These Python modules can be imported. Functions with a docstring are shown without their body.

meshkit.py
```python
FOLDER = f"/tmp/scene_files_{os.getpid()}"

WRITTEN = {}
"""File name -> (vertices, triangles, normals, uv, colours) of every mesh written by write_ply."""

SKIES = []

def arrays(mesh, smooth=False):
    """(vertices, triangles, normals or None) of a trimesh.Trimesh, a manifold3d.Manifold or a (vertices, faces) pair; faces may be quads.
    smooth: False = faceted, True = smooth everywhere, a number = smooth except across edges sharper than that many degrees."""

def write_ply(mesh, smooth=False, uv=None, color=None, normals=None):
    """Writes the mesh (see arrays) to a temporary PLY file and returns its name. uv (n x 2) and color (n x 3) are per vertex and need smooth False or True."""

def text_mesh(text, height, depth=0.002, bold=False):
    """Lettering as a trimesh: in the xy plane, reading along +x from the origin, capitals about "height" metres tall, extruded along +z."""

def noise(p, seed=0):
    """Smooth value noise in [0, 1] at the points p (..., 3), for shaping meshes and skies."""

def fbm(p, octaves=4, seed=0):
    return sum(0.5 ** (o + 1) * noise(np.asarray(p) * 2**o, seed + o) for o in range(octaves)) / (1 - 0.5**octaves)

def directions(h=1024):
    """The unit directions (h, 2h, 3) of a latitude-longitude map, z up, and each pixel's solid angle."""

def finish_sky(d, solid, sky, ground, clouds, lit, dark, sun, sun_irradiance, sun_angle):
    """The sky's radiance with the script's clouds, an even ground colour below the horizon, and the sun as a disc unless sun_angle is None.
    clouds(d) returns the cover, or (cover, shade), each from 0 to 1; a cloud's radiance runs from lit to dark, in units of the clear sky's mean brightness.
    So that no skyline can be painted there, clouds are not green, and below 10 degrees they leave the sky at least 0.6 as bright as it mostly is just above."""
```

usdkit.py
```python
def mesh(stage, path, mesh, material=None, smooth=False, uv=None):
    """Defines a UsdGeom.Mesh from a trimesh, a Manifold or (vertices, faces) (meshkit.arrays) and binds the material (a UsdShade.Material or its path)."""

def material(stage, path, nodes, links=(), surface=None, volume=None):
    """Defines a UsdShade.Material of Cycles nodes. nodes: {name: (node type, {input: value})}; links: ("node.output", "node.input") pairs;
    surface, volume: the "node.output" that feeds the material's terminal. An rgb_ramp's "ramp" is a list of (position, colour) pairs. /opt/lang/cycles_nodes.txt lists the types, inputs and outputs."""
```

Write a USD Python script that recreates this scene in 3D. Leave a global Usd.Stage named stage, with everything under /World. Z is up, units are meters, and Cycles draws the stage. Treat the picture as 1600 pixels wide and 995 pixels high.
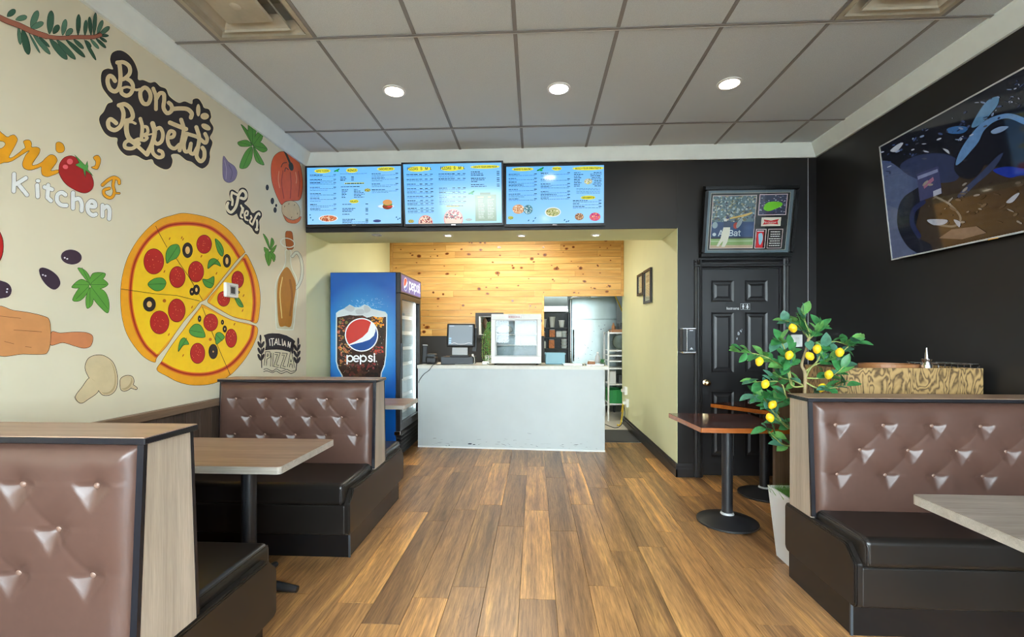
import math, random
import numpy as np
import trimesh
import manifold3d as m3
import usdkit
import meshkit
from shapely.geometry import Polygon, LineString, Point, MultiPolygon, box as sbox
from shapely.ops import unary_union
from shapely import affinity
from pxr import Usd, UsdGeom, UsdLux, UsdShade, Gf, Sdf, Vt

random.seed(7)
RNG = np.random.default_rng(11)
PI = math.pi
stage = Usd.Stage.CreateInMemory()
UsdGeom.SetStageUpAxis(stage, 'Z')
UsdGeom.SetStageMetersPerUnit(stage, 1.0)
world = UsdGeom.Xform.Define(stage, '/World')
stage.SetDefaultPrim(world.GetPrim())

# ------------------------------------------------------------------ camera, sky, exposure
FPX, YAW, HOR, EYE = 712.0, -0.05, 525.0, 1.38            # focal length in pixels of a 1600 px wide frame
cam = UsdGeom.Camera.Define(stage, '/World/camera')
cam.AddTranslateOp().Set(Gf.Vec3d(0, 0, EYE))
cam.AddRotateXYZOp().Set(Gf.Vec3f(90, 0, math.degrees(-YAW)))
cam.CreateHorizontalApertureAttr(36.0)
cam.CreateVerticalApertureAttr(36.0 * 995 / 1600)
cam.CreateFocalLengthAttr(FPX * 36.0 / 1600)
cam.CreateVerticalApertureOffsetAttr((HOR - 497.5) / 1600 * 36.0)
cam.CreateClippingRangeAttr(Gf.Vec2f(0.05, 200))
cam.CreateFStopAttr(0.0)
cam.CreateExposureAttr(1.42)

SKY = 3.2           # overcast sky outside the shop windows
DOWNLIGHT = 28.0    # ceiling downlights (radiance of the lens)
SPOT = 60.0
KITCHEN = 3.6
SERVICE = 15.0
SCREEN = 0.46

dome = UsdLux.DomeLight.Define(stage, '/World/sky')
dome.CreateIntensityAttr(SKY)
dome.CreateColorAttr(Gf.Vec3f(0.80, 0.92, 1.0))


def pixel_ray(px, py):
    c, s = math.cos(YAW), math.sin(YAW)
    a, b = (px - 800.0) / FPX, -(py - HOR) / FPX
    return np.array([a * c + s, -a * s + c, b])


def on_x(px, py, x):
    r = pixel_ray(px, py)
    return np.array([0, 0, EYE]) + r * x / r[0]


def on_y(px, py, y):
    r = pixel_ray(px, py)
    return np.array([0, 0, EYE]) + r * y / r[1]


# ------------------------------------------------------------------ materials
def lin(r, g, b):
    f = lambda v: v / 12.92 if v <= 0.04045 else ((v + 0.055) / 1.055) ** 2.4
    return (f(r / 255), f(g / 255), f(b / 255))


LOOKS = {}


def shade(name, nodes, links, surface='p.BSDF', volume=None):
    LOOKS[name] = usdkit.material(stage, '/World/Looks/' + name, nodes, links, surface=surface, volume=volume)
    return LOOKS[name]


def plain(name, col, rough=0.5, metal=0.0, var=0.0, vscale=6.0, bump=0.0, bscale=80.0, spec=0.5, coat=0.0, emit=None, strength=1.0, stretch=(1, 1, 1), bdist=0.002):
    p = {'base_color': col, 'roughness': rough, 'metallic': metal, 'specular_ior_level': spec, 'coat_weight': coat}
    if emit is not None:
        p['emission_color'] = emit
        p['emission_strength'] = strength
    nodes, links = {'p': ('principled_bsdf', p)}, []
    if var or bump:
        nodes['tc'] = ('texture_coordinate', {})
        nodes['mp'] = ('mapping', {'scale': stretch})
        links.append(('tc.object', 'mp.vector'))
    if var:
        nodes['n'] = ('noise_texture', {'scale': vscale, 'detail': 5.0, 'roughness': 0.6})
        nodes['r'] = ('rgb_ramp', {'ramp': [(0.25, tuple(c * (1 - var) for c in col)), (0.75, tuple(min(1, c * (1 + var)) for c in col))]})
        links += [('mp.vector', 'n.vector'), ('n.fac', 'r.fac'), ('r.color', 'p.base_color')]
    if bump:
        nodes['bn'] = ('noise_texture', {'scale': bscale, 'detail': 4.0})
        nodes['b'] = ('bump', {'strength': bump, 'distance': bdist})
        links += [('mp.vector', 'bn.vector'), ('bn.fac', 'b.height'), ('b.normal', 'p.normal')]
    return shade(name, nodes, links)


def wood(name, cols, axis='y', scale=1.0, rough=0.4, rings=10.0, stretch=0.06, coat=0.0, attr=False, fine=0.25, spec=0.5, distort=2.5, knots=False):
    """Long-grained wood: stretched noise along one axis, with fine pores; attr reads the per-piece random primvar."""
    sc = {'x': (stretch, 1, 1), 'y': (1, stretch, 1), 'z': (1, 1, stretch)}[axis]
    nodes = {'tc': ('texture_coordinate', {}), 'mp': ('mapping', {'scale': tuple(v * scale for v in sc)}),
             'n': ('noise_texture', {'scale': rings, 'detail': 6.0, 'roughness': 0.62, 'distortion': distort * 0.3}),
             'f': ('noise_texture', {'scale': rings * 9, 'detail': 3.0, 'roughness': 0.7}),
             'r': ('rgb_ramp', {'ramp': cols}), 'fr': ('rgb_ramp', {'ramp': [(0.3, (1 - fine,) * 3), (0.65, (1, 1, 1))]}),
             'mx': ('mix', {'mix_type': 'multiply', 'fac': 1.0}), 'b': ('bump', {'strength': 0.12, 'distance': 0.001}),
             'p': ('principled_bsdf', {'roughness': rough, 'coat_weight': coat, 'coat_roughness': 0.12, 'specular_ior_level': spec})}
    links = [('n.fac', 'r.fac'), ('f.fac', 'fr.fac'), ('fr.color', 'mx.color2'),
             ('mx.color', 'p.base_color'), ('f.fac', 'b.height'), ('b.normal', 'p.normal')]
    if attr:
        nodes['a'] = ('attribute', {'attribute': 'rnd'})
        nodes['av'] = ('vector_math', {'math_type': 'scale', 'scale': 37.0})
        nodes['ad'] = ('vector_math', {'math_type': 'add'})
        nodes['sp'] = ('separate_xyz', {})
        nodes['tr'] = ('rgb_ramp', {'ramp': attr})
        nodes['tm'] = ('mix', {'mix_type': 'multiply', 'fac': 1.0})
        links += [('tc.object', 'mp.vector'), ('mp.vector', 'ad.vector1'), ('a.vector', 'av.vector1'), ('av.vector', 'ad.vector2'), ('ad.vector', 'n.vector'), ('ad.vector', 'f.vector'),
                  ('a.vector', 'sp.vector'), ('sp.x', 'tr.fac'), ('r.color', 'tm.color1'), ('tr.color', 'tm.color2'), ('tm.color', 'mx.color1')]
    else:
        links += [('tc.object', 'mp.vector'), ('mp.vector', 'n.vector'), ('mp.vector', 'f.vector'), ('r.color', 'mx.color1')]
    if knots:
        nodes['kp'] = ('mapping', {'scale': (1.0, 3.2, 1.0)})
        nodes['kn'] = ('noise_texture', {'scale': 5.5, 'detail': 5.0, 'roughness': 0.75, 'distortion': 1.2})
        nodes['kr'] = ('rgb_ramp', {'ramp': [(0.66, (1, 1, 1)), (0.76, (0.42, 0.34, 0.28))]})
        nodes['km'] = ('mix', {'mix_type': 'multiply', 'fac': 1.0})
        links = [x for x in links if x != ('mx.color', 'p.base_color')] + [('ad.vector', 'kp.vector'), ('kp.vector', 'kn.vector'), ('kn.fac', 'kr.fac'), ('mx.color', 'km.color1'), ('kr.color', 'km.color2'), ('km.color', 'p.base_color')]
    return shade(name, nodes, links)


def printed(name, rough=0.6, var=0.12, vscale=14.0, emit=0.0, coat=0.0, spec=0.5, gain=1.0):
    """Flat print or paint: colour comes from the mesh's own colour primvar; emit for screens."""
    nodes = {'a': ('attribute', {'attribute': 'Cd'}), 'tc': ('texture_coordinate', {}),
             'n': ('noise_texture', {'scale': vscale, 'detail': 4.0, 'roughness': 0.6}),
             'r': ('rgb_ramp', {'ramp': [(0.3, (gain - var,) * 3), (0.7, (gain,) * 3)]}),
             'mx': ('mix', {'mix_type': 'multiply', 'fac': 1.0}),
             'p': ('principled_bsdf', {'roughness': rough, 'coat_weight': coat, 'coat_roughness': 0.04, 'specular_ior_level': spec})}
    links = [('tc.object', 'n.vector'), ('n.fac', 'r.fac'), ('a.color', 'mx.color1'), ('r.color', 'mx.color2')]
    if emit:
        nodes['p'][1].update({'base_color': (0.01, 0.01, 0.012), 'emission_strength': emit})
        links.append(('mx.color', 'p.emission_color'))
    else:
        links.append(('mx.color', 'p.base_color'))
    return shade(name, nodes, links)


plain('cream_wall', (0.76, 0.69, 0.51), 0.62, var=0.05, vscale=1.3, bump=0.05, bscale=160)
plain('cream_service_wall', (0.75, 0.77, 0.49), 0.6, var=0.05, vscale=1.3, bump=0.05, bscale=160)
plain('black_wall', (0.0125, 0.0115, 0.012), 0.42, var=0.2, vscale=2.0, bump=0.08, bscale=120)
plain('black_door', (0.020, 0.020, 0.022), 0.36, bump=0.05, bscale=60)
plain('white_trim', (0.82, 0.85, 0.79), 0.5, var=0.05)
plain('ceiling_tile', (0.60, 0.63, 0.63), 0.9, var=0.10, vscale=180, bump=0.5, bscale=140)
plain('ceiling_bar', (0.26, 0.24, 0.22), 0.6)  # white-painted bars; shade and dirt are put into this dark grey
plain('ceiling_bar_lip', (0.55, 0.54, 0.5), 0.6)
plain('vent_metal', (0.46, 0.41, 0.31), 0.6, var=0.2, vscale=5)
plain('white_paint', (0.78, 0.78, 0.76), 0.45, var=0.03)
plain('counter_white', (0.50, 0.54, 0.54), 0.38, var=0.05, vscale=2.5)
plain('scuff', (0.10, 0.10, 0.10), 0.8)
plain('worktop', (0.66, 0.64, 0.58), 0.35, var=0.08, vscale=20)
plain('leather_brown', (0.092, 0.047, 0.035), 0.32, var=0.06, vscale=30, bump=0.10, bscale=420, coat=0.0, bdist=0.0008)
plain('button_brown', (0.20, 0.12, 0.09), 0.25)
plain('vinyl_black', (0.012, 0.010, 0.009), 0.30, bump=0.06, bscale=260, bdist=0.0008)
plain('plinth_black', (0.007, 0.007, 0.008), 0.22)
plain('edging_black', (0.012, 0.012, 0.016), 0.25)
plain('metal_black', (0.018, 0.019, 0.022), 0.38, bump=0.05, bscale=200)
plain('plastic_black', (0.014, 0.014, 0.016), 0.4)
plain('plastic_dark', (0.045, 0.052, 0.062), 0.45)
plain('plastic_white', (0.75, 0.75, 0.72), 0.4)
plain('chrome', (0.75, 0.76, 0.78), 0.14, metal=1.0)
plain('brass', (0.78, 0.62, 0.36), 0.22, metal=1.0)
plain('steel', (0.34, 0.39, 0.38), 0.30, metal=1.0, var=0.18, vscale=3, stretch=(1, 1, 0.3))
plain('dark_board', (0.032, 0.030, 0.032), 0.5, var=0.1)
plain('kitchen_white', (0.66, 0.70, 0.70), 0.5, var=0.06)
plain('kitchen_dark', (0.07, 0.075, 0.08), 0.6, var=0.3)
plain('kitchen_tile', (0.60, 0.57, 0.50), 0.4, var=0.06)
plain('mat_rubber', (0.045, 0.047, 0.05), 0.85, bump=0.3, bscale=150)
plain('fridge_blue', (0.008, 0.12, 0.42), 0.35)
plain('interior_white', (0.70, 0.76, 0.78), 0.5)
plain('leaf_green', (0.05, 0.20, 0.06), 0.38, var=0.35, vscale=18)
plain('moss', (0.10, 0.24, 0.04), 0.8, var=0.4, vscale=60)
plain('lemon', (0.85, 0.56, 0.02), 0.4, var=0.06, vscale=20, bump=0.25, bscale=220)
plain('bark', (0.34, 0.25, 0.13), 0.7, var=0.3, vscale=40)
plain('stem_green', (0.30, 0.33, 0.10), 0.6, var=0.2, vscale=30)
plain('planter_white', (0.70, 0.72, 0.74), 0.35)
plain('blue_box', (0.22, 0.42, 0.50), 0.45)
plain('green_crate', (0.01, 0.26, 0.05), 0.5)
plain('orange_pack', (0.72, 0.20, 0.04), 0.5, var=0.5, vscale=30)
plain('yellow_cord', (0.75, 0.52, 0.05), 0.5)
plain('skin', (0.55, 0.31, 0.22), 0.5)
plain('hair_dark', (0.014, 0.010, 0.009), 0.45)
plain('green_shirt', (0.02, 0.36, 0.14), 0.75)
plain('dark_cloth', (0.03, 0.03, 0.04), 0.85)
plain('wire_white', (0.78, 0.8, 0.8), 0.35)
plain('warmer_inside', (0.16, 0.22, 0.24), 0.3, var=0.3, vscale=12)
plain('tray_brown', (0.33, 0.14, 0.05), 0.45, var=0.15)
plain('silver_plastic', (0.45, 0.46, 0.47), 0.35)
plain('dough_box', (0.62, 0.66, 0.66), 0.45)
plain('asphalt', (0.22, 0.22, 0.22), 0.9, var=0.2, vscale=3)
plain('lamp_warm', (0.9, 0.9, 0.9), 0.5, emit=(1.0, 0.78, 0.50), strength=DOWNLIGHT)
plain('lamp_neutral', (0.9, 0.9, 0.9), 0.5, emit=(1.0, 0.94, 0.86), strength=DOWNLIGHT)
plain('lamp_spot', (0.9, 0.9, 0.9), 0.5, emit=(1.0, 0.9, 0.7), strength=SPOT * 0.3)
plain('led_white', (0.9, 0.9, 0.9), 0.5, emit=(0.86, 0.97, 1.0), strength=2.2)
printed('mural_paint', 0.6, var=0.12, vscale=16, gain=1.14)
printed('print_gloss', 0.3, var=0.03, vscale=50, coat=0.3)
printed('print_lit', 0.3, var=0.03, vscale=50, emit=0.55)
printed('screen_lit', 0.10, var=0.03, vscale=3.0, emit=SCREEN, spec=0.38)
printed('screen_tv', 0.05, var=0.25, vscale=26.0, emit=0.17, spec=0.5)
wood('floor_oak', [(0.24, (0.14, 0.068, 0.030)), (0.40, (0.34, 0.185, 0.086)), (0.56, (0.52, 0.285, 0.118)), (0.74, (0.86, 0.49, 0.165))], 'y', 1.0, 0.34, rings=11, stretch=0.06,
     attr=[(0.0, (0.70, 0.66, 0.62)), (0.35, (0.92, 0.86, 0.80)), (0.6, (1.0, 0.95, 0.9)), (0.85, (1.35, 1.25, 1.05)), (1.0, (1.75, 1.6, 1.25))], fine=0.5, knots=True)
wood('pine', [(0.25, (0.50, 0.24, 0.06)), (0.5, (0.74, 0.42, 0.125)), (0.75, (0.84, 0.55, 0.20))], 'x', 1.0, 0.42, rings=14, stretch=0.07,
     attr=[(0.0, (0.82, 0.76, 0.66)), (0.5, (1, 0.97, 0.9)), (1.0, (1.12, 1.12, 1.1))], fine=0.12)
wood('wainscot_wood', [(0.3, (0.055, 0.036, 0.026)), (0.6, (0.12, 0.08, 0.058)), (0.8, (0.18, 0.125, 0.09))], 'z', 1.0, 0.5, rings=12, stretch=0.07,
     attr=[(0.0, (0.6, 0.6, 0.6)), (1.0, (1.3, 1.25, 1.2))], fine=0.3)
wood('cap_wood', [(0.3, (0.17, 0.105, 0.062)), (0.7, (0.27, 0.175, 0.11))], 'y', 1.0, 0.5, rings=16, stretch=0.05)
wood('laminate_top', [(0.3, (0.30, 0.19, 0.13)), (0.7, (0.46, 0.31, 0.22))], 'x', 1.0, 0.36, rings=22, stretch=0.05, fine=0.25)
wood('laminate_edge', [(0.3, (0.36, 0.33, 0.28)), (0.7, (0.50, 0.46, 0.40))], 'x', 1.0, 0.4, rings=22, stretch=0.05, fine=0.2)
wood('laminate_grey', [(0.3, (0.27, 0.22, 0.18)), (0.7, (0.42, 0.36, 0.31))], 'x', 1.0, 0.36, rings=22, stretch=0.05, fine=0.25)
wood('laminate_ash', [(0.3, (0.36, 0.29, 0.22)), (0.7, (0.52, 0.43, 0.34))], 'z', 1.0, 0.45, rings=24, stretch=0.04, fine=0.2)
wood('rust_top', [(0.3, (0.07, 0.016, 0.008)), (0.7, (0.13, 0.032, 0.013))], 'x', 1.0, 0.12, rings=14, stretch=0.1, coat=0.6, fine=0.15)
wood('rust_edge', [(0.3, (0.30, 0.075, 0.012)), (0.7, (0.46, 0.14, 0.022))], 'x', 1.0, 0.25, rings=16, stretch=0.06, coat=0.4, fine=0.2)
wood('walnut_panel', [(0.3, (0.085, 0.05, 0.028)), (0.7, (0.17, 0.105, 0.06))], 'z', 1.0, 0.5, rings=18, stretch=0.06)
shade('oak_veneer', {'tc': ('texture_coordinate', {}), 'mp': ('mapping', {'scale': (12.0, 12.0, 4.2)}),
                     'n': ('noise_texture', {'scale': 1.0, 'detail': 2.0, 'distortion': 0.5}),
                     'ml': ('math', {'math_type': 'multiply', 'value2': 62.0}), 'sn': ('math', {'math_type': 'sine'}),
                     'n2': ('noise_texture', {'scale': 60.0, 'detail': 3.0}), 'ad': ('math', {'math_type': 'multiply_add', 'value2': 0.35, 'value3': 0.32}),
                     'ad2': ('math', {'math_type': 'add'}),
                     'm2': ('math', {'math_type': 'multiply', 'value2': 0.35}),
                     'r': ('rgb_ramp', {'ramp': [(0.10, (0.085, 0.048, 0.020)), (0.40, (0.30, 0.185, 0.072)), (0.8, (0.44, 0.28, 0.115))]}),
                     'p': ('principled_bsdf', {'roughness': 0.45})},
      [('tc.object', 'mp.vector'), ('mp.vector', 'n.vector'), ('n.fac', 'ml.value1'), ('ml.value', 'sn.value1'), ('tc.object', 'n2.vector'), ('sn.value', 'ad.value1'),
       ('n2.fac', 'm2.value1'), ('ad.value', 'ad2.value1'), ('m2.value', 'ad2.value2'), ('ad2.value', 'r.fac'), ('r.color', 'p.base_color')])
shade('clear_pane', {'t': ('transparent_bsdf', {'color': (0.97, 0.985, 0.98)}), 'g': ('glossy_bsdf', {'color': (1, 1, 1), 'roughness': 0.02}), 'f': ('fresnel', {'IOR': 1.45}), 'ge': ('geometry', {}), 'inv': ('math', {'math_type': 'subtract', 'value1': 1.0}), 'mu': ('math', {'math_type': 'multiply'}), 'm': ('mix_closure', {})},
      [('ge.backfacing', 'inv.value2'), ('f.fac', 'mu.value1'), ('inv.value', 'mu.value2'), ('mu.value', 'm.fac'), ('t.BSDF', 'm.closure1'), ('g.BSDF', 'm.closure2')], surface='m.closure')
for nm, colr in (('leaf_a', (0.055, 0.25, 0.075)), ('leaf_b', (0.09, 0.26, 0.17)), ('leaf_c', (0.15, 0.38, 0.10))):
    shade(nm, {'tc': ('texture_coordinate', {}), 'n': ('noise_texture', {'scale': 25.0, 'detail': 3.0}),
               'r': ('rgb_ramp', {'ramp': [(0.3, tuple(c * 0.65 for c in colr)), (0.7, tuple(c * 1.3 for c in colr))]}),
               'p': ('principled_bsdf', {'roughness': 0.38}), 't': ('translucent_bsdf', {}), 'm': ('mix_closure', {'fac': 0.25})},
          [('tc.object', 'n.vector'), ('n.fac', 'r.fac'), ('r.color', 'p.base_color'), ('r.color', 't.color'), ('p.BSDF', 'm.closure1'), ('t.BSDF', 'm.closure2')], surface='m.closure')

# ------------------------------------------------------------------ scene tree helpers
USED = {}


def numbered(parent, name):
    k = USED.get((parent, name), 0)
    USED[(parent, name)] = k + 1
    return f'{parent}/{name}' if k == 0 else f'{parent}/{name}_{k:03d}'


def note(p, label=None, cat=None, group=None, kind=None):
    for key, val in (('label', label), ('category', cat), ('group', group), ('kind', kind)):
        if val:
            p.SetCustomDataByKey(key, val)
    return p


class Node:
    def __init__(self, prim, loc):
        self.prim, self.loc, self.path = prim, np.asarray(loc, float), str(prim.GetPath())


def thing(name, label, cat, loc=(0, 0, 0), group=None, kind=None):
    x = UsdGeom.Xform.Define(stage, numbered('/World', name))
    x.AddTranslateOp().Set(Gf.Vec3d(*map(float, loc)))
    note(x.GetPrim(), label, cat, group, kind)
    return Node(x.GetPrim(), loc)


def struct(name, label=None):
    return thing(name, label, None, kind='structure')


def part(t, name, mesh, mat, smooth=False, label=None, cd=None, rnd=None, kind=None):
    """One mesh, given in world coordinates, as a child of the thing or part t."""
    path = numbered(t.path, name)
    if not isinstance(mesh, trimesh.Trimesh):
        v, f, _ = meshkit.arrays(mesh)
        mesh = trimesh.Trimesh(v, f, process=False)
    mesh = mesh.copy()
    mesh.vertices = mesh.vertices - t.loc
    m = usdkit.mesh(stage, path, mesh, LOOKS[mat] if isinstance(mat, str) else mat, smooth=smooth)
    n = len(m.GetPointsAttr().Get())
    api = UsdGeom.PrimvarsAPI(m)
    if cd is not None:
        assert len(cd) == n, (path, len(cd), n)
        api.CreatePrimvar('Cd', Sdf.ValueTypeNames.Color3fArray, 'vertex').Set(Vt.Vec3fArray.FromNumpy(np.asarray(cd, np.float32)))
    if rnd is not None:
        api.CreatePrimvar('rnd', Sdf.ValueTypeNames.Float3Array, 'vertex').Set(Vt.Vec3fArray.FromNumpy(np.tile(np.asarray(rnd, np.float32), (n, 1))))
    note(m.GetPrim(), label, kind=kind)
    return Node(m.GetPrim(), t.loc)


def copy_of(t, name, label, loc, cat=None, group=None):
    was = t.prim.GetCustomData()
    x = UsdGeom.Xform.Define(stage, numbered('/World', name))
    x.GetPrim().GetReferences().AddInternalReference(t.prim.GetPath())
    x.ClearXformOpOrder()
    x.GetPrim().GetAttribute('xformOp:translate').Set(Gf.Vec3d(*map(float, loc)))
    x.SetXformOpOrder([UsdGeom.XformOp(x.GetPrim().GetAttribute('xformOp:translate'))])
    note(x.GetPrim(), label, cat or was['category'], group or was.get('group'))
    x.GetPrim().SetInstanceable(True)
    return x


# ------------------------------------------------------------------ shapes
def cat(*ms):
    return trimesh.util.concatenate([m for m in ms])


def chbox(x0, x1, y0, y1, z0, z1, c=0.003):
    lo, hi = np.array([min(x0, x1), min(y0, y1), min(z0, z1)]), np.array([max(x0, x1), max(y0, y1), max(z0, z1)])
    c = min(c, *(0.45 * (hi - lo)))
    pts = []
    for i in (0, 1):
        for j in (0, 1):
            for k in (0, 1):
                p = np.array([(lo, hi)[i][0], (lo, hi)[j][1], (lo, hi)[k][2]])
                s = np.array([1 - 2 * i, 1 - 2 * j, 1 - 2 * k]) * c
                for a in range(3):
                    q = p + s
                    q[a] = p[a]
                    pts.append(q)
    return trimesh.Trimesh(np.array(pts)).convex_hull


def rbox(x0, x1, y0, y1, z0, z1, r=0.02, seg=16):
    x0, x1, y0, y1, z0, z1 = min(x0, x1), max(x0, x1), min(y0, y1), max(y0, y1), min(z0, z1), max(z0, z1)
    r = min(r, 0.49 * (x1 - x0), 0.49 * (y1 - y0), 0.49 * (z1 - z0))
    s = m3.Manifold.sphere(r, seg)
    ms = [s.translate((x, y, z)) for x in (x0 + r, x1 - r) for y in (y0 + r, y1 - r) for z in (z0 + r, z1 - r)]
    v, f, _ = meshkit.arrays(m3.Manifold.batch_hull(ms))
    return trimesh.Trimesh(v, f, process=False)


def lathe(profile, n=32, at=(0, 0, 0)):
    m = trimesh.creation.revolve(np.array(profile, float), sections=n)
    m.apply_translation(at)
    return m


def tube(pts, r, n=8, closed=False):
    p = np.asarray(pts, float)
    if closed:
        p = np.vstack([p, p[:1]])
    r = np.broadcast_to(np.asarray(r, float), (len(p),))
    t = np.gradient(p, axis=0)
    if closed:
        t[0] = t[-1] = p[1] - p[-2]
    t /= np.linalg.norm(t, axis=1, keepdims=True) + 1e-12
    a = np.cross(t[0], [0, 0, 1.0] if abs(t[0][2]) < 0.9 else [1.0, 0, 0])
    vs = []
    for k in range(len(p)):
        a = a - t[k] * (a @ t[k])
        a /= np.linalg.norm(a) + 1e-12
        b = np.cross(t[k], a)
        ang = np.arange(n) * 2 * PI / n
        vs.append(p[k] + r[k] * (np.cos(ang)[:, None] * a + np.sin(ang)[:, None] * b))
    v = np.vstack(vs)
    f = []
    for k in range(len(p) - 1):
        for j in range(n):
            q = (k * n + j, k * n + (j + 1) % n, (k + 1) * n + (j + 1) % n, (k + 1) * n + j)
            f += [(q[0], q[1], q[2]), (q[0], q[2], q[3])]
    if not closed:
        c0, c1 = len(v), len(v) + 1
        v = np.vstack([v, p[0], p[-1]])
        for j in range(n):
            f.append((c0, (j + 1) % n, j))
            f.append((c1, (len(p) - 1) * n + j, (len(p) - 1) * n + (j + 1) % n))
    return trimesh.Trimesh(v, np.array(f), process=False)


def extr(poly, h):
    gs = getattr(poly, 'geoms', [poly])
    return cat(*[trimesh.creation.extrude_polygon(g, h, engine='earcut') for g in gs if not g.is_empty])


def prism_xz(poly, y0, y1):
    m = extr(poly, abs(y1 - y0))
    v = m.vertices.copy()
    m.vertices = np.stack([v[:, 0], max(y0, y1) - v[:, 2], v[:, 1]], 1)
    return m


def prism_yz(poly, x0, x1):
    m = extr(poly, abs(x1 - x0))
    v = m.vertices.copy()
    m.vertices = np.stack([min(x0, x1) + v[:, 2], v[:, 0], v[:, 1]], 1)
    return m


def prism_xy(poly, z0, z1):
    m = extr(poly, abs(z1 - z0))
    m.apply_translation((0, 0, min(z0, z1)))
    return m


def cyl(p0, p1, r, n=20):
    return tube([p0, p1], r, n)


def ball(c, r, sub=2, scale=(1, 1, 1)):
    m = trimesh.creation.icosphere(sub, r)
    m.apply_scale(scale)
    m.apply_translation(c)
    return m


def turn(m, deg, axis, at):
    m = m.copy()
    m.apply_transform(trimesh.transformations.rotation_matrix(math.radians(deg), axis, at))
    return m


def curve(pts, n=6, closed=False):
    """Catmull-Rom through 2-D or 3-D points."""
    p = np.asarray(pts, float)
    if len(p) < 3:
        return p
    q = np.vstack([p[-1:], p, p[:2]]) if closed else np.vstack([2 * p[:1] - p[1:2], p, 2 * p[-1:] - p[-2:-1]])
    out = []
    for i in range(1, len(q) - 2):
        a, b, c, d = q[i - 1], q[i], q[i + 1], q[i + 2]
        for t in np.linspace(0, 1, n, endpoint=False):
            out.append(0.5 * (2 * b + (c - a) * t + (2 * a - 5 * b + 4 * c - d) * t * t + (3 * b - a - 3 * c + d) * t ** 3))
    if not closed:
        out.append(p[-1])
    return np.array(out)


def blob(pts, n=6):
    return Polygon(curve(pts, n, True)).buffer(0)


def poly(pts):
    return Polygon(pts).buffer(0)


def oval(x, y, rx, ry, rot=0):
    return affinity.translate(affinity.rotate(affinity.scale(Point(0, 0).buffer(1.0, 10), rx, ry), rot, origin=(0, 0)), x, y)


def stroke(pts, w, n=6, closed=False):
    return LineString(curve(pts, n, closed) if n else pts).buffer(w / 2, 6)


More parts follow.
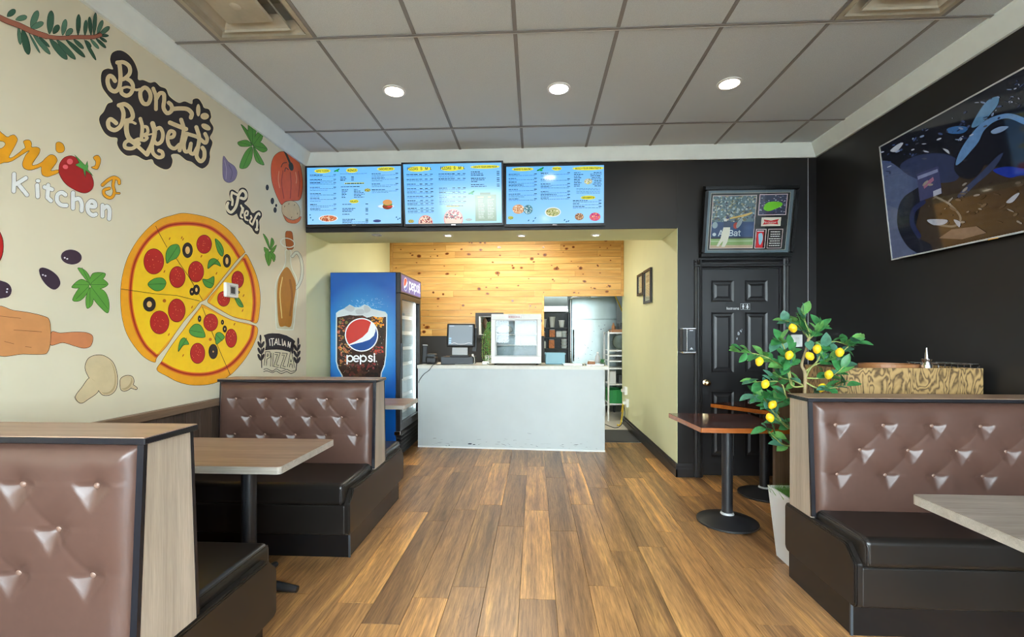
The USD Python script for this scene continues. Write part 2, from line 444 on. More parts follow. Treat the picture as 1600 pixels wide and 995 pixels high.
class Print:
    """Flat print: coloured shapes laid one over the other (0.3 mm steps) on a surface that MAP gives: MAP(2-D points, height) -> 3-D points."""

    def __init__(self, mapping, lift=0.0003, step=0.0003):
        self.map, self.h, self.step, self.v, self.f, self.c, self.n = mapping, lift, step, [], [], [], 0

    def _put(self, v, f, col):
        self.v.append(v), self.f.append(np.asarray(f) + self.n), self.c.append(np.broadcast_to(col, (len(v), 3)))
        self.n += len(v)

    def add(self, shape, rgb, lift=True):
        col = lin(*rgb)
        for g in getattr(shape, 'geoms', [shape]):
            if g.is_empty or g.area <= 0 or g.geom_type != 'Polygon':
                continue
            v, f = trimesh.creation.triangulate_polygon(g, engine='earcut')
            self._put(self.map(np.asarray(v), self.h), f, col)
        self.h += self.step if lift else 0.000006
        return self

    def edge(self, shape, rgb, line, rgb2=(40, 30, 25)):
        self.add(shape, rgb2)
        return self.add(shape.buffer(-line), rgb)

    def text(self, s, x, y, height, rgb, bold=True, width=None, centre=False):
        m = meshkit.text_mesh(s, height, 0.0001, bold)
        v = m.vertices[:, :2].copy()
        w = v[:, 0].max() - v[:, 0].min()
        v[:, 0] -= v[:, 0].min()
        if width:
            v[:, 0] *= width / w
            w = width
        if centre:
            v[:, 0] -= w / 2
        top = m.triangles_center[:, 2] > 0.00009
        self._put(self.map(v + [x, y], self.h), m.faces[top], lin(*rgb))
        self.h += self.step
        return self

    def grid(self, x0, x1, y0, y1, nx, ny, fn):
        xs, ys = np.meshgrid(np.linspace(x0, x1, nx), np.linspace(y0, y1, ny))
        pts = np.stack([xs.ravel(), ys.ravel()], 1)
        i, j = np.meshgrid(np.arange(nx - 1), np.arange(ny - 1))
        a = (j * nx + i).ravel()
        f = np.vstack([np.stack([a, a + 1, a + nx + 1], 1), np.stack([a, a + nx + 1, a + nx], 1)])
        self._put(self.map(pts, self.h), f, np.asarray(fn(pts)))
        self.h += self.step
        return self

    def build(self, t, name, mat, label=None, kind=None):
        keep, f = np.unique(np.vstack(self.f), return_inverse=True)
        m = trimesh.Trimesh(np.vstack(self.v)[keep], f.reshape(-1, 3), process=False)
        return part(t, name, m, mat, label=label, cd=np.vstack(self.c)[keep], kind=kind)


def face(o, u, v):
    """A flat surface from its corner and two axes (the print lies on the side of u x v)."""
    o, u, v = (np.asarray(k, float) for k in (o, u, v))
    n = np.cross(u, v)
    n /= np.linalg.norm(n)
    return lambda p, h: o + p[:, :1] * u + p[:, 1:2] * v + n * h
# ------------------------------------------------------------------ the shell
XL, XR, YF, YB, ZC = -2.34, 2.72, -1.9, 4.55, 3.24
YS, XP = 7.28, 1.40                     # pine partition behind the counter; right-hand passage wall
SLAB = -0.012

fl = struct('floor', 'floor of honey and grey-brown wood-look planks')
part(fl, 'subfloor', chbox(XL - 0.15, XR + 0.15, YF - 0.15, 9.75, -0.12, SLAB, 0.001), 'dark_board')
PW = 0.1885
for k in range(27):
    x0 = XL + k * PW - 0.001
    x1 = min(x0 + PW - 0.0016, XR)
    y = YF - RNG.uniform(0.0, 1.2)
    while y < 5.97:
        ya, yb = max(y, YF), min(y + 1.22 - 0.0016, 5.97)
        y += 1.22
        if yb - ya < 0.03:
            continue
        part(fl, 'plank', chbox(x0, x1, ya, yb, SLAB, 0.0, 0.0010), 'floor_oak', rnd=RNG.uniform(0, 1, 3))
part(fl, 'kitchen_tiles', chbox(XL, XR, 6.78, 9.6, SLAB, 0.0, 0.001), 'kitchen_tile')
part(fl, 'threshold', chbox(XL, XP, 5.972, 6.778, SLAB, -0.001, 0.001), 'kitchen_tile')

ce = struct('ceiling', 'suspended ceiling of speckled white tiles in a grid greyed for shade and dirt')
GX = [XL] + [-1.985 + 0.6215 * i for i in range(8)] + [XR]
GY = [YF] + [0.252 + 1.2635 * (j - 1) for j in range(0, 5)] + [YB]
GY = sorted(set(round(v, 4) for v in GY if YF <= v <= YB))
VENTS = [(-1.985, 2.779), (1.744, 2.779)]
for i in range(len(GX) - 1):
    for j in range(len(GY) - 1):
        y1 = GY[j + 1]
        y0 = GY[j]
        if any(abs(GX[i] - vx) < 0.01 and abs(y1 - vy) < 0.02 for vx, vy in VENTS):
            y1 -= 0.6215
        part(ce, 'tile', chbox(GX[i] + 0.004, GX[i + 1] - 0.004, y0 + 0.004, y1 - 0.004, ZC, ZC + 0.016, 0.003), 'ceiling_tile')
for x in GX[1:-1]:
    part(ce, 'grid_bar', cat(chbox(x - 0.012, x + 0.012, YF, YB, ZC - 0.004, ZC, 0.001), chbox(x - 0.004, x + 0.004, YF, YB, ZC, ZC + 0.03, 0.001)), 'ceiling_bar')
for y in GY[1:-1]:
    part(ce, 'grid_bar', chbox(XL, XR, y - 0.012, y + 0.012, ZC - 0.0075, ZC - 0.0035, 0.001), 'ceiling_bar')
    part(ce, 'grid_lip', chbox(XL, XR, y + 0.006, y + 0.012, ZC - 0.009, ZC - 0.0074, 0.0005), 'ceiling_bar_lip')
part(ce, 'deck', chbox(XL - 0.15, XR + 0.15, YF - 0.15, YB + 0.6, ZC + 0.4, ZC + 0.5, 0.001), 'dark_board')
part(ce, 'service_ceiling', chbox(XL - 0.15, XR + 0.15, 5.11, 9.75, 3.02, 3.1, 0.001), 'white_paint')

wl = struct('wall_left', 'cream wall painted with a food mural')
part(wl, 'plaster', chbox(XL - 0.12, XL, YF, 4.56, -0.012, ZC + 0.4, 0.001), 'cream_wall')
part(wl, 'lamp_tinted_plaster', chbox(XL - 0.12, XL, 4.56, 9.75, -0.012, ZC + 0.4, 0.001), 'cream_service_wall', label='stretch of the cream wall behind the fridge, coloured greener for lamplight')  # same cream plaster; the greener lamplight is put into its colour

wr = struct('wall_right', 'matte black wall with the large screen')
part(wr, 'plaster', chbox(XR, XR + 0.12, YF, 9.75, -0.012, ZC + 0.4, 0.001), 'black_wall')

wb = struct('wall_back', 'black wall above the service opening and around the restroom door')
part(wb, 'header', chbox(XL, XP, YB, YB + 0.02, 2.44, ZC + 0.4, 0.001), 'black_wall')
DX0, DX1, DZ = 1.632, 2.392, 2.052
part(wb, 'door_surround', prism_xz(Polygon([(XP, -0.012), (DX0, -0.012), (DX0, DZ), (DX1, DZ), (DX1, -0.012), (XR, -0.012), (XR, ZC + 0.4), (XP, ZC + 0.4)]), YB, YB + 0.13), 'black_wall')
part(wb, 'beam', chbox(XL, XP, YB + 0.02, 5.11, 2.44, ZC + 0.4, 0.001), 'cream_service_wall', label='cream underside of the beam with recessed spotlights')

wp = struct('wall_passage', 'pale green-cream wall on the right of the counter')
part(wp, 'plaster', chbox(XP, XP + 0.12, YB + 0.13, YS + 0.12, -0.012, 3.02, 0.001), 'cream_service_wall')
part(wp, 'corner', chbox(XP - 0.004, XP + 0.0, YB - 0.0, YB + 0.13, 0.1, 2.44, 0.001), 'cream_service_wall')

ws = struct('wall_service', 'knotty pine boards on the wall behind the counter')
OX, OZ = 0.147, 2.04
HX0, HX1, HZ0, HZ1 = -0.895, -0.55, 1.40, 1.70
holes = Polygon([(XL, -0.012), (OX, -0.012), (OX, OZ), (XP, OZ), (XP, 3.02), (XL, 3.02)]).difference(sbox(HX0, HZ0, HX1, HZ1))
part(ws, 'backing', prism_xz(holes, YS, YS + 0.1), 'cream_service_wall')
part(ws, 'dado_board', prism_xz(Polygon([(XL, 0), (OX, 0), (OX, 1.38), (XL, 1.38)]), YS - 0.012, YS), 'dark_board', label='dark board below the pine')
BH = 0.1045
row, z = 0, 1.382
knots = []
while z < 2.95:
    zt = min(z + BH - 0.004, 2.96)
    x = XL - RNG.uniform(0, 1.2)
    while x < XP:
        x2 = x + RNG.uniform(1.0, 1.9)
        xa, xb = max(x, XL), min(x2 - 0.0015, XP - 0.045)
        x = x2
        if xb - xa < 0.03:
            continue
        p = sbox(xa, z, xb, zt)
        p = p.difference(sbox(HX0 - 0.055, HZ0 - 0.055, HX1 + 0.055, HZ1 + 0.055))
        if z < OZ - 0.02:
            p = p.difference(sbox(OX, 0, XP, OZ))
        if p.is_empty or p.area < 0.001:
            continue
        bd = part(ws, 'pine_board', prism_xz(p, YS - 0.016 - RNG.uniform(0, 0.002), YS), 'pine', rnd=RNG.uniform(0, 1, 3))
        pr = Print(face((0, YS - 0.0185, 0), (1, 0, 0), (0, 0, 1)), 0.0, 0.0)
        got = 0
        for g in getattr(p, 'geoms', [p]):
            a, b0, c, d = g.bounds
            for q in range(RNG.poisson((c - a) * 2.4)):
                kx, kz = RNG.uniform(a + 0.03, c - 0.03) if c - a > 0.07 else (a + c) / 2, RNG.uniform(b0 + 0.02, max(b0 + 0.021, d - 0.02))
                s = RNG.choice([0.008, 0.012, 0.018, 0.026], p=[0.35, 0.3, 0.25, 0.1])
                k = oval(kx, kz, s * RNG.uniform(1.0, 1.9), s, RNG.uniform(-15, 15)).intersection(g)
                k2 = oval(kx, kz, s * 0.62, s * 0.55).intersection(g)
                pr.h = 0.0
                pr.add(k, (150, 88, 34)); pr.h = 0.0004
                pr.add(k2, (88, 44, 16))
                got += 1
        if pr.v:
            pr.build(bd, 'knots', 'print_gloss')
    z += BH
    row += 1
part(ws, 'edge_trim', chbox(XP - 0.044, XP - 0.001, YS - 0.03, YS, OZ - 0.03, 2.96), 'pine', rnd=(0.3, 0.2, 0.4))
part(ws, 'edge_trim', chbox(OX, XP - 0.044, YS - 0.026, YS, OZ - 0.03, OZ - 0.001), 'pine', rnd=(0.7, 0.2, 0.9))
part(ws, 'edge_trim', chbox(XL, XL + 0.05, YS - 0.03, YS - 0.017, 1.38, 2.96), 'pine', rnd=(0.1, 0.6, 0.4))
part(ws, 'edge_trim', chbox(OX - 0.03, OX + 0.002, YS - 0.03, YS - 0.017, 1.38, OZ), 'pine', rnd=(0.8, 0.6, 0.1))
hatch = sbox(HX0 - 0.05, HZ0 - 0.05, HX1 + 0.05, HZ1 + 0.05).difference(sbox(HX0, HZ0, HX1, HZ1))
win = struct('window_1', 'small dark-framed hatch in the pine wall')
part(win, 'frame', prism_xz(hatch, YS - 0.045, YS + 0.02), 'dark_board')
part(win, 'jamb', prism_xz(sbox(HX0, HZ0, HX1, HZ1).difference(sbox(HX0 + 0.03, HZ0 + 0.012, HX1 - 0.03, HZ1 - 0.012)), YS - 0.02, YS + 0.1), 'white_paint')

wk = struct('wall_kitchen', 'pale walls of the kitchen behind the opening')
part(wk, 'plaster', cat(chbox(XL, XR, 9.6, 9.75, -0.012, 3.02, 0.001), chbox(XR - 0.1, XR - 0.001, YS + 0.12, 9.6, 0.0, 3.02, 0.001)), 'kitchen_white')

# shop front behind the camera: brick-height sill, big panes between dark mullions
wf = struct('wall_front', 'shop front with large panes behind the camera')
front = Polygon([(XL - 0.1, -0.012), (XR + 0.1, -0.012), (XR + 0.1, ZC + 0.4), (XL - 0.1, ZC + 0.4)])
panes = [(XL + 0.12, 1.15, -0.72, 2.85), (-0.62, 0.45, 0.72, 2.85), (0.82, 0.08, 1.62, 2.3), (1.72, 0.45, XR - 0.1, 2.85)]  # left sill raised to cut the daylight on the near-left booth
for a, b, c, d in panes:
    front = front.difference(sbox(a, b, c, d))
part(wf, 'plaster', prism_xz(front, YF - 0.12, YF), 'dark_board')
for i, (a, b, c, d) in enumerate(panes):
    w = struct(f'window_{i + 2}', 'pane of the shop front')
    part(w, 'frame', prism_xz(sbox(a, b, c, d).difference(sbox(a + 0.04, b + 0.04, c - 0.04, d - 0.04)), YF - 0.09, YF - 0.03), 'chrome')
    part(w, 'pane', chbox(a + 0.04, c - 0.04, YF - 0.065, YF - 0.059, b + 0.04, d - 0.04, 0.001), 'clear_pane')
gr = struct('ground', 'pavement outside')
part(gr, 'paving', chbox(-40, 40, -60, YF - 0.16, -0.2, -0.05, 0.001), 'asphalt')

# trims
def crown(p):                       # profile (out, z)
    return Polygon([(0, ZC), (p, ZC), (p, ZC - 0.015), (0.022, ZC - 0.12), (0.02, ZC - 0.135), (0, ZC - 0.135)])


t1 = struct('trim_1', 'white crown moulding along the mural wall')
m = prism_xz(affinity.translate(crown(0.07), XL, 0), YF, YB)
part(t1, 'moulding', m, 'white_trim')
t2 = struct('trim_2', 'white crown moulding along the black right wall')
part(t2, 'moulding', prism_xz(affinity.translate(affinity.scale(crown(0.07), -1, 1, origin=(0, 0)), XR, 0), YF, YB), 'white_trim')
t3 = struct('trim_3', 'white crown moulding above the menu screens')
part(t3, 'moulding', prism_yz(affinity.translate(affinity.scale(crown(0.045), -1, 1, origin=(0, 0)), YB, 0), XL + 0.02, XR - 0.02), 'white_trim')
t4 = struct('trim_4', 'thin light corner line between the two black walls')
part(t4, 'bead', chbox(XR - 0.082, XR - 0.076, YB - 0.004, YB, 0.1, ZC - 0.135, 0.001), 'silver_plastic')

base = Polygon([(0, 0), (0.018, 0), (0.018, 0.075), (0.012, 0.09), (0.012, 0.11), (0.004, 0.13), (0, 0.13)])
b1 = struct('baseboard_passage', 'black moulded baseboard along the passage wall')
part(b1, 'board', prism_xz(affinity.translate(affinity.scale(base, -1, 1, origin=(0, 0)), XP - 0.004, 0), YB - 0.018, YS - 0.05), 'black_door')
b2 = struct('baseboard_back', 'black baseboard beside the restroom door')
part(b2, 'board', prism_yz(affinity.translate(affinity.scale(base, -1, 1, origin=(0, 0)), YB, 0), XP - 0.02, DX0 - 0.09), 'black_door')
part(b2, 'board', prism_yz(affinity.translate(affinity.scale(base, -1, 1, origin=(0, 0)), YB, 0), DX1 + 0.09, XR), 'black_door')
b3 = struct('baseboard_right', 'black baseboard along the right wall')
part(b3, 'board', prism_xz(affinity.translate(affinity.scale(base, -1, 1, origin=(0, 0)), XR, 0), YF, YB - 0.02), 'black_door')

wn = struct('trim_5', 'dark wood wainscot with a lighter cap rail under the mural')
y = YF
while y < 4.98:
    w = 0.118
    part(wn, 'board', chbox(XL + 0.001, XL + 0.012 + RNG.uniform(0, 0.002), y + 0.001, min(y + w - 0.001, 4.98), 0.0, 0.872, 0.002), 'wainscot_wood', rnd=RNG.uniform(0, 1, 3))
    y += w
part(wn, 'cap_rail', chbox(XL + 0.001, XL + 0.034, YF, 4.98, 0.872, 0.925, 0.004), 'cap_wood', label='lighter wood cap rail')

# door: six raised panels, moulded casing
dr = struct('door_1', 'black six-panel restroom door')
DYP = YB + 0.03
part(dr, 'slab', chbox(DX0 + 0.012, DX1 - 0.012, DYP, DYP + 0.04, 0.012, DZ - 0.012, 0.002), 'black_door')
for (a, c) in ((1.734, 1.949), (2.058, 2.271)):
    for (b, d) in ((1.717, 1.925), (1.024, 1.612), (0.20, 0.835)):
        fr = sbox(a, b, c, d)
        ring = prism_xz(fr.difference(fr.buffer(-0.018, join_style=2)), DYP - 0.010, DYP)
        v = ring.vertices.copy()
        inner = np.array([min(abs(x - a), abs(x - c), abs(zz - b), abs(zz - d)) > 0.01 for x, zz in v[:, [0, 2]]])
        v[inner & (v[:, 1] < DYP - 0.005), 1] += 0.009
        ring.vertices = v
        inn = fr.buffer(-0.032, join_style=2)
        lo = prism_xz(inn, DYP - 0.008, DYP)
        v = lo.vertices.copy()
        front_ = v[:, 1] < DYP - 0.004
        cx, cz = (a + c) / 2, (b + d) / 2
        v[front_, 0] -= np.sign(v[front_, 0] - cx) * 0.02
        v[front_, 2] -= np.sign(v[front_, 2] - cz) * 0.02
        lo.vertices = v
        part(dr, 'panel', cat(ring, lo), 'black_door')
kn = part(dr, 'knob', cat(turn(lathe([(0, 0), (0.032, 0), (0.032, 0.004), (0.014, 0.010), (0.012, 0.03), (0.024, 0.036), (0.029, 0.048), (0.026, 0.058), (0.012, 0.066), (0, 0.067)], 28), 90, (1, 0, 0), (0, 0, 0)).apply_translation((1.685, DYP, 0.923))), 'brass', smooth=35, label='round polished brass knob')
cas = Polygon([(0, 0), (0.012, -0.022), (0.03, -0.026), (0.036, -0.016), (0.05, -0.016), (0.058, -0.022), (0.075, -0.012), (0.08, 0)])
jam = sbox(DX0 - 0.0, 0, DX1 + 0.0, DZ).difference(sbox(DX0 + 0.012, -1, DX1 - 0.012, DZ - 0.012))
part(dr, 'jamb', prism_xz(jam, YB + 0.001, YB + 0.12), 'black_door')
for s, x in ((-1, DX0 + 0.006), (1, DX1 - 0.006)):
    pts = [(x + s * a, YB + b) for a, b in cas.exterior.coords]
    part(dr, 'casing', prism_xy(Polygon(pts), 0.0, DZ + 0.075), 'black_door')
m = prism_yz(Polygon([(YB + b, DZ - 0.006 + a) for a, b in cas.exterior.coords]), DX0 - 0.075, DX1 + 0.075)
part(dr, 'casing', m, 'black_door')
scr = Print(face((0, DYP - 0.0003, 0), (1, 0, 0), (0, 0, 1)))
for (x, zz, s) in ((1.995, 1.40, 0.012), (2.02, 1.43, 0.009), (1.985, 1.355, 0.008), (2.03, 1.445, 0.005)):
    scr.add(blob([(x + s * math.cos(a) * RNG.uniform(0.5, 1.3), zz + s * 1.6 * math.sin(a) * RNG.uniform(0.5, 1.3)) for a in np.linspace(0, 2 * PI, 7)[:-1]]), (150, 155, 160), False)
scr.build(dr, 'paint_chips', 'print_gloss')
# ------------------------------------------------------------------ ceiling fittings
def vent(label, x0, y1):
    w = 0.6215
    t = thing('ceiling_vent', label, 'air vent', (x0 + w / 2, y1 - w / 2, ZC), 'square ceiling vents')
    cx, cy = t.loc[0], t.loc[1]
    fr = sbox(cx - w / 2 + 0.013, cy - w / 2 + 0.013, cx + w / 2 - 0.013, cy + w / 2 - 0.013)
    part(t, 'frame', prism_xy(fr.difference(fr.buffer(-0.028, join_style=2)), ZC - 0.006, ZC + 0.004), 'vent_metal')
    for k, (ro, ri, z0, z1) in enumerate(((0.262, 0.222, ZC + 0.045, ZC + 0.004), (0.204, 0.160, ZC + 0.04, ZC - 0.006))):
        a = np.array([(-1, -1), (1, -1), (1, 1), (-1, 1)], float)
        v = np.vstack([np.c_[a * ri + [cx, cy], np.full(4, z0)], np.c_[a * ro + [cx, cy], np.full(4, z1)], np.c_[a * (ro + 0.004) + [cx, cy], np.full(4, z1 - 0.012)], np.c_[a * ri + [cx, cy], np.full(4, z0 + 0.01)], np.c_[a * (ro + 0.004) + [cx, cy], np.full(4, z1 + 0.002)]])
        f = []
        for (p, q) in ((0, 4), (4, 8), (8, 16), (16, 12)):
            for i in range(4):
                j = (i + 1) % 4
                f += [(p + i, p + j, q + j), (p + i, q + j, q + i)]
        part(t, 'louvre', trimesh.Trimesh(v, np.array(f), process=False), 'vent_metal')
    part(t, 'centre_plate', chbox(cx - 0.142, cx + 0.142, cy - 0.142, cy + 0.142, ZC - 0.018, ZC + 0.004, 0.012), 'vent_metal')
    part(t, 'screw_cap', lathe([(0, ZC - 0.026), (0.022, ZC - 0.024), (0.03, ZC - 0.018), (0, ZC - 0.018)], 24, (cx, cy, 0)), 'vent_metal', smooth=40)
    part(t, 'duct', cat(chbox(cx - 0.3, cx + 0.3, cy - 0.3, cy + 0.3, ZC + 0.2, ZC + 0.21, 0.001), *[chbox(cx + sx * 0.285 - 0.008, cx + sx * 0.285 + 0.008, cy - 0.29, cy + 0.29, ZC + 0.005, ZC + 0.2, 0.001) for sx in (-1, 1)],
                        *[chbox(cx - 0.276, cx + 0.276, cy + sy * 0.285 - 0.008, cy + sy * 0.285 + 0.008, ZC + 0.005, ZC + 0.2, 0.001) for sy in (-1, 1)]), 'vent_metal')


vent('square stepped ceiling vent above the mural side of the room', *VENTS[0])
vent('square stepped ceiling vent beside the black right wall', *VENTS[1])


def downlight(label, x, y, mat):
    t = thing('downlight', label, 'ceiling light', (x, y, ZC), 'round ceiling downlights')
    part(t, 'trim_ring', lathe([(0.068, ZC - 0.0005), (0.088, ZC - 0.0005), (0.086, ZC - 0.006), (0.070, ZC - 0.008), (0.068, ZC - 0.0005)], 40, (x, y, 0)), 'white_paint', smooth=30)
    part(t, 'lens', lathe([(0, ZC - 0.0055), (0.060, ZC - 0.005), (0.069, ZC - 0.0035), (0.069, ZC - 0.001), (0, ZC - 0.001)], 40, (x, y, 0)), mat, smooth=30)
    return t


downlight('round lit ceiling downlight over the left booths', -1.065, 3.41, 'lamp_warm')
downlight('round lit white ceiling downlight in the middle', 0.18, 3.435, 'lamp_neutral')
downlight('round lit ceiling downlight near the black right wall', 1.43, 3.43, 'lamp_warm')
for x, wh in ((-1.065, 'on the mural side'), (0.18, 'in the middle of the room'), (1.43, 'on the black-wall side')):
    downlight('round ceiling downlight above the camera ' + wh, x, 0.92, 'lamp_neutral')

for lab, x, y, on in (('dark unlit recessed spotlight in the beam above the drinks fridge', -1.655, 4.70, 0), ('lit recessed spotlight in the beam, second from the left', -0.909, 4.75, 1),
                      ('lit recessed spotlight in the beam above the food warmer', -0.139, 4.80, 1), ('lit recessed spotlight in the beam nearest the passage wall', 0.639, 4.81, 1)):
    t = thing('spotlight', lab, 'ceiling light', (x, y, 2.44), 'recessed spotlights under the beam')
    part(t, 'trim_ring', lathe([(0.030, 2.4395), (0.052, 2.4395), (0.050, 2.434), (0.032, 2.432), (0.030, 2.4395)], 32, (x, y, 0)), 'white_paint' if on else 'silver_plastic', smooth=30)
    part(t, 'lamp', lathe([(0, 2.433), (0.024, 2.434), (0.031, 2.4385), (0, 2.4392)], 32, (x, y, 0)), 'lamp_spot' if on else 'plastic_white', smooth=30)


# ------------------------------------------------------------------ booths
def tufted(W, z0, z1, v0, v1, rows, cols, face_dir, first, du):
    """Button-tufted pad between u 0.03 and W - 0.012, leaning from v0 at z0 to v1 at z1; returns mesh in (u, v, z) and the buttons' places."""
    ua, ub = 0.021, W - 0.012
    nu, nz = int((ub - ua) / 0.0075), int((z1 - z0) / 0.0075)
    U, Zz = np.meshgrid(np.linspace(ua, ub, nu), np.linspace(z0, z1, nz))
    d = np.minimum.reduce([U - ua, ub - U, (z1 - Zz)])
    h = 0.040 * (1 - np.exp(-d / 0.020))
    h *= 1 - 0.55 * np.exp(-(Zz - z0) / 0.02)
    btn = []
    for r in range(rows):
        n = cols if r % 2 == 0 else cols - 1
        for k in range(n):
            btn.append((first + (0.5 * du if r % 2 else 0) + k * du, z1 - 0.118 - r * 0.127))
    for bu, bz in btn:
        if bu > ub - 0.04:
            continue
        x, y = U - bu, Zz - bz
        L, w = 0.074, 0.052
        t = np.clip(-y / L, 0, 1)
        low = np.where(y <= 0.004, np.clip(1 - t, 0, 1) * np.clip(1 - np.abs(x) / (w * (1 - t) + 0.004), 0, 1) ** 0.75, 0)
        r2 = np.sqrt((x / 1.25) ** 2 + (np.where(y > 0, y, 0) / 1.35) ** 2)
        up = np.where(y > 0.004, np.exp(-r2 / 0.022), 0)
        soft = np.exp(-(x ** 2 + y ** 2) / (2 * 0.045 ** 2))
        h -= 0.017 * np.maximum(low, up * 0.95) + 0.005 * soft
        for (cu, cz) in btn:
            if cz < bz - 0.05 and abs(cz - bz) < 0.2 and abs(cu - bu) < 0.75 * du:
                a, b = np.array([bu, bz]), np.array([cu, cz])
                ab = b - a
                s = np.clip(((U - a[0]) * ab[0] + (Zz - a[1]) * ab[1]) / (ab @ ab), 0, 1)
                dd = np.hypot(U - a[0] - s * ab[0], Zz - a[1] - s * ab[1])
                h -= 0.0014 * np.exp(-(dd / 0.008) ** 2)
    V = v0 + (v1 - v0) * (Zz - z0) / (z1 - z0) + face_dir * np.maximum(h, 0.0)
    v = np.stack([U.ravel(), V.ravel(), Zz.ravel()], 1)
    i, j = np.meshgrid(np.arange(nu - 1), np.arange(nz - 1))
    a = (j * nu + i).ravel()
    f = np.vstack([np.stack([a, a + 1, a + nu + 1], 1), np.stack([a, a + nu + 1, a + nu], 1)])
    if face_dir > 0:
        f = f[:, ::-1]
    out = []
    for bu, bz in btn:
        if bu < ub - 0.04:
            k = np.argmin((U - bu) ** 2 + (Zz - bz) ** 2)
            out.append((bu, V.ravel()[k] + face_dir * 0.001, bz))
    return trimesh.Trimesh(v, f, process=False), out


def booth(label, side, W, zt, sd, double, loc, cols, first, du, group):
    """Local u runs from the aisle to the wall, v along the room (negative faces the camera)."""
    sg = -1 if side == 'left' else 1
    t = thing('booth', label, 'booth seat', loc, group)

    def put(parent, name, m, mat, **kw):
        m = m.copy()
        v = m.vertices.copy()
        v[:, 0] *= sg
        m.vertices = v + np.asarray(loc, float)
        if sg < 0:
            m.faces = m.faces[:, ::-1]
        return part(parent, name, m, mat, **kw)

    rear = sd if double else 0.125
    kick = sd - 0.07
    put(t, 'plinth', chbox(0.018, W, -kick, kick if double else rear, 0.0, 0.165, 0.003), 'plinth_black')
    put(t, 'plinth_corner', chbox(0.012, 0.024, -kick - 0.003, -kick + 0.006, 0.001, 0.158, 0.001), 'plastic_dark', label='thin bright metal corner strip')
    for s in ((-1, 1) if double else (-1,)):
        a, b = s * 0.10, s * (sd - 0.012)
        put(t, 'seat_base', rbox(0.022, W, a, b, 0.16, 0.345, 0.012, 12), 'vinyl_black', smooth=40)
        cu = put(t, 'seat_cushion', rbox(0.024, W, a, s * (sd + 0.002), 0.34, 0.478, 0.032, 24), 'vinyl_black', smooth=40)
        e = s * (sd + 0.002 - s * 0 - 0.010)
        pp = [(0.033, a + s * 0.04, 0.469), (0.033, s * (sd - 0.04), 0.469), (0.036, s * (sd - 0.012), 0.462), (0.04, s * (sd + 0.0005), 0.44), (0.04, s * (sd + 0.001), 0.36)]
        put(cu, 'piping', tube(pp, 0.0045, 8), 'vinyl_black', smooth=True)
    r0, r1 = -sd + 0.004, (sd - 0.004 if double else rear)
    prof = sbox(r0, 0.158, r1, 0.432)
    prof = Polygon([(r0, 0.158), (r1, 0.158), (r1, 0.36 if double else 0.432), (r1 - (0.07 if double else 0), 0.432), (r0 + 0.07, 0.432), (r0, 0.36)]).buffer(-0.03).buffer(0.03)
    put(t, 'side_panel', cat(prism_yz(prof, 0.0, 0.022), prism_yz(prof.buffer(-0.006), -0.005, 0.0), prism_yz(prof.buffer(-0.013), -0.008, -0.005)), 'vinyl_black', smooth=50)
    back = 0.112 if double else 0.085
    top = 0.083
    put(t, 'end_panel', prism_yz(Polygon([(-0.112, 0.42), (back, 0.42), (top, zt - 0.02), (-top, zt - 0.02)]), 0.001, 0.021), 'laminate_ash', label='pale wood-grain end panel')
    put(t, 'back_frame', prism_yz(Polygon([(-0.10, 0.30), (0.10 if double else 0.08, 0.30), (0.075, zt - 0.02), (-0.075, zt - 0.02)]), 0.022, W), 'edging_black')
    for s in ((-1, 1) if double else (-1,)):
        q = [(s * 0.112, 0.44), (s * 0.083, zt - 0.02), (s * 0.096, zt - 0.02), (s * 0.125, 0.44)]
        put(t, 'edge_trim', prism_yz(Polygon(q).buffer(0), 0.000, 0.020), 'edging_black')
        pad, btn = tufted(W, 0.455, zt - 0.022, s * 0.104, s * 0.077, 3, cols, s, first, du)
        bk = put(t, 'backrest', pad, 'leather_brown', smooth=True, label='brown button-tufted backrest')
        for b in btn:
            bt = trimesh.creation.icosphere(2, 0.0098)
            bt.apply_scale((1, 0.62, 1))
            bt.apply_translation(b)
            put(bk, 'button', bt, 'button_brown', smooth=True)
    put(t, 'cap', chbox(-0.010, W, -0.106 if True else 0, 0.106 if double else 0.09, zt - 0.02, zt - 0.001, 0.003), 'edging_black', label='black edge of the top board')
    put(t, 'cap_top', chbox(-0.008, W, -0.104, 0.104 if double else 0.088, zt - 0.002, zt + 0.002, 0.001), 'laminate_top', label='wood-grain top of the backrest board')
    return t


WL = XL + 0.0
booth('double booth seat with brown tufted back, nearest the camera on the mural side', 'left', -1.136 - WL - 0.036, 1.085, 0.585, True, (-1.136, 1.367, 0), 5, 0.137, 0.228, None)
booth('double booth seat with brown tufted back in front of the drinks fridge', 'left', -1.136 - WL - 0.036, 1.067, 0.585, True, (-1.136, 3.302, 0), 5, 0.133, 0.224, None)
booth('single booth seat with brown tufted back in front of the lemon tree', 'right', XR - 1.44 - 0.022, 1.055, 0.465, False, (1.44, 2.57, 0), 5, 0.132, 0.241, None)


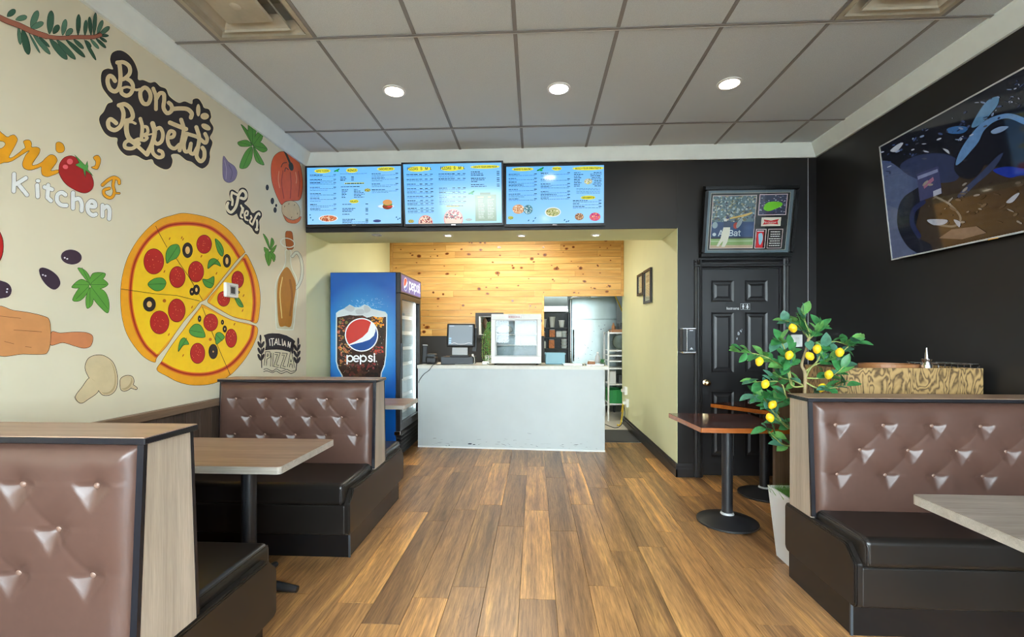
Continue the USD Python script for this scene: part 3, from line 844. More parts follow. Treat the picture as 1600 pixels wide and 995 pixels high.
# ------------------------------------------------------------------ tables
def wall_table(label, x0, x1, y0, y1, top, legx, legs, zt=0.76):
    t = thing('booth_table', label, 'table', ((x0 + x1) / 2, (y0 + y1) / 2, 0))
    r = sbox(min(x0, x1), y0, max(x0, x1), y1).buffer(-0.02).buffer(0.02)
    part(t, 'table_top', prism_xy(r.buffer(-0.003), zt - 0.002, zt), top)
    part(t, 'table_edge', cat(prism_xy(r, zt - 0.036, zt - 0.002)), 'laminate_edge', label='pale edge of the table top')
    cy = (y0 + y1) / 2
    for lx in legs:
        part(t, 'pole', cyl((lx, cy, 0.03), (lx, cy, zt - 0.037), 0.038, 28), 'metal_black', smooth=40)
        part(t, 'mount_plate', chbox(lx - 0.15, lx + 0.15, cy - 0.15, cy + 0.15, zt - 0.045, zt - 0.0365), 'metal_black')
        b = []
        for dx, dy in ((0.27, 0), (-0.27, 0), (0, 0.255), (0, -0.255)):
            p = [(lx, cy, 0.040), (lx + dx * 0.5, cy + dy * 0.5, 0.034), (lx + dx, cy + dy, 0.017)]
            b.append(tube(p, [0.034, 0.026, 0.017], 12))
        part(t, 'cross_base', cat(*b), 'metal_black', smooth=40)
    return t


wall_table('wood-grain booth table between the two tufted booths on the left', XL + 0.036, -1.205, 2.10, 2.69, 'laminate_top', 0, (-1.547,))
wall_table('wood-grain booth table partly hidden behind the middle booth, by the fridge', XL + 0.036, -1.16, 4.02, 4.49, 'laminate_top', 0, (-1.62,))
wall_table('greyish wood-grain booth table at the lower right edge of the photo', 1.478, XR - 0.022, 1.26, 1.87, 'laminate_grey', 0, (2.15,))


def cafe_table(label, corners, base, zt=0.76, loc=None):
    c = np.mean(corners, 0)
    t = thing('pedestal_table', label, 'table', (base[0], base[1], 0), None)
    r = Polygon(corners).buffer(-0.012).buffer(0.012)
    part(t, 'table_top', prism_xy(r.buffer(-0.002), zt - 0.002, zt), 'rust_top', label='glossy dark red-brown top')
    part(t, 'table_edge', prism_xy(r, zt - 0.034, zt - 0.002), 'rust_edge', label='orange-brown wooden edge')
    bx, by = base
    part(t, 'pole', cyl((bx, by, 0.05), (bx, by, zt - 0.034), 0.038, 32), 'metal_black', smooth=40)
    part(t, 'mount_plate', chbox(bx - 0.13, bx + 0.13, by - 0.13, by + 0.13, zt - 0.041, zt - 0.0345), 'metal_black')
    part(t, 'round_base', lathe([(0, 0.001), (0.20, 0.001), (0.212, 0.006), (0.212, 0.018), (0.20, 0.024), (0.12, 0.046), (0.06, 0.062), (0.05, 0.066), (0, 0.066)], 56, (bx, by, 0)), 'metal_black', smooth=30)
    part(t, 'collar', lathe([(0.038, 0.066), (0.048, 0.066), (0.044, 0.078), (0.038, 0.08)], 32, (bx, by, 0)), 'silver_plastic', smooth=40)


cafe_table('glossy red-brown pedestal table standing nearest, in front of the restroom door', [(1.075, 3.735), (1.125, 3.145), (1.72, 3.13), (1.70, 3.72)], (1.423, 3.45))
cafe_table('second red-brown pedestal table set at an angle behind the first', [(1.61, 4.29), (1.985, 3.84), (2.44, 4.10), (2.10, 4.50)], (1.99, 4.06))
# ------------------------------------------------------------------ the mural: flat paint on the left wall, as parts of that wall
def traced(x0, y0, s):
    """Tracing frame: points noted in an enlarged detail -> the wall's own plane (metres)."""
    def f(p, h):
        p = np.asarray(p, float)
        return np.array([on_x(x0 + a / s, y0 + b / s, XL + 0.0006 + h) for a, b in p])
    return f


PF, BF, CF, DF, EF, AF = (180, 320, 3.317), (150, 70, 4.975), (345, 285, 11.7), (400, 510, 11.7), (0, 200, 6.632), (0, 0, 8.29)
GF, HF, IF, JF, KF = (400, 220, 7.11), (340, 180, 2.369), (0, 180, 3.318), (0, 320, 2.764), (0, 0, 3.11)
INK = (38, 30, 28)


def painting(frame, h=0.0):
    p = Print(traced(*frame))
    p.h += h
    return p


def leaf_print(frame, leaves, col, vein, line, h=0.0):
    p = painting(frame, h)
    for lf in leaves:
        g = blob(lf, 5)
        p.add(g, (36, 60, 30), False)
    p.h += p.step
    for lf in leaves:
        g = blob(lf, 5).buffer(-line)
        p.add(g, col, False)
    p.h += p.step
    for lf in leaves:
        a = np.asarray(lf, float)
        c = a.mean(0)
        p.add(LineString([a[0] * 0.9 + c * 0.1, c, c + (c - a[0]) * 0.75]).buffer(line * 0.55), vein, False)
    p.h += p.step
    return p


# --- the pizza
main = blob([(672, 240), (640, 190), (600, 140), (545, 95), (490, 68), (430, 52), (350, 42), (290, 55), (230, 75), (170, 120), (110, 190), (65, 270), (40, 350), (28, 430), (28, 520), (38, 600), (60, 670), (100, 735), (150, 790), (205, 817), (218, 790), (270, 730), (310, 670), (360, 600), (410, 545), (438, 508), (470, 490), (500, 455), (550, 390), (590, 340), (630, 290), (668, 252)])
ring_m = [(640, 272), (600, 210), (550, 160), (490, 120), (420, 102), (340, 100), (270, 112), (210, 147), (160, 197), (120, 262), (95, 332), (83, 420), (83, 500), (95, 580), (120, 660), (160, 730), (212, 780)]
right = blob([(682, 257), (715, 320), (740, 390), (752, 460), (750, 540), (735, 612), (690, 600), (620, 585), (560, 555), (500, 520), (478, 502), (490, 475), (530, 430), (580, 370), (630, 310), (665, 268)])
ring_r = [(668, 285), (698, 360), (713, 430), (719, 510), (710, 598)]
low = blob([(452, 515), (500, 540), (560, 575), (620, 600), (690, 615), (735, 632), (738, 670), (715, 730), (680, 790), (640, 840), (600, 880), (540, 915), (480, 932), (400, 935), (330, 920), (270, 890), (215, 855), (240, 810), (270, 760), (300, 715), (350, 650), (400, 580), (440, 530)])
ring_l = [(714, 630), (702, 690), (670, 745), (630, 795), (580, 838), (520, 865), (450, 877), (370, 872), (300, 850), (236, 815)]


def sector(ring, apex, region):
    return Polygon(list(curve(ring, 5)) + [apex]).buffer(0).intersection(region)


for region, ring, apexes, lab in ((main, ring_m, [(212, 780), (310, 665), (410, 540), (450, 495), (540, 395), (640, 272)], 'painted pizza with its left and upper slices'),
                                  (right, ring_r, [(600, 575), (490, 505), (560, 400)], 'painted pizza slice under the small thermostat'),
                                  (low, ring_l, [(300, 720), (450, 530), (600, 600)], 'painted lower pizza slice standing apart')):
    p = painting(PF)
    p.add(region, (90, 62, 20))
    p.add(region.buffer(-1.8), (238, 164, 28))
    rr = Polygon(list(curve(ring, 5)) + apexes).buffer(0).intersection(region.buffer(-1.8))
    p.add(LineString(curve(ring, 5)).buffer(13).intersection(region.buffer(-1.8)), (222, 112, 22))
    p.add(rr, (247, 200, 26))
    p.add(LineString(curve(ring, 5)).buffer(7).intersection(region.buffer(-1.8)), (176, 44, 16))
    p.add(LineString(curve([(a * 0.985 + 400 * 0.015, b * 0.985 + 500 * 0.015) for a, b in ring], 5)).buffer(3).intersection(region.buffer(-1.8)), (228, 120, 24))
    for ln in ([(210, 110), (232, 155), (268, 220)], [(312, 272), (380, 370), (452, 492)], [(28, 435), (110, 447), (200, 460), (320, 470), (438, 498)], [(452, 530), (500, 655), (550, 775), (596, 880)]):
        p.add(LineString(ln).buffer(1.2).intersection(region), (70, 45, 15), False)
    p.h += p.step
    for x, y in ((282, 175), (345, 170), (352, 178), (447, 266), (255, 345), (525, 355), (398, 530), (278, 672), (352, 780), (618, 618), (660, 548), (665, 470)):
        p.add(oval(x, y, 3, 8, 25).intersection(region), (190, 110, 20), False)
    p.add(oval(255, 497, 9, 9).intersection(region), (200, 110, 20), False)
    p.add(oval(493, 697, 8, 8).intersection(region), (200, 110, 20))
    top = p.h
    nm = p.build(wl, 'pizza_painting', 'mural_paint', label=lab)
    sp = random.Random(3)
    for (x, y, rx, ry) in ((200, 293, 53, 67), (322, 374, 42, 56), (419, 346, 41, 55), (461, 204, 40, 49), (230, 609, 50, 61), (319, 547, 45, 61), (635, 387, 32, 45), (562, 487, 33, 40), (495, 609, 38, 46), (427, 769, 39, 54), (601, 691, 30, 49)):
        if region.contains(Point(x, y)):
            q = painting(PF, top)
            q.add(oval(x, y, rx, ry), (96, 18, 14)).add(oval(x, y, rx - 2.5, ry - 2.5), (184, 32, 26))
            for _ in range(11):
                a, r = sp.uniform(0, 6.28), sp.uniform(0.1, 0.8)
                q.add(oval(x + rx * r * math.cos(a), y + ry * r * math.sin(a), 1.4, 2.2), (240, 140, 90), False)
            q.build(nm, 'pepperoni', 'mural_paint')
    for (x, y, rx, ry, ix, iy) in ((375, 235, 27, 40, 12, 20), (579, 290, 21, 35, 8, 18), (177, 515, 33, 38, 13, 16), (421, 440, 18, 27, 6, 11), (398, 450, 13, 20, 4, 5), (508, 760, 24, 39, 4, 5), (437, 590, 9, 17, 2, 4), (556, 608, 8, 13, 2, 4), (568, 643, 11, 18, 3, 5), (640, 453, 6, 7, 1, 2)):
        if region.contains(Point(x, y)):
            painting(PF, top).add(oval(x, y, rx, ry), (44, 36, 34)).add(oval(x, y, ix, iy), (240, 195, 120)).build(nm, 'olive', 'mural_paint')
    for lf in ([(266, 303), (262, 250), (285, 212), (325, 205), (338, 240), (320, 275), (290, 290)], [(168, 412), (200, 382), (245, 378), (265, 405), (245, 440), (205, 445)], [(517, 176), (545, 195), (563, 235), (555, 268), (530, 240)], [(480, 332), (485, 290), (510, 276), (535, 290), (548, 320), (515, 308)], [(452, 385), (480, 385), (512, 370), (512, 410), (495, 432), (465, 420)], [(383, 650), (410, 618), (445, 625), (468, 682), (430, 688), (395, 675)], [(326, 762), (335, 705), (360, 688), (383, 722), (355, 728)], [(520, 670), (545, 660), (568, 685), (545, 710), (522, 722)], [(618, 480), (640, 480), (666, 527), (640, 525)]):
        if region.contains(Point(*np.mean(lf, 0))):
            leaf_print(PF, [lf], (78, 150, 62), (44, 96, 40), 2.2, top).build(nm, 'basil_leaf', 'mural_paint')

# --- lettering
b = painting(BF)
black = blob([(110, 110), (125, 65), (165, 45), (210, 50), (260, 85), (300, 140), (325, 210), (328, 270), (370, 275), (420, 295), (460, 290), (500, 325), (545, 345), (570, 400), (640, 450), (690, 440), (745, 460), (755, 425), (795, 420), (825, 460), (840, 490), (880, 505), (895, 560), (885, 590), (912, 640), (905, 680), (885, 720), (905, 760), (885, 830), (885, 880), (870, 930), (830, 960), (790, 945), (745, 910), (700, 895), (640, 850), (585, 855), (595, 900), (580, 950), (545, 968), (500, 955), (455, 925), (435, 890), (380, 895), (310, 860), (240, 860), (190, 820), (165, 770), (165, 725), (110, 715), (65, 680), (30, 610), (28, 560), (60, 520), (90, 460), (130, 440), (90, 390), (50, 330), (38, 260), (50, 205), (90, 185), (132, 190), (118, 150)])
b.add(black.buffer(7), (226, 214, 176)).add(black, (44, 36, 38))
CRM = (222, 202, 158)
strokes = []
for pts, w in (([(182, 150), (188, 200), (190, 265), (180, 330), (150, 362), (112, 345), (92, 300), (92, 262), (107, 242), (130, 252), (148, 280)], 30), ([(165, 138), (215, 136), (258, 168), (262, 220), (228, 258), (198, 272)], 28),
               ([(228, 258), (272, 285), (288, 330), (270, 378), (235, 395), (200, 375), (195, 342)], 28), ([(195, 340), (245, 328), (310, 350), (340, 345)], 18), ([(445, 340), (465, 400), (466, 500)], 26), ([(466, 425), (495, 378), (526, 382), (530, 430), (525, 490), (555, 532), (592, 505), (584, 468), (566, 450)], 28),
               ([(590, 500), (650, 494), (710, 500), (744, 532), (738, 565)], 30), ([(178, 470), (225, 462), (266, 492), (286, 545), (276, 575), (238, 592)], 30), ([(192, 470), (214, 535), (198, 620), (150, 662), (104, 645), (94, 602), (112, 578), (138, 592), (156, 608)], 30),
               ([(240, 590), (236, 655), (250, 715), (288, 752), (330, 738)], 34), ([(335, 768), (282, 805), (228, 798), (226, 762), (262, 746), (322, 788), (392, 852)], 26), ([(240, 600), (280, 600), (306, 612)], 18), ([(345, 575), (360, 640), (352, 738)], 26), ([(362, 636), (395, 640), (402, 680), (372, 702)], 22),
               ([(372, 702), (398, 722), (376, 742), (350, 738)], 22), ([(440, 612), (456, 680), (436, 770), (396, 850)], 34), ([(458, 660), (498, 646), (520, 692), (510, 748), (476, 770), (452, 748)], 26), ([(400, 700), (450, 690)], 12), ([(436, 790), (444, 842), (482, 874), (518, 866), (514, 834), (490, 822)], 26),
               ([(556, 722), (598, 715), (608, 682), (576, 672), (556, 722), (570, 782), (610, 806), (648, 775)], 26), ([(662, 582), (682, 655), (668, 745), (650, 820)], 28), ([(575, 605), (640, 632), (700, 655)], 30), ([(706, 690), (684, 770), (692, 826), (722, 822), (738, 768)], 26), ([(738, 768), (732, 832), (760, 846), (786, 800)], 26),
               ([(780, 640), (802, 720), (792, 800), (782, 865), (812, 905), (840, 880), (842, 826), (828, 800)], 28), ([(712, 692), (790, 718), (848, 762), (864, 730), (848, 692)], 26)):
    strokes.append(stroke(pts, w * 1.12))
strokes.append(stroke([(380, 332), (415, 362), (424, 410), (405, 456), (370, 455), (347, 412), (347, 362)], 32, closed=True))
b.add(unary_union(strokes), CRM, False)
b.add(oval(795, 508, 17, 48), CRM, False).add(oval(845, 555, 33, 26), CRM, False).add(oval(855, 638, 40, 22, 28), CRM)
b.build(wl, 'bon_appetit_lettering', 'mural_paint', label='cream script reading Bon Appetit on a black patch')

f = painting(CF)
blk = blob([(85, 400), (110, 340), (160, 330), (190, 340), (170, 290), (155, 220), (165, 155), (210, 130), (260, 150), (310, 185), (340, 120), (390, 95), (450, 110), (490, 170), (500, 250), (480, 330), (430, 380), (470, 420), (530, 480), (560, 540), (600, 560), (640, 530), (700, 510), (745, 550), (750, 620), (720, 670), (700, 720), (710, 800), (705, 900), (680, 945), (630, 930), (590, 880), (570, 840), (510, 780), (470, 765), (420, 720), (390, 680), (340, 670), (305, 600), (290, 570), (220, 605), (150, 590), (100, 530)])
f.add(blk.buffer(8), (226, 214, 176)).add(blk, INK)
for pts, w in (([(130, 375), (112, 430), (125, 500), (182, 545), (240, 500), (280, 430), (305, 330), (330, 220), (390, 150), (446, 180), (462, 250), (430, 298), (370, 285)], 52), ([(205, 180), (250, 205), (320, 235)], 42), ([(205, 185), (192, 260), (215, 335), (208, 410)], 42), ([(370, 420), (392, 480), (368, 570), (366, 620), (392, 642)], 34), ([(390, 465), (412, 470), (402, 560)], 26),
               ([(432, 592), (482, 600), (496, 540), (466, 520), (436, 580), (450, 670), (492, 692)], 32), ([(550, 610), (562, 650), (532, 700), (542, 740), (580, 772)], 32), ([(580, 770), (620, 670), (660, 590), (698, 562), (710, 592)], 38), ([(660, 690), (666, 760), (655, 865)], 36)):
    f.add(stroke(pts, w), (232, 222, 194), False)
f.add(oval(655, 858, 32, 30), (232, 222, 194))
f.build(wl, 'fresh_lettering', 'mural_paint', label='small white script reading Fresh on black')

d = painting(DF)
d.add(poly([(140, 160), (220, 132), (300, 122), (430, 130), (560, 165), (660, 220), (718, 270), (690, 340), (680, 500), (600, 460), (480, 430), (380, 420), (260, 425), (165, 435), (185, 330), (165, 210)]), (34, 28, 36))
for pts in ([(245, 235), (258, 345)], [(270, 225), (325, 220)], [(298, 225), (300, 350)], [(335, 335), (372, 225), (395, 330)], [(348, 300), (388, 296)], [(412, 225), (420, 330), (450, 335)], [(480, 235), (485, 345)], [(505, 345), (525, 265), (545, 358)], [(510, 322), (540, 326)], [(582, 370), (592, 278), (618, 385), (632, 292)]):
    d.add(LineString(pts).buffer(9), (236, 230, 212), False)
letters = [[(168, 715), (192, 480), (240, 482), (246, 545), (190, 580)], [(282, 735), (300, 482)], [(342, 492), (418, 496), (345, 715), (420, 732)], [(470, 504), (545, 510), (466, 740), (540, 752)], [(592, 742), (640, 512), (688, 758)], [(612, 662), (668, 668)]]
d.add(unary_union([LineString(q).buffer(24, join_style=2, cap_style=2) for q in letters]), (44, 40, 36))
d.add(unary_union([LineString(q).buffer(14, join_style=2, cap_style=2) for q in letters]), (214, 206, 172))
for dy in (0, 40):
    d.add(stroke([(140, 785 + dy), (200, 772 + dy), (300, 815 + dy * 0.7), (370, 775 + dy), (460, 820 + dy), (560, 785 + dy), (640, 820 + dy), (722, 802 + dy * 0.5)], 11), (60, 56, 46), False)
for x0, x1, sy in ((78, 104, 160), (768, 730, 215)):
    d.add(LineString([(x0, sy), ((x0 + x1) / 2 + 10, sy + 330), (x1, sy + 590)]).buffer(8), (34, 28, 32), False)
    d.add(oval(x0 + 4, sy + 50, 18, 60), (34, 28, 32), False)
    for k in range(3):
        for s in (-1, 1):
            d.add(affinity.rotate(oval((x0 + x1) / 2 + s * 30, sy + 170 + k * 115, 24, 66), s * 25, origin='center'), (34, 28, 32), False)
d.build(wl, 'italian_pizza_lettering', 'mural_paint', label='black banner with wheat ears reading Italian Pizza')

e = painting(EF)
ari = blob([(-34, 30), (20, 50), (75, 90), (110, 75), (150, 70), (182, 110), (175, 150), (130, 235), (95, 300), (130, 300), (200, 250), (235, 220), (258, 205), (250, 170), (240, 140), (265, 122), (310, 125), (330, 160), (330, 195), (380, 195), (415, 215), (410, 260), (370, 320), (335, 378), (370, 380), (430, 350), (470, 310), (520, 275), (570, 285), (595, 330), (580, 370), (530, 440), (605, 430), (605, 465), (550, 490), (490, 508), (440, 490), (425, 450), (425, 405), (380, 420), (310, 438), (250, 420), (230, 375), (245, 320), (270, 270), (300, 238), (250, 265), (180, 310), (110, 350), (40, 360), (-34, 350)], 4)
ari = ari.difference(blob([(-34, 205), (-34, 145), (30, 142), (52, 168), (20, 205)], 4))
YEL = (232, 160, 16)
e.edge(ari, YEL, 4)
e.edge(blob([(575, 200), (580, 155), (615, 142), (655, 165), (672, 215), (655, 250), (610, 258), (580, 235)]), YEL, 4)
e.edge(blob([(965, 310), (985, 285), (1020, 282), (1045, 320), (1040, 370), (1015, 425), (975, 425), (942, 405), (980, 390), (990, 350)], 4), YEL, 4)
ss = unary_union([stroke([(1062, 590), (1120, 540), (1180, 512), (1228, 535), (1236, 572)], 38), stroke([(1182, 535), (1172, 600), (1185, 655), (1168, 708), (1130, 722), (1082, 690), (1078, 645), (1132, 625)], 36), LineString([(1180, 672), (1238, 676)]).buffer(12)])
e.edge(ss, YEL, 4)
e.build(wl, 'name_lettering', 'mural_paint', label="yellow script letters ari and 's around the painted tomato")
k = painting(EF)
kl = [[[(147, 478), (142, 655)], [(152, 590), (268, 518)], [(192, 585), (280, 692)]], [[(386, 592), (391, 710)]], [[(500, 592), (492, 720), (528, 752)], [(462, 612), (540, 636)]], [[(678, 692), (640, 668), (597, 692), (592, 750), (630, 795), (688, 802)]], [[(757, 672), (757, 830)], [(765, 742), (818, 732), (845, 780), (846, 855)]], [[(907, 808), (983, 814), (980, 772), (942, 757), (907, 800), (917, 868), (960, 903), (992, 895)]], [[(1062, 802), (1062, 912)], [(1066, 840), (1108, 812), (1135, 850), (1131, 940)]]]
for L in kl:
    cs = unary_union([LineString(curve(q, 5) if len(q) > 3 else q).buffer(25) for q in L])
    k.add(cs, (60, 58, 54), False)
k.add(oval(395, 547, 30, 22), (60, 58, 54))
for L in kl:
    k.add(unary_union([LineString(curve(q, 5) if len(q) > 3 else q).buffer(21) for q in L]), (232, 234, 232), False)
k.add(oval(395, 547, 26, 18), (232, 234, 232))
k.build(wl, 'kitchen_lettering', 'mural_paint', label='white rounded letters reading Kitchen')

# --- vegetables and tools
t = painting(EF, 0.0016)
tom = blob([(607, 420), (620, 360), (665, 305), (730, 285), (780, 300), (815, 330), (880, 400), (930, 460), (965, 530), (972, 590), (950, 640), (900, 672), (840, 670), (770, 640), (690, 590), (640, 530), (612, 470)])
t.edge(tom, (166, 26, 26), 4, (70, 14, 14)).add(oval(724, 347, 31, 30), (226, 96, 104), False).add(oval(678, 402, 28, 23, 10), (226, 96, 104))
t.edge(poly([(768, 272), (800, 300), (835, 335), (868, 370), (885, 385), (905, 338), (915, 395), (910, 430), (940, 460), (968, 500), (890, 440), (888, 480), (885, 520), (870, 470), (862, 430), (835, 415), (778, 382), (820, 358)]), (80, 150, 68), 3, (36, 70, 34))
t.build(wl, 'tomato_painting', 'mural_paint', label='painted red tomato standing for a letter in the name')

a = painting(AF)
for base, tip, w in [((90, 215), (200, 125), 66), ((200, 255), (352, 215), 62), ((400, 360), (490, 135), 74), ((400, 370), (565, 290), 66), ((640, 445), (665, 135), 78), ((690, 440), (762, 322), 66), ((810, 460), (850, 248), 60), ((850, 460), (940, 372), 62), ((1010, 460), (1020, 182), 54), ((1100, 460), (1115, 258), 46), ((1180, 460), (1158, 215), 46), ((1215, 460), (1238, 162), 46), ((1260, 440), (1330, 260), 50), ((1290, 450), (1420, 345), 54), ((1290, 460), (1410, 462), 34),
                     ((240, 350), (265, 580), 46), ((290, 370), (372, 710), 82), ((370, 420), (520, 692), 26), ((420, 430), (652, 705), 56), ((500, 470), (645, 612), 34), ((640, 500), (872, 772), 76), ((730, 510), (980, 770), 62), ((850, 510), (1104, 742), 52), ((950, 505), (1085, 632), 46), ((1090, 510), (1245, 782), 38), ((1110, 520), (1182, 612), 36), ((1170, 505), (1282, 632), 38), ((1240, 495), (1374, 622), 38), ((1290, 480), (1385, 545), 34)]:
    base, tip = np.array(base, float), np.array(tip, float)
    u = tip - base
    n = np.array([-u[1], u[0]]) / np.linalg.norm(u)
    w *= 1.3
    g = blob([base, base + u * 0.35 + n * w * 0.42, base + u * 0.8 + n * w * 0.40, tip, base + u * 0.8 - n * w * 0.40, base + u * 0.35 - n * w * 0.42], 4)
    a.add(g, (22, 44, 34), False)
    a.h += 0.00003
    a.add(g.buffer(-4), [(46, 88, 66), (82, 122, 98), (60, 100, 78)][int(tip[0]) % 3], False)
    a.h += 0.00003
br = [(-30, 215), (100, 275), (250, 330), (420, 410), (600, 470), (780, 492), (1000, 480), (1200, 480), (1300, 455)]
a.h += a.step
a.add(unary_union([stroke(br[:5], 74), stroke(br[3:], 56)]), (62, 34, 26)).add(unary_union([stroke(br[:5], 64), stroke(br[3:], 46)]), (164, 98, 76))
a.build(wl, 'herb_sprig_painting', 'mural_paint', label='painted green needle-leaved herb sprig on a brown stem')

for frame, leaves, lab, ln in ((JF, [[(390, 345), (335, 275), (365, 280), (388, 310)], [(390, 340), (400, 295), (455, 295), (440, 325)], [(390, 345), (430, 315), (468, 340), (445, 360), (410, 362)], [(390, 345), (350, 320), (308, 355), (345, 360)], [(385, 350), (345, 355), (312, 410), (345, 415), (375, 385)], [(390, 355), (370, 400), (375, 447), (400, 430), (405, 385)], [(395, 355), (400, 400), (430, 440), (466, 468), (472, 420), (450, 370)]], 'painted basil sprig beside the dark olives', 1.6),
                               (KF, [[(1228, 708), (1170, 605), (1210, 640), (1222, 680)], [(1228, 705), (1205, 640), (1212, 590), (1245, 620), (1240, 665)], [(1230, 705), (1245, 650), (1278, 640), (1270, 685)], [(1230, 708), (1265, 690), (1300, 725), (1275, 740)], [(1230, 712), (1250, 735), (1285, 800), (1250, 790), (1235, 760)], [(1225, 712), (1190, 740), (1163, 812), (1200, 815), (1225, 770)], [(1225, 708), (1200, 680), (1155, 690), (1170, 712)]], 'painted basil sprig under the crown moulding', 1.6),
                               (JF, [[(1165, 195), (1135, 125), (1158, 150)], [(1165, 195), (1172, 142), (1185, 165)], [(1168, 195), (1195, 172), (1182, 205)], [(1165, 200), (1190, 218), (1182, 247)], [(1162, 200), (1143, 215), (1160, 265), (1174, 230)], [(1162, 195), (1140, 182), (1145, 207)]], 'small painted basil sprig beside the oil bottle', 1.2)):
    leaf_print(frame, leaves, (92, 156, 58), (44, 98, 38), ln).build(wl, 'basil_painting', 'mural_paint', label=lab)

p = painting(KF)
p.edge(blob([(1085, 758), (1110, 785), (1140, 808), (1153, 840), (1140, 875), (1110, 888), (1086, 870), (1081, 825)]), (124, 114, 148), 1.4, (70, 62, 84))
p.add(stroke([(1092, 780), (1100, 820), (1098, 870)], 3), (164, 154, 180), False).add(stroke([(1112, 800), (1128, 835), (1122, 872)], 3), (96, 86, 120))
p.build(wl, 'garlic_painting', 'mural_paint', label='painted purple garlic bulb')

p = painting(GF)
p.edge(blob([(165, 350), (170, 250), (200, 170), (255, 125), (310, 118), (370, 135), (440, 190), (490, 260), (515, 380), (520, 500), (510, 600), (480, 660), (400, 668), (330, 675), (285, 712), (240, 640), (200, 540), (175, 450)]), (224, 92, 34), 4, (110, 44, 18))
for pts, c in (([(255, 340), (248, 430), (262, 520)], (238, 150, 96)), ([(440, 350), (452, 420), (446, 470)], (238, 150, 96)), ([(300, 330), (285, 470), (310, 640)], (176, 58, 22)), ([(380, 350), (390, 480), (380, 640)], (176, 58, 22)), ([(470, 340), (485, 460), (470, 620)], (176, 58, 22)), ([(280, 290), (300, 250), (340, 240)], (90, 40, 22)), ([(360, 320), (330, 300), (320, 340)], (90, 40, 22))):
    p.add(stroke(pts, 9), c, False)
p.h += p.step
p.add(stroke([(308, 92), (345, 170), (380, 250)], 22), (50, 46, 34), False).add(oval(390, 285, 26, 48, -12), (46, 50, 40))
p.build(wl, 'pumpkin_painting', 'mural_paint', label='painted orange pumpkin in the corner by the menu screens')
p = painting(GF, 0.0022)
p.edge(blob([(298, 815), (350, 860), (420, 880), (497, 838), (492, 880), (450, 915), (400, 918), (340, 895)]), (214, 110, 50), 3, (110, 50, 24))
p.edge(blob([(285, 760), (290, 710), (330, 675), (390, 663), (440, 680), (480, 730), (492, 800), (480, 850), (440, 875), (390, 875), (330, 845), (295, 810)]), (212, 184, 138), 4, (120, 80, 44))
for x, y in ((318, 728), (365, 700), (428, 712), (460, 808), (395, 850)):
    p.add(oval(x, y, 4, 11, 20), (130, 96, 60), False)
p.build(wl, 'potato_painting', 'mural_paint', label='painted cut potato below the pumpkin')
p = painting(GF)
for x, y, rx, ry in ((125, 518, 17, 32), (182, 668, 19, 36), (224, 718, 11, 18), (212, 768, 18, 31)):
    p.add(oval(x, y, rx, ry), (44, 36, 36), False)
p.build(wl, 'peppercorn_painting', 'mural_paint', label='four dark painted dots beside the pumpkin')

p = painting(HF)
body = unary_union([blob([(250, 500), (250, 540), (240, 570), (222, 600), (212, 640), (214, 720), (216, 785), (225, 793), (272, 795), (282, 788), (290, 720), (298, 650), (292, 600), (278, 570), (272, 540), (272, 500)])])
p.add(body, (226, 230, 218)).add(body.buffer(-3.2), (206, 202, 172))
p.add(stroke([(277, 522), (292, 508), (306, 525), (313, 560), (311, 600), (300, 628), (290, 640)], 12), (120, 124, 116)).add(stroke([(277, 522), (292, 508), (306, 525), (313, 560), (311, 600), (300, 628), (290, 640)], 9), (214, 218, 202))
p.add(blob([(250, 565), (232, 590), (222, 630), (221, 700), (228, 776), (250, 780), (272, 778), (281, 700), (290, 630), (278, 592), (262, 565)]), (176, 116, 24)).add(stroke([(240, 600), (231, 660), (238, 750)], 4), (226, 200, 120), False).add(stroke([(268, 610), (276, 670), (268, 740)], 8), (150, 92, 18))
p.edge(blob([(252, 432), (263, 428), (276, 433), (280, 460), (281, 492), (268, 498), (256, 494), (251, 460)], 4), (172, 92, 34), 1.2, (84, 44, 18))
p.add(oval(259, 472, 28, 18, 15).difference(oval(259, 472, 24, 14.5, 15)), (222, 226, 214))
p.build(wl, 'oil_bottle_painting', 'mural_paint', label='painted glass bottle of golden oil with a cork')

for sh, lab in ((oval(370, 735, 54, 38, 6), 'painted dark olive, topmost of the three'), (blob([(203, 800), (225, 790), (265, 805), (300, 835), (313, 870), (300, 895), (275, 903), (240, 880), (212, 840)]), 'painted dark olive between the other two'), (blob([(-24, 862), (20, 862), (50, 880), (60, 910), (45, 940), (0, 950), (-24, 950)]), 'painted dark olive cut by the left edge of the photo')):
    p = painting(IF)
    p.add(sh.buffer(4), (214, 204, 182)).add(sh, (58, 40, 58))
    x0, y0, x1, y1 = sh.bounds
    q = ((0.18, 0.55), (0.30, 0.62)) if x0 > 0 else ((0.75, 0.45), (0.72, 0.6))
    for u, v in q:
        p.add(oval(x0 + u * (x1 - x0), y0 + v * (y1 - y0) * (0.6 if x0 > 0 and x0 < 300 else 1), 5, 4.5), (226, 222, 230), False)
    p.build(wl, 'olive_painting', 'mural_paint', label=lab)
painting(IF).edge(oval(-24, 680, 43, 92), (178, 24, 22), 3, (70, 14, 14)).build(wl, 'red_pepper_painting', 'mural_paint', label='red painted shape cut by the left edge of the photo')

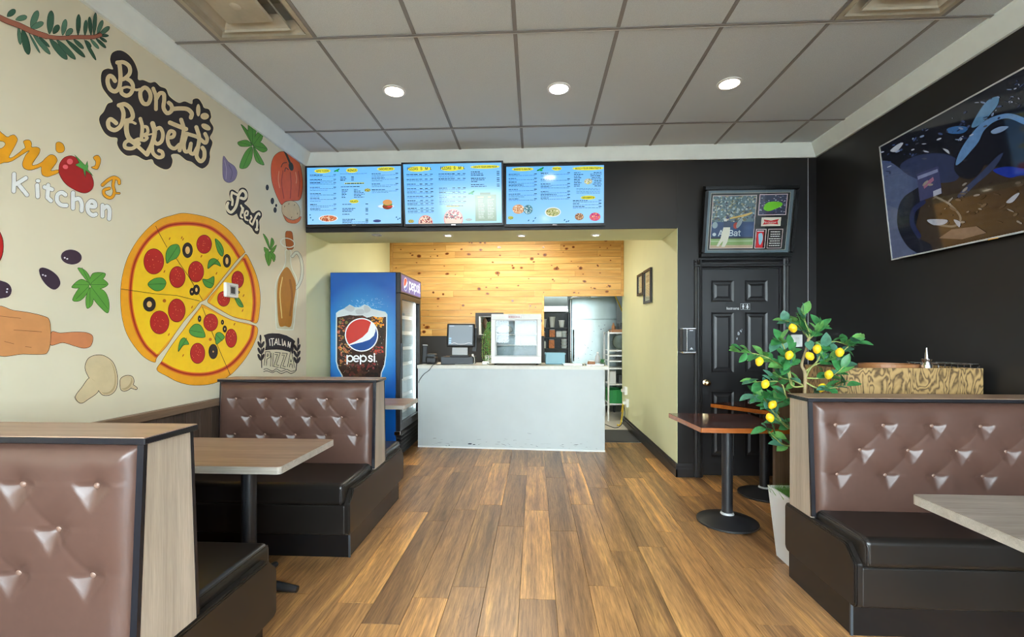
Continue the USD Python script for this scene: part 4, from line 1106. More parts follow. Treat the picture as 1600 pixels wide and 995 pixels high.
p = painting(JF)
p.edge(blob([(222, 548), (260, 552), (320, 548), (370, 550), (398, 562), (402, 585), (390, 612), (360, 620), (320, 610), (270, 596), (218, 606)], 5), (206, 130, 84), 1.8, (70, 40, 26))
p.edge(blob([(-20, 447), (60, 455), (130, 465), (190, 480), (213, 495), (220, 540), (218, 600), (205, 638), (180, 646), (100, 645), (-20, 640)], 5), (206, 142, 88), 1.8, (70, 40, 26))
for ln in ([(20, 590), (60, 600)], [(110, 612), (135, 615)], [(0, 480), (90, 490)], [(60, 540), (180, 548)]):
    p.add(LineString(ln).buffer(1.2), (150, 92, 50), False)
p.build(wl, 'rolling_pin_painting', 'mural_paint', label='painted wooden rolling pin')
for parts_, lab in (([[(390, 745), (428, 800), (380, 842), (350, 858), (328, 842), (326, 822), (350, 790)], [(366, 705), (378, 665), (410, 648), (450, 650), (490, 680), (508, 735), (505, 790), (480, 820), (445, 823), (425, 803), (412, 775), (385, 750)]], 'large painted mushroom'), ([[(560, 768), (580, 778), (594, 790), (588, 799), (565, 792), (550, 785)], [(517, 780), (520, 750), (545, 735), (572, 740), (580, 765), (565, 793), (540, 806), (522, 800)]], 'small painted mushroom')):
    p = painting(JF)
    g = [blob(q, 5) for q in parts_]
    p.add(unary_union(g), (66, 52, 40)).add(unary_union([q.buffer(-2.4) for q in g]), (206, 186, 146)).add(g[1].buffer(-8).difference(affinity.translate(g[1].buffer(-8), -6, -6)), (182, 158, 116))
    p.build(wl, 'mushroom_painting', 'mural_paint', label=lab)

# thermostat on the painted slice
th = thing('thermostat', 'small white square thermostat on the painted pizza', 'thermostat', (XL + 0.004, 3.375, 1.675))
part(th, 'case', chbox(XL + 0.004, XL + 0.03, 3.305, 3.45, 1.675, 1.785, 0.006), 'plastic_white')
part(th, 'display', chbox(XL + 0.0295, XL + 0.0315, 3.355, 3.405, 1.705, 1.755, 0.001), 'plastic_dark')
part(th, 'display_bezel', prism_yz(sbox(3.343, 1.694, 3.417, 1.766).difference(sbox(3.355, 1.705, 3.405, 1.755)), XL + 0.0295, XL + 0.032), 'silver_plastic')
# ------------------------------------------------------------------ menu screens over the opening
def words(p, W, H, u0, u1, v, h, rgb, rr, indent=0.0):
    x = u0 + indent
    while x < u1:
        w = min(rr.uniform(0.012, 0.04), u1 - x)
        if w > 0.006:
            p.add(sbox(x * W, (1 - v) * H - h, (x + w) * W, (1 - v) * H), rgb, False)
        x += w + 0.005


def menu(label, x0, x1, z0, z1, lean, fill):
    b = 0.016
    yb, yt = YB - 0.052, YB - 0.052 - lean
    t = thing('menu_screen', label, 'menu screen', ((x0 + x1) / 2, YB - 0.03, z0), 'menu screens over the counter')
    a = math.degrees(math.atan2(lean, z1 - z0))
    c = ((x0 + x1) / 2, YB - 0.052, z0)
    outer = sbox(x0, z0, x1, z1)
    part(t, 'housing', turn(prism_xz(outer, YB - 0.045, YB - 0.012), a, (1, 0, 0), c), 'plastic_black')
    part(t, 'bezel', turn(prism_xz(outer.difference(sbox(x0 + b, z0 + b * 1.5, x1 - b, z1 - b)), YB - 0.056, YB - 0.045), a, (1, 0, 0), c), 'plastic_black')
    part(t, 'wall_bracket', chbox(c[0] - 0.2, c[0] + 0.2, YB - 0.014, YB - 0.002, z0 + 0.1, z1 - 0.2), 'plastic_black')
    part(t, 'badge', turn(chbox(c[0] - 0.022, c[0] + 0.022, YB - 0.0575, YB - 0.0555, z0 + 0.008, z0 + 0.016, 0.0005), a, (1, 0, 0), c), 'chrome')
    W, H = x1 - x0 - 2 * b, z1 - z0 - 2.5 * b
    R = trimesh.transformations.rotation_matrix(math.radians(a), (1, 0, 0), c)
    f0 = face((x0 + b, YB - 0.0475, z0 + 1.5 * b), (1, 0, 0), (0, 0, 1))
    p = Print(lambda q, h: trimesh.transform_points(f0(q, h), R), 0.0, 0.00012)
    top, bot = np.array(lin(96, 176, 246)), np.array(lin(150, 205, 252))
    p.grid(0, W, 0, H, 24, 16, lambda q: top + (bot - top) * np.clip(1 - q[:, 1:] / H * 0.9 + (q[:, :1] / W - 0.5) * 0.35, 0, 1))
    fill(p, W, H)
    p.build(t, 'lit_picture', 'screen_lit')


DK, SUB, HEAD = (24, 52, 84), (58, 104, 150), (214, 214, 66)


def heading(p, W, H, u, v, w, s, h=0.021, oval_=True):
    if oval_:
        p.add(oval(u * W, (1 - v) * H, w * W * 0.62, h * 1.05), HEAD)
    p.text(s, u * W, (1 - v) * H - h * 0.45, h * 0.9, (26, 40, 30), True, w * W, True)


def rows(p, W, H, u0, u1, vs, rr, prices=1, sub=(1, 3), h=0.0065, step=0.026):
    for v in vs:
        words(p, W, H, u0, u0 + (u1 - u0) * rr.uniform(0.25, 0.55), v, h, DK, rr)
        for k in range(prices):
            e = u1 - k * 0.055
            p.add(sbox((e - 0.028) * W, (1 - v) * H - h, e * W, (1 - v) * H), DK, False)
        for k in range(rr.randint(*sub) if sub[1] else 0):
            words(p, W, H, u0, u0 + (u1 - u0) * (0.97 if k == 0 else rr.uniform(0.3, 0.9)), v + step * (k + 1), h * 0.6, SUB, rr)
    p.h += p.step


def sprig(p, x, y, s):
    for k, (dx, dy, r) in enumerate(((-0.7, -0.25, 20), (0.1, 0.15, 25), (0.8, 0.4, 35), (0.3, -0.35, -10))):
        p.add(oval(x + dx * s, y + dy * s, s * 0.62, s * 0.3, r), ((24, 130, 60), (40, 158, 70))[k % 2], False)
    p.h += p.step


def dish(p, x, y, rx, ry, base, bits, seed, rim=(214, 226, 238)):
    rr = random.Random(seed)
    if rim:
        p.add(oval(x, y, rx * 1.15, ry * 1.2), rim)
    p.add(oval(x, y, rx, ry), base)
    for _ in range(34):
        a, q = rr.uniform(0, 6.28), math.sqrt(rr.random()) * 0.88
        p.add(oval(x + rx * q * math.cos(a), y + ry * q * math.sin(a), rx * rr.uniform(0.06, 0.16), ry * rr.uniform(0.06, 0.16), rr.uniform(0, 90)), rr.choice(bits), False)
    p.h += p.step


def menu_a(p, W, H):
    rr = random.Random(1)
    heading(p, W, H, 0.165, 0.06, 0.14, 'APPETIZERS')
    heading(p, W, H, 0.48, 0.058, 0.10, 'WINGS', 0.023)
    heading(p, W, H, 0.84, 0.045, 0.15, 'SANDWICHES')
    sprig(p, 0.318 * W, 0.945 * H, 0.022)
    p.add(sbox(0.40 * W, 0.705 * H, 0.61 * W, 0.725 * H), HEAD)
    words(p, W, H, 0.405, 0.605, 0.281, 0.008, (40, 60, 30), rr)
    heading(p, W, H, 0.5, 0.60, 0.08, 'SALADS', 0.019)
    rows(p, W, H, 0.03, 0.31, [0.125, 0.205, 0.262, 0.342, 0.452, 0.532, 0.640, 0.718], rr, 1, (1, 2))
    rows(p, W, H, 0.355, 0.50, [0.17, 0.197, 0.223], rr, 1, (0, 0))
    words(p, W, H, 0.355, 0.64, 0.115, 0.004, SUB, rr)
    words(p, W, H, 0.36, 0.56, 0.34, 0.006, DK, rr)
    for k in range(6):
        words(p, W, H, 0.37, 0.37 + rr.uniform(0.03, 0.08), 0.39 + k * 0.027, 0.006, DK, rr)
        words(p, W, H, 0.50, 0.50 + rr.uniform(0.03, 0.13), 0.39 + k * 0.027, 0.006, DK, rr)
    rows(p, W, H, 0.375, 0.65, [0.645, 0.72, 0.745, 0.77, 0.82, 0.91, 0.935, 0.96], rr, 1, (0, 1))
    rows(p, W, H, 0.69, 0.97, [0.12, 0.197, 0.298, 0.40], rr, 1, (2, 2))
    p.add(oval(0.84 * W, 0.30 * H, 0.10 * W, 0.045 * H), (150, 196, 232)).add(oval(0.84 * W, 0.305 * H, 0.085 * W, 0.035 * H), (206, 226, 244))
    p.add(oval(0.855 * W, 0.30 * H, 0.052 * W, 0.05 * H), (136, 66, 46)).add(oval(0.86 * W, 0.335 * H, 0.05 * W, 0.02 * H), (92, 150, 60)).add(oval(0.855 * W, 0.372 * H, 0.05 * W, 0.048 * H), (208, 150, 92)).add(oval(0.88 * W, 0.30 * H, 0.03 * W, 0.018 * H), (196, 70, 60))
    dish(p, 0.645 * W, 0.59 * H, 0.032 * W, 0.03 * H, (150, 150, 70), [(200, 170, 60), (60, 110, 50), (230, 220, 170)], 2, None)
    dish(p, 0.225 * W, 0.105 * H, 0.09 * W, 0.052 * H, (196, 112, 72), [(226, 190, 150), (140, 50, 44), (120, 70, 40), (240, 220, 190)], 3)
    p.add(oval(0.745 * W, 0.05 * H, 0.042 * W, 0.024 * H), (66, 80, 130))
    for x, y in ((0.03, 0.17), (0.035, 0.12), (0.06, 0.08), (0.95, 0.11), (0.965, 0.075), (0.985, 0.09)):
        p.add(oval(x * W, y * H, 0.008 * W, 0.010 * H, 40), (30, 84, 120), False)


def menu_b(p, W, H):
    rr = random.Random(5)
    for u in (0.165, 0.505):
        p.add(oval(u * W - 0.02 * W, 0.92 * H, 0.10 * W, 0.045 * H), HEAD)
        p.add(oval(u * W + 0.07 * W, 0.92 * H, 0.05 * W, 0.03 * H), HEAD)
        p.text('PIZZAS', (u - 0.125) * W, 0.905 * H, 0.024, (26, 40, 30), True, 0.11 * W)
        for k, s in enumerate('SML'):
            p.text(s, (u + 0.01 + k * 0.05) * W, 0.905 * H, 0.024, (26, 40, 30), True)
    heading(p, W, H, 0.835, 0.065, 0.24, 'CREATE YOUR OWN PIZZA', 0.017)
    rows(p, W, H, 0.03, 0.30, [0.165, 0.245, 0.325, 0.40, 0.455, 0.53, 0.60, 0.652, 0.73, 0.78], rr, 3, (1, 1))
    rows(p, W, H, 0.36, 0.635, [0.165, 0.245, 0.40, 0.47, 0.55, 0.625], rr, 3, (1, 2))
    rows(p, W, H, 0.69, 0.98, [0.14, 0.168, 0.196, 0.245, 0.272, 0.30, 0.35, 0.38], rr, 1, (0, 0))
    p.add(sbox(0.43 * W, 0.28 * H, 0.565 * W, 0.305 * H), (190, 180, 60))
    words(p, W, H, 0.435, 0.61, 0.698, 0.007, (60, 70, 40), rr)
    for u, v, r, s in ((0.21, 0.02, 0.075, 4), (0.50, 0.075, 0.10, 6)):
        c = oval(u * W, v * H, r * W, r * W).intersection(sbox(0, 0, W, H))
        p.add(c, (214, 150, 140)).add(oval(u * W, v * H, r * W * 0.9, r * W * 0.9).intersection(sbox(0, 0, W, H)), (224, 190, 170))
        r2 = random.Random(s)
        for _ in range(70):
            a, q = r2.uniform(0, PI), math.sqrt(r2.random()) * 0.85
            g = oval(u * W + r * W * q * math.cos(a), v * H + r * W * q * math.sin(a), r * W * 0.09, r * W * 0.07).intersection(sbox(0, 0, W, H))
            p.add(g, r2.choice([(176, 50, 60), (120, 40, 60), (236, 214, 190), (70, 60, 70), (200, 80, 70)]), False)
        p.h += p.step
    p.add(sbox(0.726 * W, 0.03 * H, 0.945 * W, 0.475 * H), (130, 152, 124)).add(sbox(0.78 * W, 0.475 * H, 0.885 * W, 0.512 * H), (116, 138, 112))
    words(p, W, H, 0.755, 0.815, 0.555, 0.010, (226, 226, 120), rr)
    words(p, W, H, 0.86, 0.90, 0.555, 0.010, (226, 226, 120), rr)
    for k in range(13):
        words(p, W, H, 0.76, 0.76 + rr.uniform(0.04, 0.07), 0.60 + k * 0.026, 0.004, (214, 226, 214), rr)
        words(p, W, H, 0.855, 0.855 + rr.uniform(0.04, 0.07), 0.60 + k * 0.026, 0.004, (214, 226, 214), rr)
    sprig(p, 0.69 * W, 0.51 * H, 0.024)
    dish(p, 0.06 * W, 0.045 * H, 0.03 * W, 0.03 * H, (150, 140, 60), [(200, 170, 60), (60, 100, 60), (230, 220, 150)], 8, None)
    p.add(oval(0.66 * W, 0.06 * H, 0.035 * W, 0.022 * H), (150, 160, 150))


def menu_c(p, W, H):
    rr = random.Random(9)
    heading(p, W, H, 0.17, 0.045, 0.18, "MARIO'S MAINS", 0.018)
    heading(p, W, H, 0.52, 0.045, 0.08, 'PASTAS', 0.019)
    heading(p, W, H, 0.84, 0.05, 0.26, 'BUILD YOUR OWN PASTA', 0.018)
    heading(p, W, H, 0.84, 0.555, 0.12, 'DESSERTS', 0.019)
    sprig(p, 0.35 * W, 0.945 * H, 0.026)
    rows(p, W, H, 0.025, 0.315, [0.125, 0.20, 0.26, 0.315, 0.39, 0.47, 0.555], rr, 1, (1, 2))
    rows(p, W, H, 0.355, 0.655, [0.115, 0.222, 0.302, 0.352, 0.435, 0.49, 0.545], rr, 1, (1, 2))
    for k in range(9):
        words(p, W, H, 0.695, 0.695 + rr.uniform(0.05, 0.10), 0.12 + k * 0.029, 0.006, DK, rr)
        words(p, W, H, 0.975 - rr.uniform(0.05, 0.12), 0.975, 0.12 + k * 0.029, 0.006, DK, rr)
    for v in (0.395, 0.42, 0.45, 0.475):
        words(p, W, H, 0.72, 0.96, v, 0.004, SUB, rr)
    rows(p, W, H, 0.685, 0.975, [0.60, 0.652, 0.705], rr, 1, (1, 1))
    dish(p, 0.125 * W, 0.26 * H, 0.062 * W, 0.082 * H, (206, 160, 120), [(226, 196, 160), (176, 110, 70), (240, 226, 206)], 4, None)
    dish(p, 0.225 * W, 0.25 * H, 0.048 * W, 0.082 * H, (90, 140, 150), [(190, 220, 226), (60, 100, 116), (226, 236, 236)], 6, None)
    dish(p, 0.48 * W, 0.20 * H, 0.072 * W, 0.072 * H, (170, 176, 120), [(214, 206, 150), (120, 120, 66), (226, 226, 196), (96, 130, 70)], 7)
    dish(p, 0.75 * W, 0.115 * H, 0.045 * W, 0.062 * H, (150, 110, 80), [(206, 170, 130), (96, 60, 46), (226, 206, 176)], 8, None)
    dish(p, 0.91 * W, 0.11 * H, 0.056 * W, 0.072 * H, (206, 96, 130), [(236, 150, 60), (150, 40, 120), (240, 190, 170), (190, 60, 70)], 11, None)
    dish(p, 0.84 * W, 0.72 * H, 0.042 * W, 0.05 * H, (176, 180, 160), [(226, 226, 206), (110, 120, 90), (206, 214, 80)], 12, None)
    dish(p, 0.045 * W, 0.11 * H, 0.028 * W, 0.03 * H, (170, 176, 80), [(226, 214, 120), (90, 120, 60)], 13, None)
    for x, y in ((0.23, 0.06), (0.28, 0.05), (0.30, 0.10), (0.60, 0.06), (0.62, 0.03), (0.64, 0.04)):
        p.add(oval(x * W, y * H, 0.010 * W, 0.008 * H, 40), (30, 84, 120), False)


menu('blue menu screen with a burger picture, next to the painted wall', -2.312, -1.318, 2.482, 3.094, 0.012, menu_a)
menu('middle blue menu screen listing pizzas above the food warmer', -1.306, -0.308, 2.476, 3.086, 0.095, menu_b)
menu('blue menu screen with pastas and desserts, nearest the restroom door', -0.297, 0.690, 2.462, 3.064, 0.018, menu_c)

# ------------------------------------------------------------------ large screen on the right wall
TVB, TVT, TVY0, TVY1, TVZ0, TVZ1 = 2.66, 2.57, 2.02, 3.538, 1.945, 2.795
tv = thing('wall_screen', 'large tilted screen showing dark blue motorcycles on the black wall', 'television', (2.64, (TVY0 + TVY1) / 2, TVZ0))
up = np.array([TVT - TVB, 0, TVZ1 - TVZ0])
nrm = np.cross(np.array([0, -1.0, 0]), up)
nrm /= np.linalg.norm(nrm)


def tvp(a, b, h):
    """a metres from the far edge towards the camera, b 0..1 up, h out of the glass."""
    return np.array([TVB, TVY1, TVZ0]) + np.array([0, -1.0, 0]) * a + up * b + nrm * h


LW = TVY1 - TVY0


def tv_slab(a0, a1, b0, b1, h0, h1):
    v = [tvp(a, b, h) for a in (a0, a1) for b in (b0, b1) for h in (h0, h1)]
    return trimesh.Trimesh(np.array(v)).convex_hull


part(tv, 'housing', tv_slab(0.004, LW - 0.004, 0.005, 0.995, -0.03, -0.002), 'plastic_black')
bz = [tv_slab(0, LW, 0, 0.012, -0.01, 0.003), tv_slab(0, LW, 0.990, 1.0, -0.01, 0.003), tv_slab(0, 0.008, 0, 1, -0.01, 0.003), tv_slab(LW - 0.008, LW, 0, 1, -0.01, 0.003)]
part(tv, 'bezel', cat(*bz), 'silver_plastic')
part(tv, 'badge', tv_slab(LW / 2 - 0.03, LW / 2 + 0.03, -0.004, 0.004, 0.001, 0.006), 'chrome')
part(tv, 'wall_mount', chbox(2.64, XR - 0.002, 2.5, 3.05, 2.2, 2.45), 'metal_black')


def tv_map(p, h):
    out = []
    for x, y in np.asarray(p, float):
        r = pixel_ray(1340 + x / 2.927, 80 + y / 2.927)
        o = np.array([0, 0, EYE])
        k = ((tvp(0, 0, 0) - o) @ nrm) / (r @ nrm)
        out.append(o + r * k + nrm * (h - 0.0015))
    return np.array(out)


def tv_inv(a, b):
    q = tvp(a, b, 0) - [0, 0, EYE]
    c, s = math.cos(YAW), math.sin(YAW)
    zc, xc = q[0] * s + q[1] * c, q[0] * c - q[1] * s
    return ((800 + FPX * xc / zc) - 1340) * 2.927, ((HOR - FPX * q[2] / zc) - 80) * 2.927


glass = Polygon([tv_inv(0.008, 0.012), tv_inv(LW - 0.008, 0.012), tv_inv(LW - 0.008, 0.99), tv_inv(0.008, 0.99)])
p = Print(tv_map, 0.0002, 0.00012)


def tadd(sh, rgb, lift=True):
    p.add(sh.intersection(glass), rgb, lift)


tadd(glass, (12, 17, 30))
tadd(blob([(360, 590), (560, 520), (761, 560), (1100, 560), (1100, 800), (761, 850), (300, 915), (290, 700)]), (66, 52, 36))
tadd(blob([(100, 520), (240, 570), (290, 610), (210, 700), (205, 820), (270, 930), (150, 960)]), (84, 100, 140))
tadd(blob([(120, 720), (200, 740), (230, 850), (260, 920), (160, 945)]), (104, 116, 150))
tadd(stroke([(290, 650), (225, 700), (212, 790), (250, 870), (310, 905)], 62), (18, 22, 40))
tadd(stroke([(300, 690), (255, 730), (250, 790), (280, 845)], 22), (34, 44, 92), False)
tadd(stroke([(345, 660), (420, 700), (470, 760), (440, 800), (350, 790)], 10), (150, 140, 120), False)
tadd(blob([(195, 520), (280, 475), (400, 470), (470, 515), (450, 590), (330, 600), (230, 565)]), (50, 62, 100))
tadd(blob([(440, 530), (480, 430), (530, 370), (600, 310), (680, 288), (780, 300), (1000, 360), (1000, 480), (761, 440), (620, 475), (545, 570), (480, 580)]), (14, 18, 32))
tadd(blob([(448, 520), (462, 470), (500, 405), (560, 335), (620, 300), (700, 285), (790, 318), (870, 360), (860, 375), (760, 335), (690, 308), (630, 320), (580, 360), (552, 415), (515, 460), (475, 505)]), (112, 160, 214))
tadd(blob([(520, 345), (560, 268), (600, 222), (642, 208), (642, 240), (612, 282), (560, 335)]), (104, 156, 198))
tadd(blob([(610, 365), (650, 345), (690, 345), (660, 368), (622, 378)]), (150, 180, 220))
tadd(blob([(618, 545), (680, 528), (755, 536), (850, 560), (850, 585), (755, 568), (690, 578)]), (22, 56, 180))
tadd(blob([(460, 655), (560, 560), (640, 480), (665, 470), (620, 540), (540, 610), (480, 665)]), (58, 72, 110))
tadd(poly([(270, 562), (370, 525), (386, 650), (285, 686)]), (74, 78, 122))
tadd(poly([(274, 572), (366, 538), (368, 552), (276, 588)]), (150, 160, 200), False)
tadd(poly([(300, 610), (345, 575), (350, 590), (305, 630)]), (180, 120, 150), False)
tadd(poly([(345, 640), (382, 625), (384, 650), (347, 664)]), (200, 206, 226), False)
tadd(blob([(410, 355), (460, 342), (505, 350), (480, 375), (420, 375)]), (64, 118, 180), False)
p.h += p.step
rr = random.Random(21)
for _ in range(120):
    x = rr.uniform(110, 1050)
    y = 450 - (x - 105) * 0.52 + rr.uniform(5, 150)
    tadd(oval(x, y, rr.uniform(2, 14), rr.uniform(1.5, 5), rr.uniform(-60, 20)), rr.choice([(150, 172, 210), (70, 92, 140), (206, 216, 236), (40, 52, 90), (90, 96, 110)]), False)
for _ in range(60):
    x, y = rr.uniform(310, 1000), rr.uniform(600, 800)
    tadd(oval(x, y, rr.uniform(3, 18), rr.uniform(2, 6), rr.uniform(-50, 30)), rr.choice([(120, 104, 84), (170, 162, 150), (40, 32, 26), (90, 76, 58)]), False)
for q in ([(320, 770), (350, 795), (400, 790), (408, 770)], [(440, 770), (470, 780), (465, 805)], [(150, 455), (185, 425), (210, 420), (180, 458)], [(680, 690), (720, 655), (742, 650), (710, 690)], [(390, 445), (415, 452), (420, 470)]):
    tadd(blob(q, 4), (206, 214, 226), False)
tadd(poly([(372, 855), (430, 815), (545, 800), (590, 830), (480, 860)]), (150, 126, 106), False)
p.build(tv, 'lit_picture', 'screen_tv')

# ------------------------------------------------------------------ drinks fridge
FX0, FX1, FY0, FY1, FZ = -2.300, -1.548, 5.02, 5.94, 2.095
fr = thing('drinks_fridge', 'tall blue drinks fridge with a cola picture and glass door', 'fridge', ((FX0 + FX1) / 2, (FY0 + FY1) / 2, 0))
part(fr, 'cabinet', cat(chbox(FX0, FX1, FY0, FY0 + 0.03, 0.02, FZ), chbox(FX0, FX1, FY1 - 0.03, FY1, 0.02, FZ), chbox(FX0, FX0 + 0.03, FY0 + 0.03, FY1 - 0.03, 0.02, FZ), chbox(FX0 + 0.03, FX1, FY0 + 0.03, FY1 - 0.03, 1.86, FZ), chbox(FX0 + 0.03, FX1, FY0 + 0.03, FY1 - 0.03, 0.02, 0.32)), 'plastic_black')
part(fr, 'liner', cat(chbox(FX0 + 0.031, FX0 + 0.04, FY0 + 0.04, FY1 - 0.04, 0.33, 1.85), chbox(FX0 + 0.04, FX1 - 0.01, FY0 + 0.031, FY0 + 0.04, 0.33, 1.85), chbox(FX0 + 0.04, FX1 - 0.01, FY1 - 0.04, FY1 - 0.031, 0.33, 1.85), chbox(FX0 + 0.04, FX1 - 0.01, FY0 + 0.04, FY1 - 0.04, 0.321, 0.33)), 'interior_white')
part(fr, 'foot', chbox(FX0 + 0.05, FX0 + 0.1, FY0 + 0.05, FY0 + 0.1, 0.0, 0.02), 'metal_black')
part(fr, 'foot', chbox(FX1 - 0.1, FX1 - 0.05, FY0 + 0.05, FY0 + 0.1, 0.0, 0.02), 'metal_black')
part(fr, 'foot', chbox(FX0 + 0.05, FX0 + 0.1, FY1 - 0.1, FY1 - 0.05, 0.0, 0.02), 'metal_black')
part(fr, 'foot', chbox(FX1 - 0.1, FX1 - 0.05, FY1 - 0.1, FY1 - 0.05, 0.0, 0.02), 'metal_black')
GP = (515, 460, 7.37)


def side_map(q, h):
    return np.array([on_y(515 + a / 7.37, 460 + b / 7.37, FY0 - 0.0004 - h) for a, b in np.asarray(q, float)])


q0 = Print(lambda q, h: face((0, FY0 - 0.0004, 0), (1, 0, 0), (0, 0, 1))(q, h))
gx, gz = (FX0 + FX1) / 2, 1.35


def blue(q):
    d = np.hypot((q[:, 0] - gx) / 0.42, (q[:, 1] - gz) / 0.55)
    k = np.clip(1.25 - d, 0, 1)[:, None] ** 1.2
    return np.array(lin(6, 88, 176)) * (1 - k) + np.array(lin(72, 184, 238)) * k


q0.grid(FX0 + 0.004, FX1 - 0.004, 0.03, FZ - 0.004, 26, 60, blue)
sp = part(fr, 'side_panel', trimesh.Trimesh(np.vstack(q0.v), np.vstack(q0.f), process=False), 'print_gloss', cd=np.vstack(q0.c), label='blue side panel with a glass of cola')
p = Print(side_map, 0.0004)
gl = [(78, 215), (110, 190), (180, 160), (230, 120), (290, 150), (350, 150), (400, 118), (450, 135), (480, 165), (560, 185), (640, 203), (661, 230), (658, 420), (650, 700), (635, 820), (600, 900), (590, 990), (600, 1150), (140, 1150), (150, 990), (140, 930), (95, 850), (75, 770), (75, 400)]
glass_s = Polygon(gl)
p.add(glass_s.buffer(5), (176, 210, 226)).add(glass_s, (206, 214, 216))
cola = Polygon([(86, 262), (160, 250), (230, 236), (300, 244), (380, 240), (430, 268), (500, 250), (560, 262), (650, 258), (650, 420), (642, 700), (626, 815), (590, 900), (580, 990), (590, 1150), (150, 1150), (160, 990), (150, 930), (104, 850), (85, 770)])
p.add(cola, (50, 26, 18))
rr = random.Random(4)
for c, (xa, xb, ya, yb), n, s in (((150, 92, 56), (100, 200, 280, 820), 60, 16), ((196, 140, 84), (120, 260, 560, 680), 40, 9), ((224, 156, 36), (490, 620, 245, 380), 50, 12), ((156, 56, 40), (470, 610, 590, 680), 40, 12), ((110, 60, 44), (200, 420, 250, 330), 50, 10), ((26, 14, 12), (560, 640, 380, 600), 20, 20),
                                  ((96, 46, 36), (150, 430, 800, 1000), 40, 24), ((28, 14, 12), (420, 600, 820, 1000), 30, 24), ((120, 44, 44), (320, 520, 780, 860), 20, 14)):
    for _ in range(n):
        p.add(oval(rr.uniform(xa, xb), rr.uniform(ya, yb), s * rr.uniform(0.3, 1.2), s * rr.uniform(0.3, 1.0), rr.uniform(0, 90)).intersection(cola), tuple(int(np.clip(k * rr.uniform(0.75, 1.25), 0, 255)) for k in c), False)
    p.h += 0.00003
for _ in range(130):
    x, y = rr.uniform(80, 655), rr.uniform(260, 900)
    p.add(oval(x, y, rr.uniform(1.5, 4), rr.uniform(1.5, 4)).intersection(cola), rr.choice([(206, 176, 140), (226, 210, 190), (120, 80, 60)]), False)
for _ in range(110):
    p.add(oval(rr.gauss(430, 95), 150 - abs(rr.gauss(0, 55)), rr.uniform(1.2, 4), rr.uniform(1.2, 4)), (206, 232, 244), False)
for pts in ([(170, 165), (230, 125), (290, 155), (250, 200)], [(395, 130), (450, 140), (470, 190), (410, 210)], [(300, 180), (380, 170), (400, 215), (320, 230)]):
    p.add(blob(pts, 3), (186, 192, 196), False)
p.h += p.step
cx, cy = 368, 465
disc = oval(cx, cy, 179, 180)
p.add(oval(cx, cy, 193, 194), (236, 240, 244))
p.add(disc.intersection(Polygon([(150, 250), (492, 250), (476, 325), (440, 430), (380, 490), (300, 540), (205, 580), (150, 590)])), (206, 52, 44), False)
p.add(disc.intersection(Polygon([(220, 588), (300, 566), (380, 548), (460, 520), (510, 475), (530, 420), (528, 360), (600, 380), (600, 700), (200, 700)])), (16, 74, 150))


def pepsi_word(pr, ox, oy, s, col, w):
    g = []
    for x in (0, 153):
        g += [LineString([(x + 14, 0), (x + 14, 96)]), LineString([(x + 14 + 33 + 33 * math.cos(a), 36 + 33 * math.sin(a)) for a in np.linspace(0, 2 * PI, 24)])]
    g.append(LineString([(89, 38), (148, 38)] + [(119 + 31 * math.cos(a), 37 + 33 * math.sin(a)) for a in np.linspace(0, -2 * PI + 0.9, 22)]))
    g.append(LineString(curve([(302, 14), (282, 3), (264, 12), (272, 30), (294, 40), (302, 56), (284, 70), (260, 60)], 5)))
    g.append(LineString([(328, 4), (328, 70)]))
    sh = unary_union([k.buffer(w / 2) for k in g] + [oval(328, -16, w * 0.62, w * 0.62), oval(351, 68, w * 0.42, w * 0.42)])
    pr.add(affinity.translate(affinity.scale(sh, s[0], s[1], origin=(0, 0)), ox, oy), col)


pepsi_word(p, 188, 702, (1.0, 1.0), (242, 244, 246), 17)
p.build(sp, 'cola_picture', 'print_gloss', label='printed glass of cola with a red, white and blue round logo')
DXI, DXO = FX1 + 0.002, FX1 + 0.046
ring = sbox(FY0 + 0.005, 0.315, FY1 - 0.005, 1.862).difference(sbox(FY0 + 0.075, 0.40, FY1 - 0.065, 1.80))
door = part(fr, 'door', prism_yz(ring, DXI, DXO), 'plastic_black', label='black door frame')
part(door, 'pane', chbox(DXI + 0.015, DXI + 0.021, FY0 + 0.075, FY1 - 0.065, 0.40, 1.80, 0.001), 'clear_pane')
part(door, 'handle', cat(chbox(DXO, DXO + 0.02, FY0 + 0.02, FY0 + 0.035, 0.9, 1.3), ), 'plastic_dark')
part(door, 'hinge', chbox(FX1 - 0.02, DXO, FY0 - 0.006, FY0 + 0.02, 0.27, 0.312), 'chrome')
hd = part(fr, 'header', chbox(FX1 + 0.001, DXO + 0.004, FY0 + 0.002, FY1 - 0.002, 1.868, FZ - 0.002, 0.004), 'plastic_black')
p = Print(face((DXO + 0.0043, FY0 + 0.03, 1.885), (0, 1, 0), (0, 0, 1)))
hw, hh = FY1 - FY0 - 0.06, FZ - 1.885 - 0.02
p.grid(0, hw, 0, hh, 16, 6, lambda q: np.array(lin(52, 62, 132)) + (q[:, :1] / hw) * (np.array(lin(96, 100, 170)) - np.array(lin(52, 62, 132))))
lx, ly, lr = 0.17, hh / 2, 0.078
p.add(oval(lx, ly, lr, lr), (232, 236, 242)).add(oval(lx, ly, lr * 0.92, lr * 0.92).intersection(Polygon([(lx - 0.1, ly + 0.1), (lx + 0.06, ly + 0.1), (lx + 0.05, ly + 0.04), (lx, ly - 0.01), (lx - 0.1, ly - 0.04)])), (206, 60, 56), False)
p.add(oval(lx, ly, lr * 0.92, lr * 0.92).intersection(Polygon([(lx - 0.08, ly - 0.06), (lx + 0.03, ly - 0.025), (lx + 0.08, ly + 0.03), (lx + 0.1, ly - 0.1), (lx - 0.08, ly - 0.1)])), (30, 84, 170))
pepsi_word(p, 0.30, hh / 2 + 0.048, (0.00150, -0.00125), (232, 236, 246), 17)
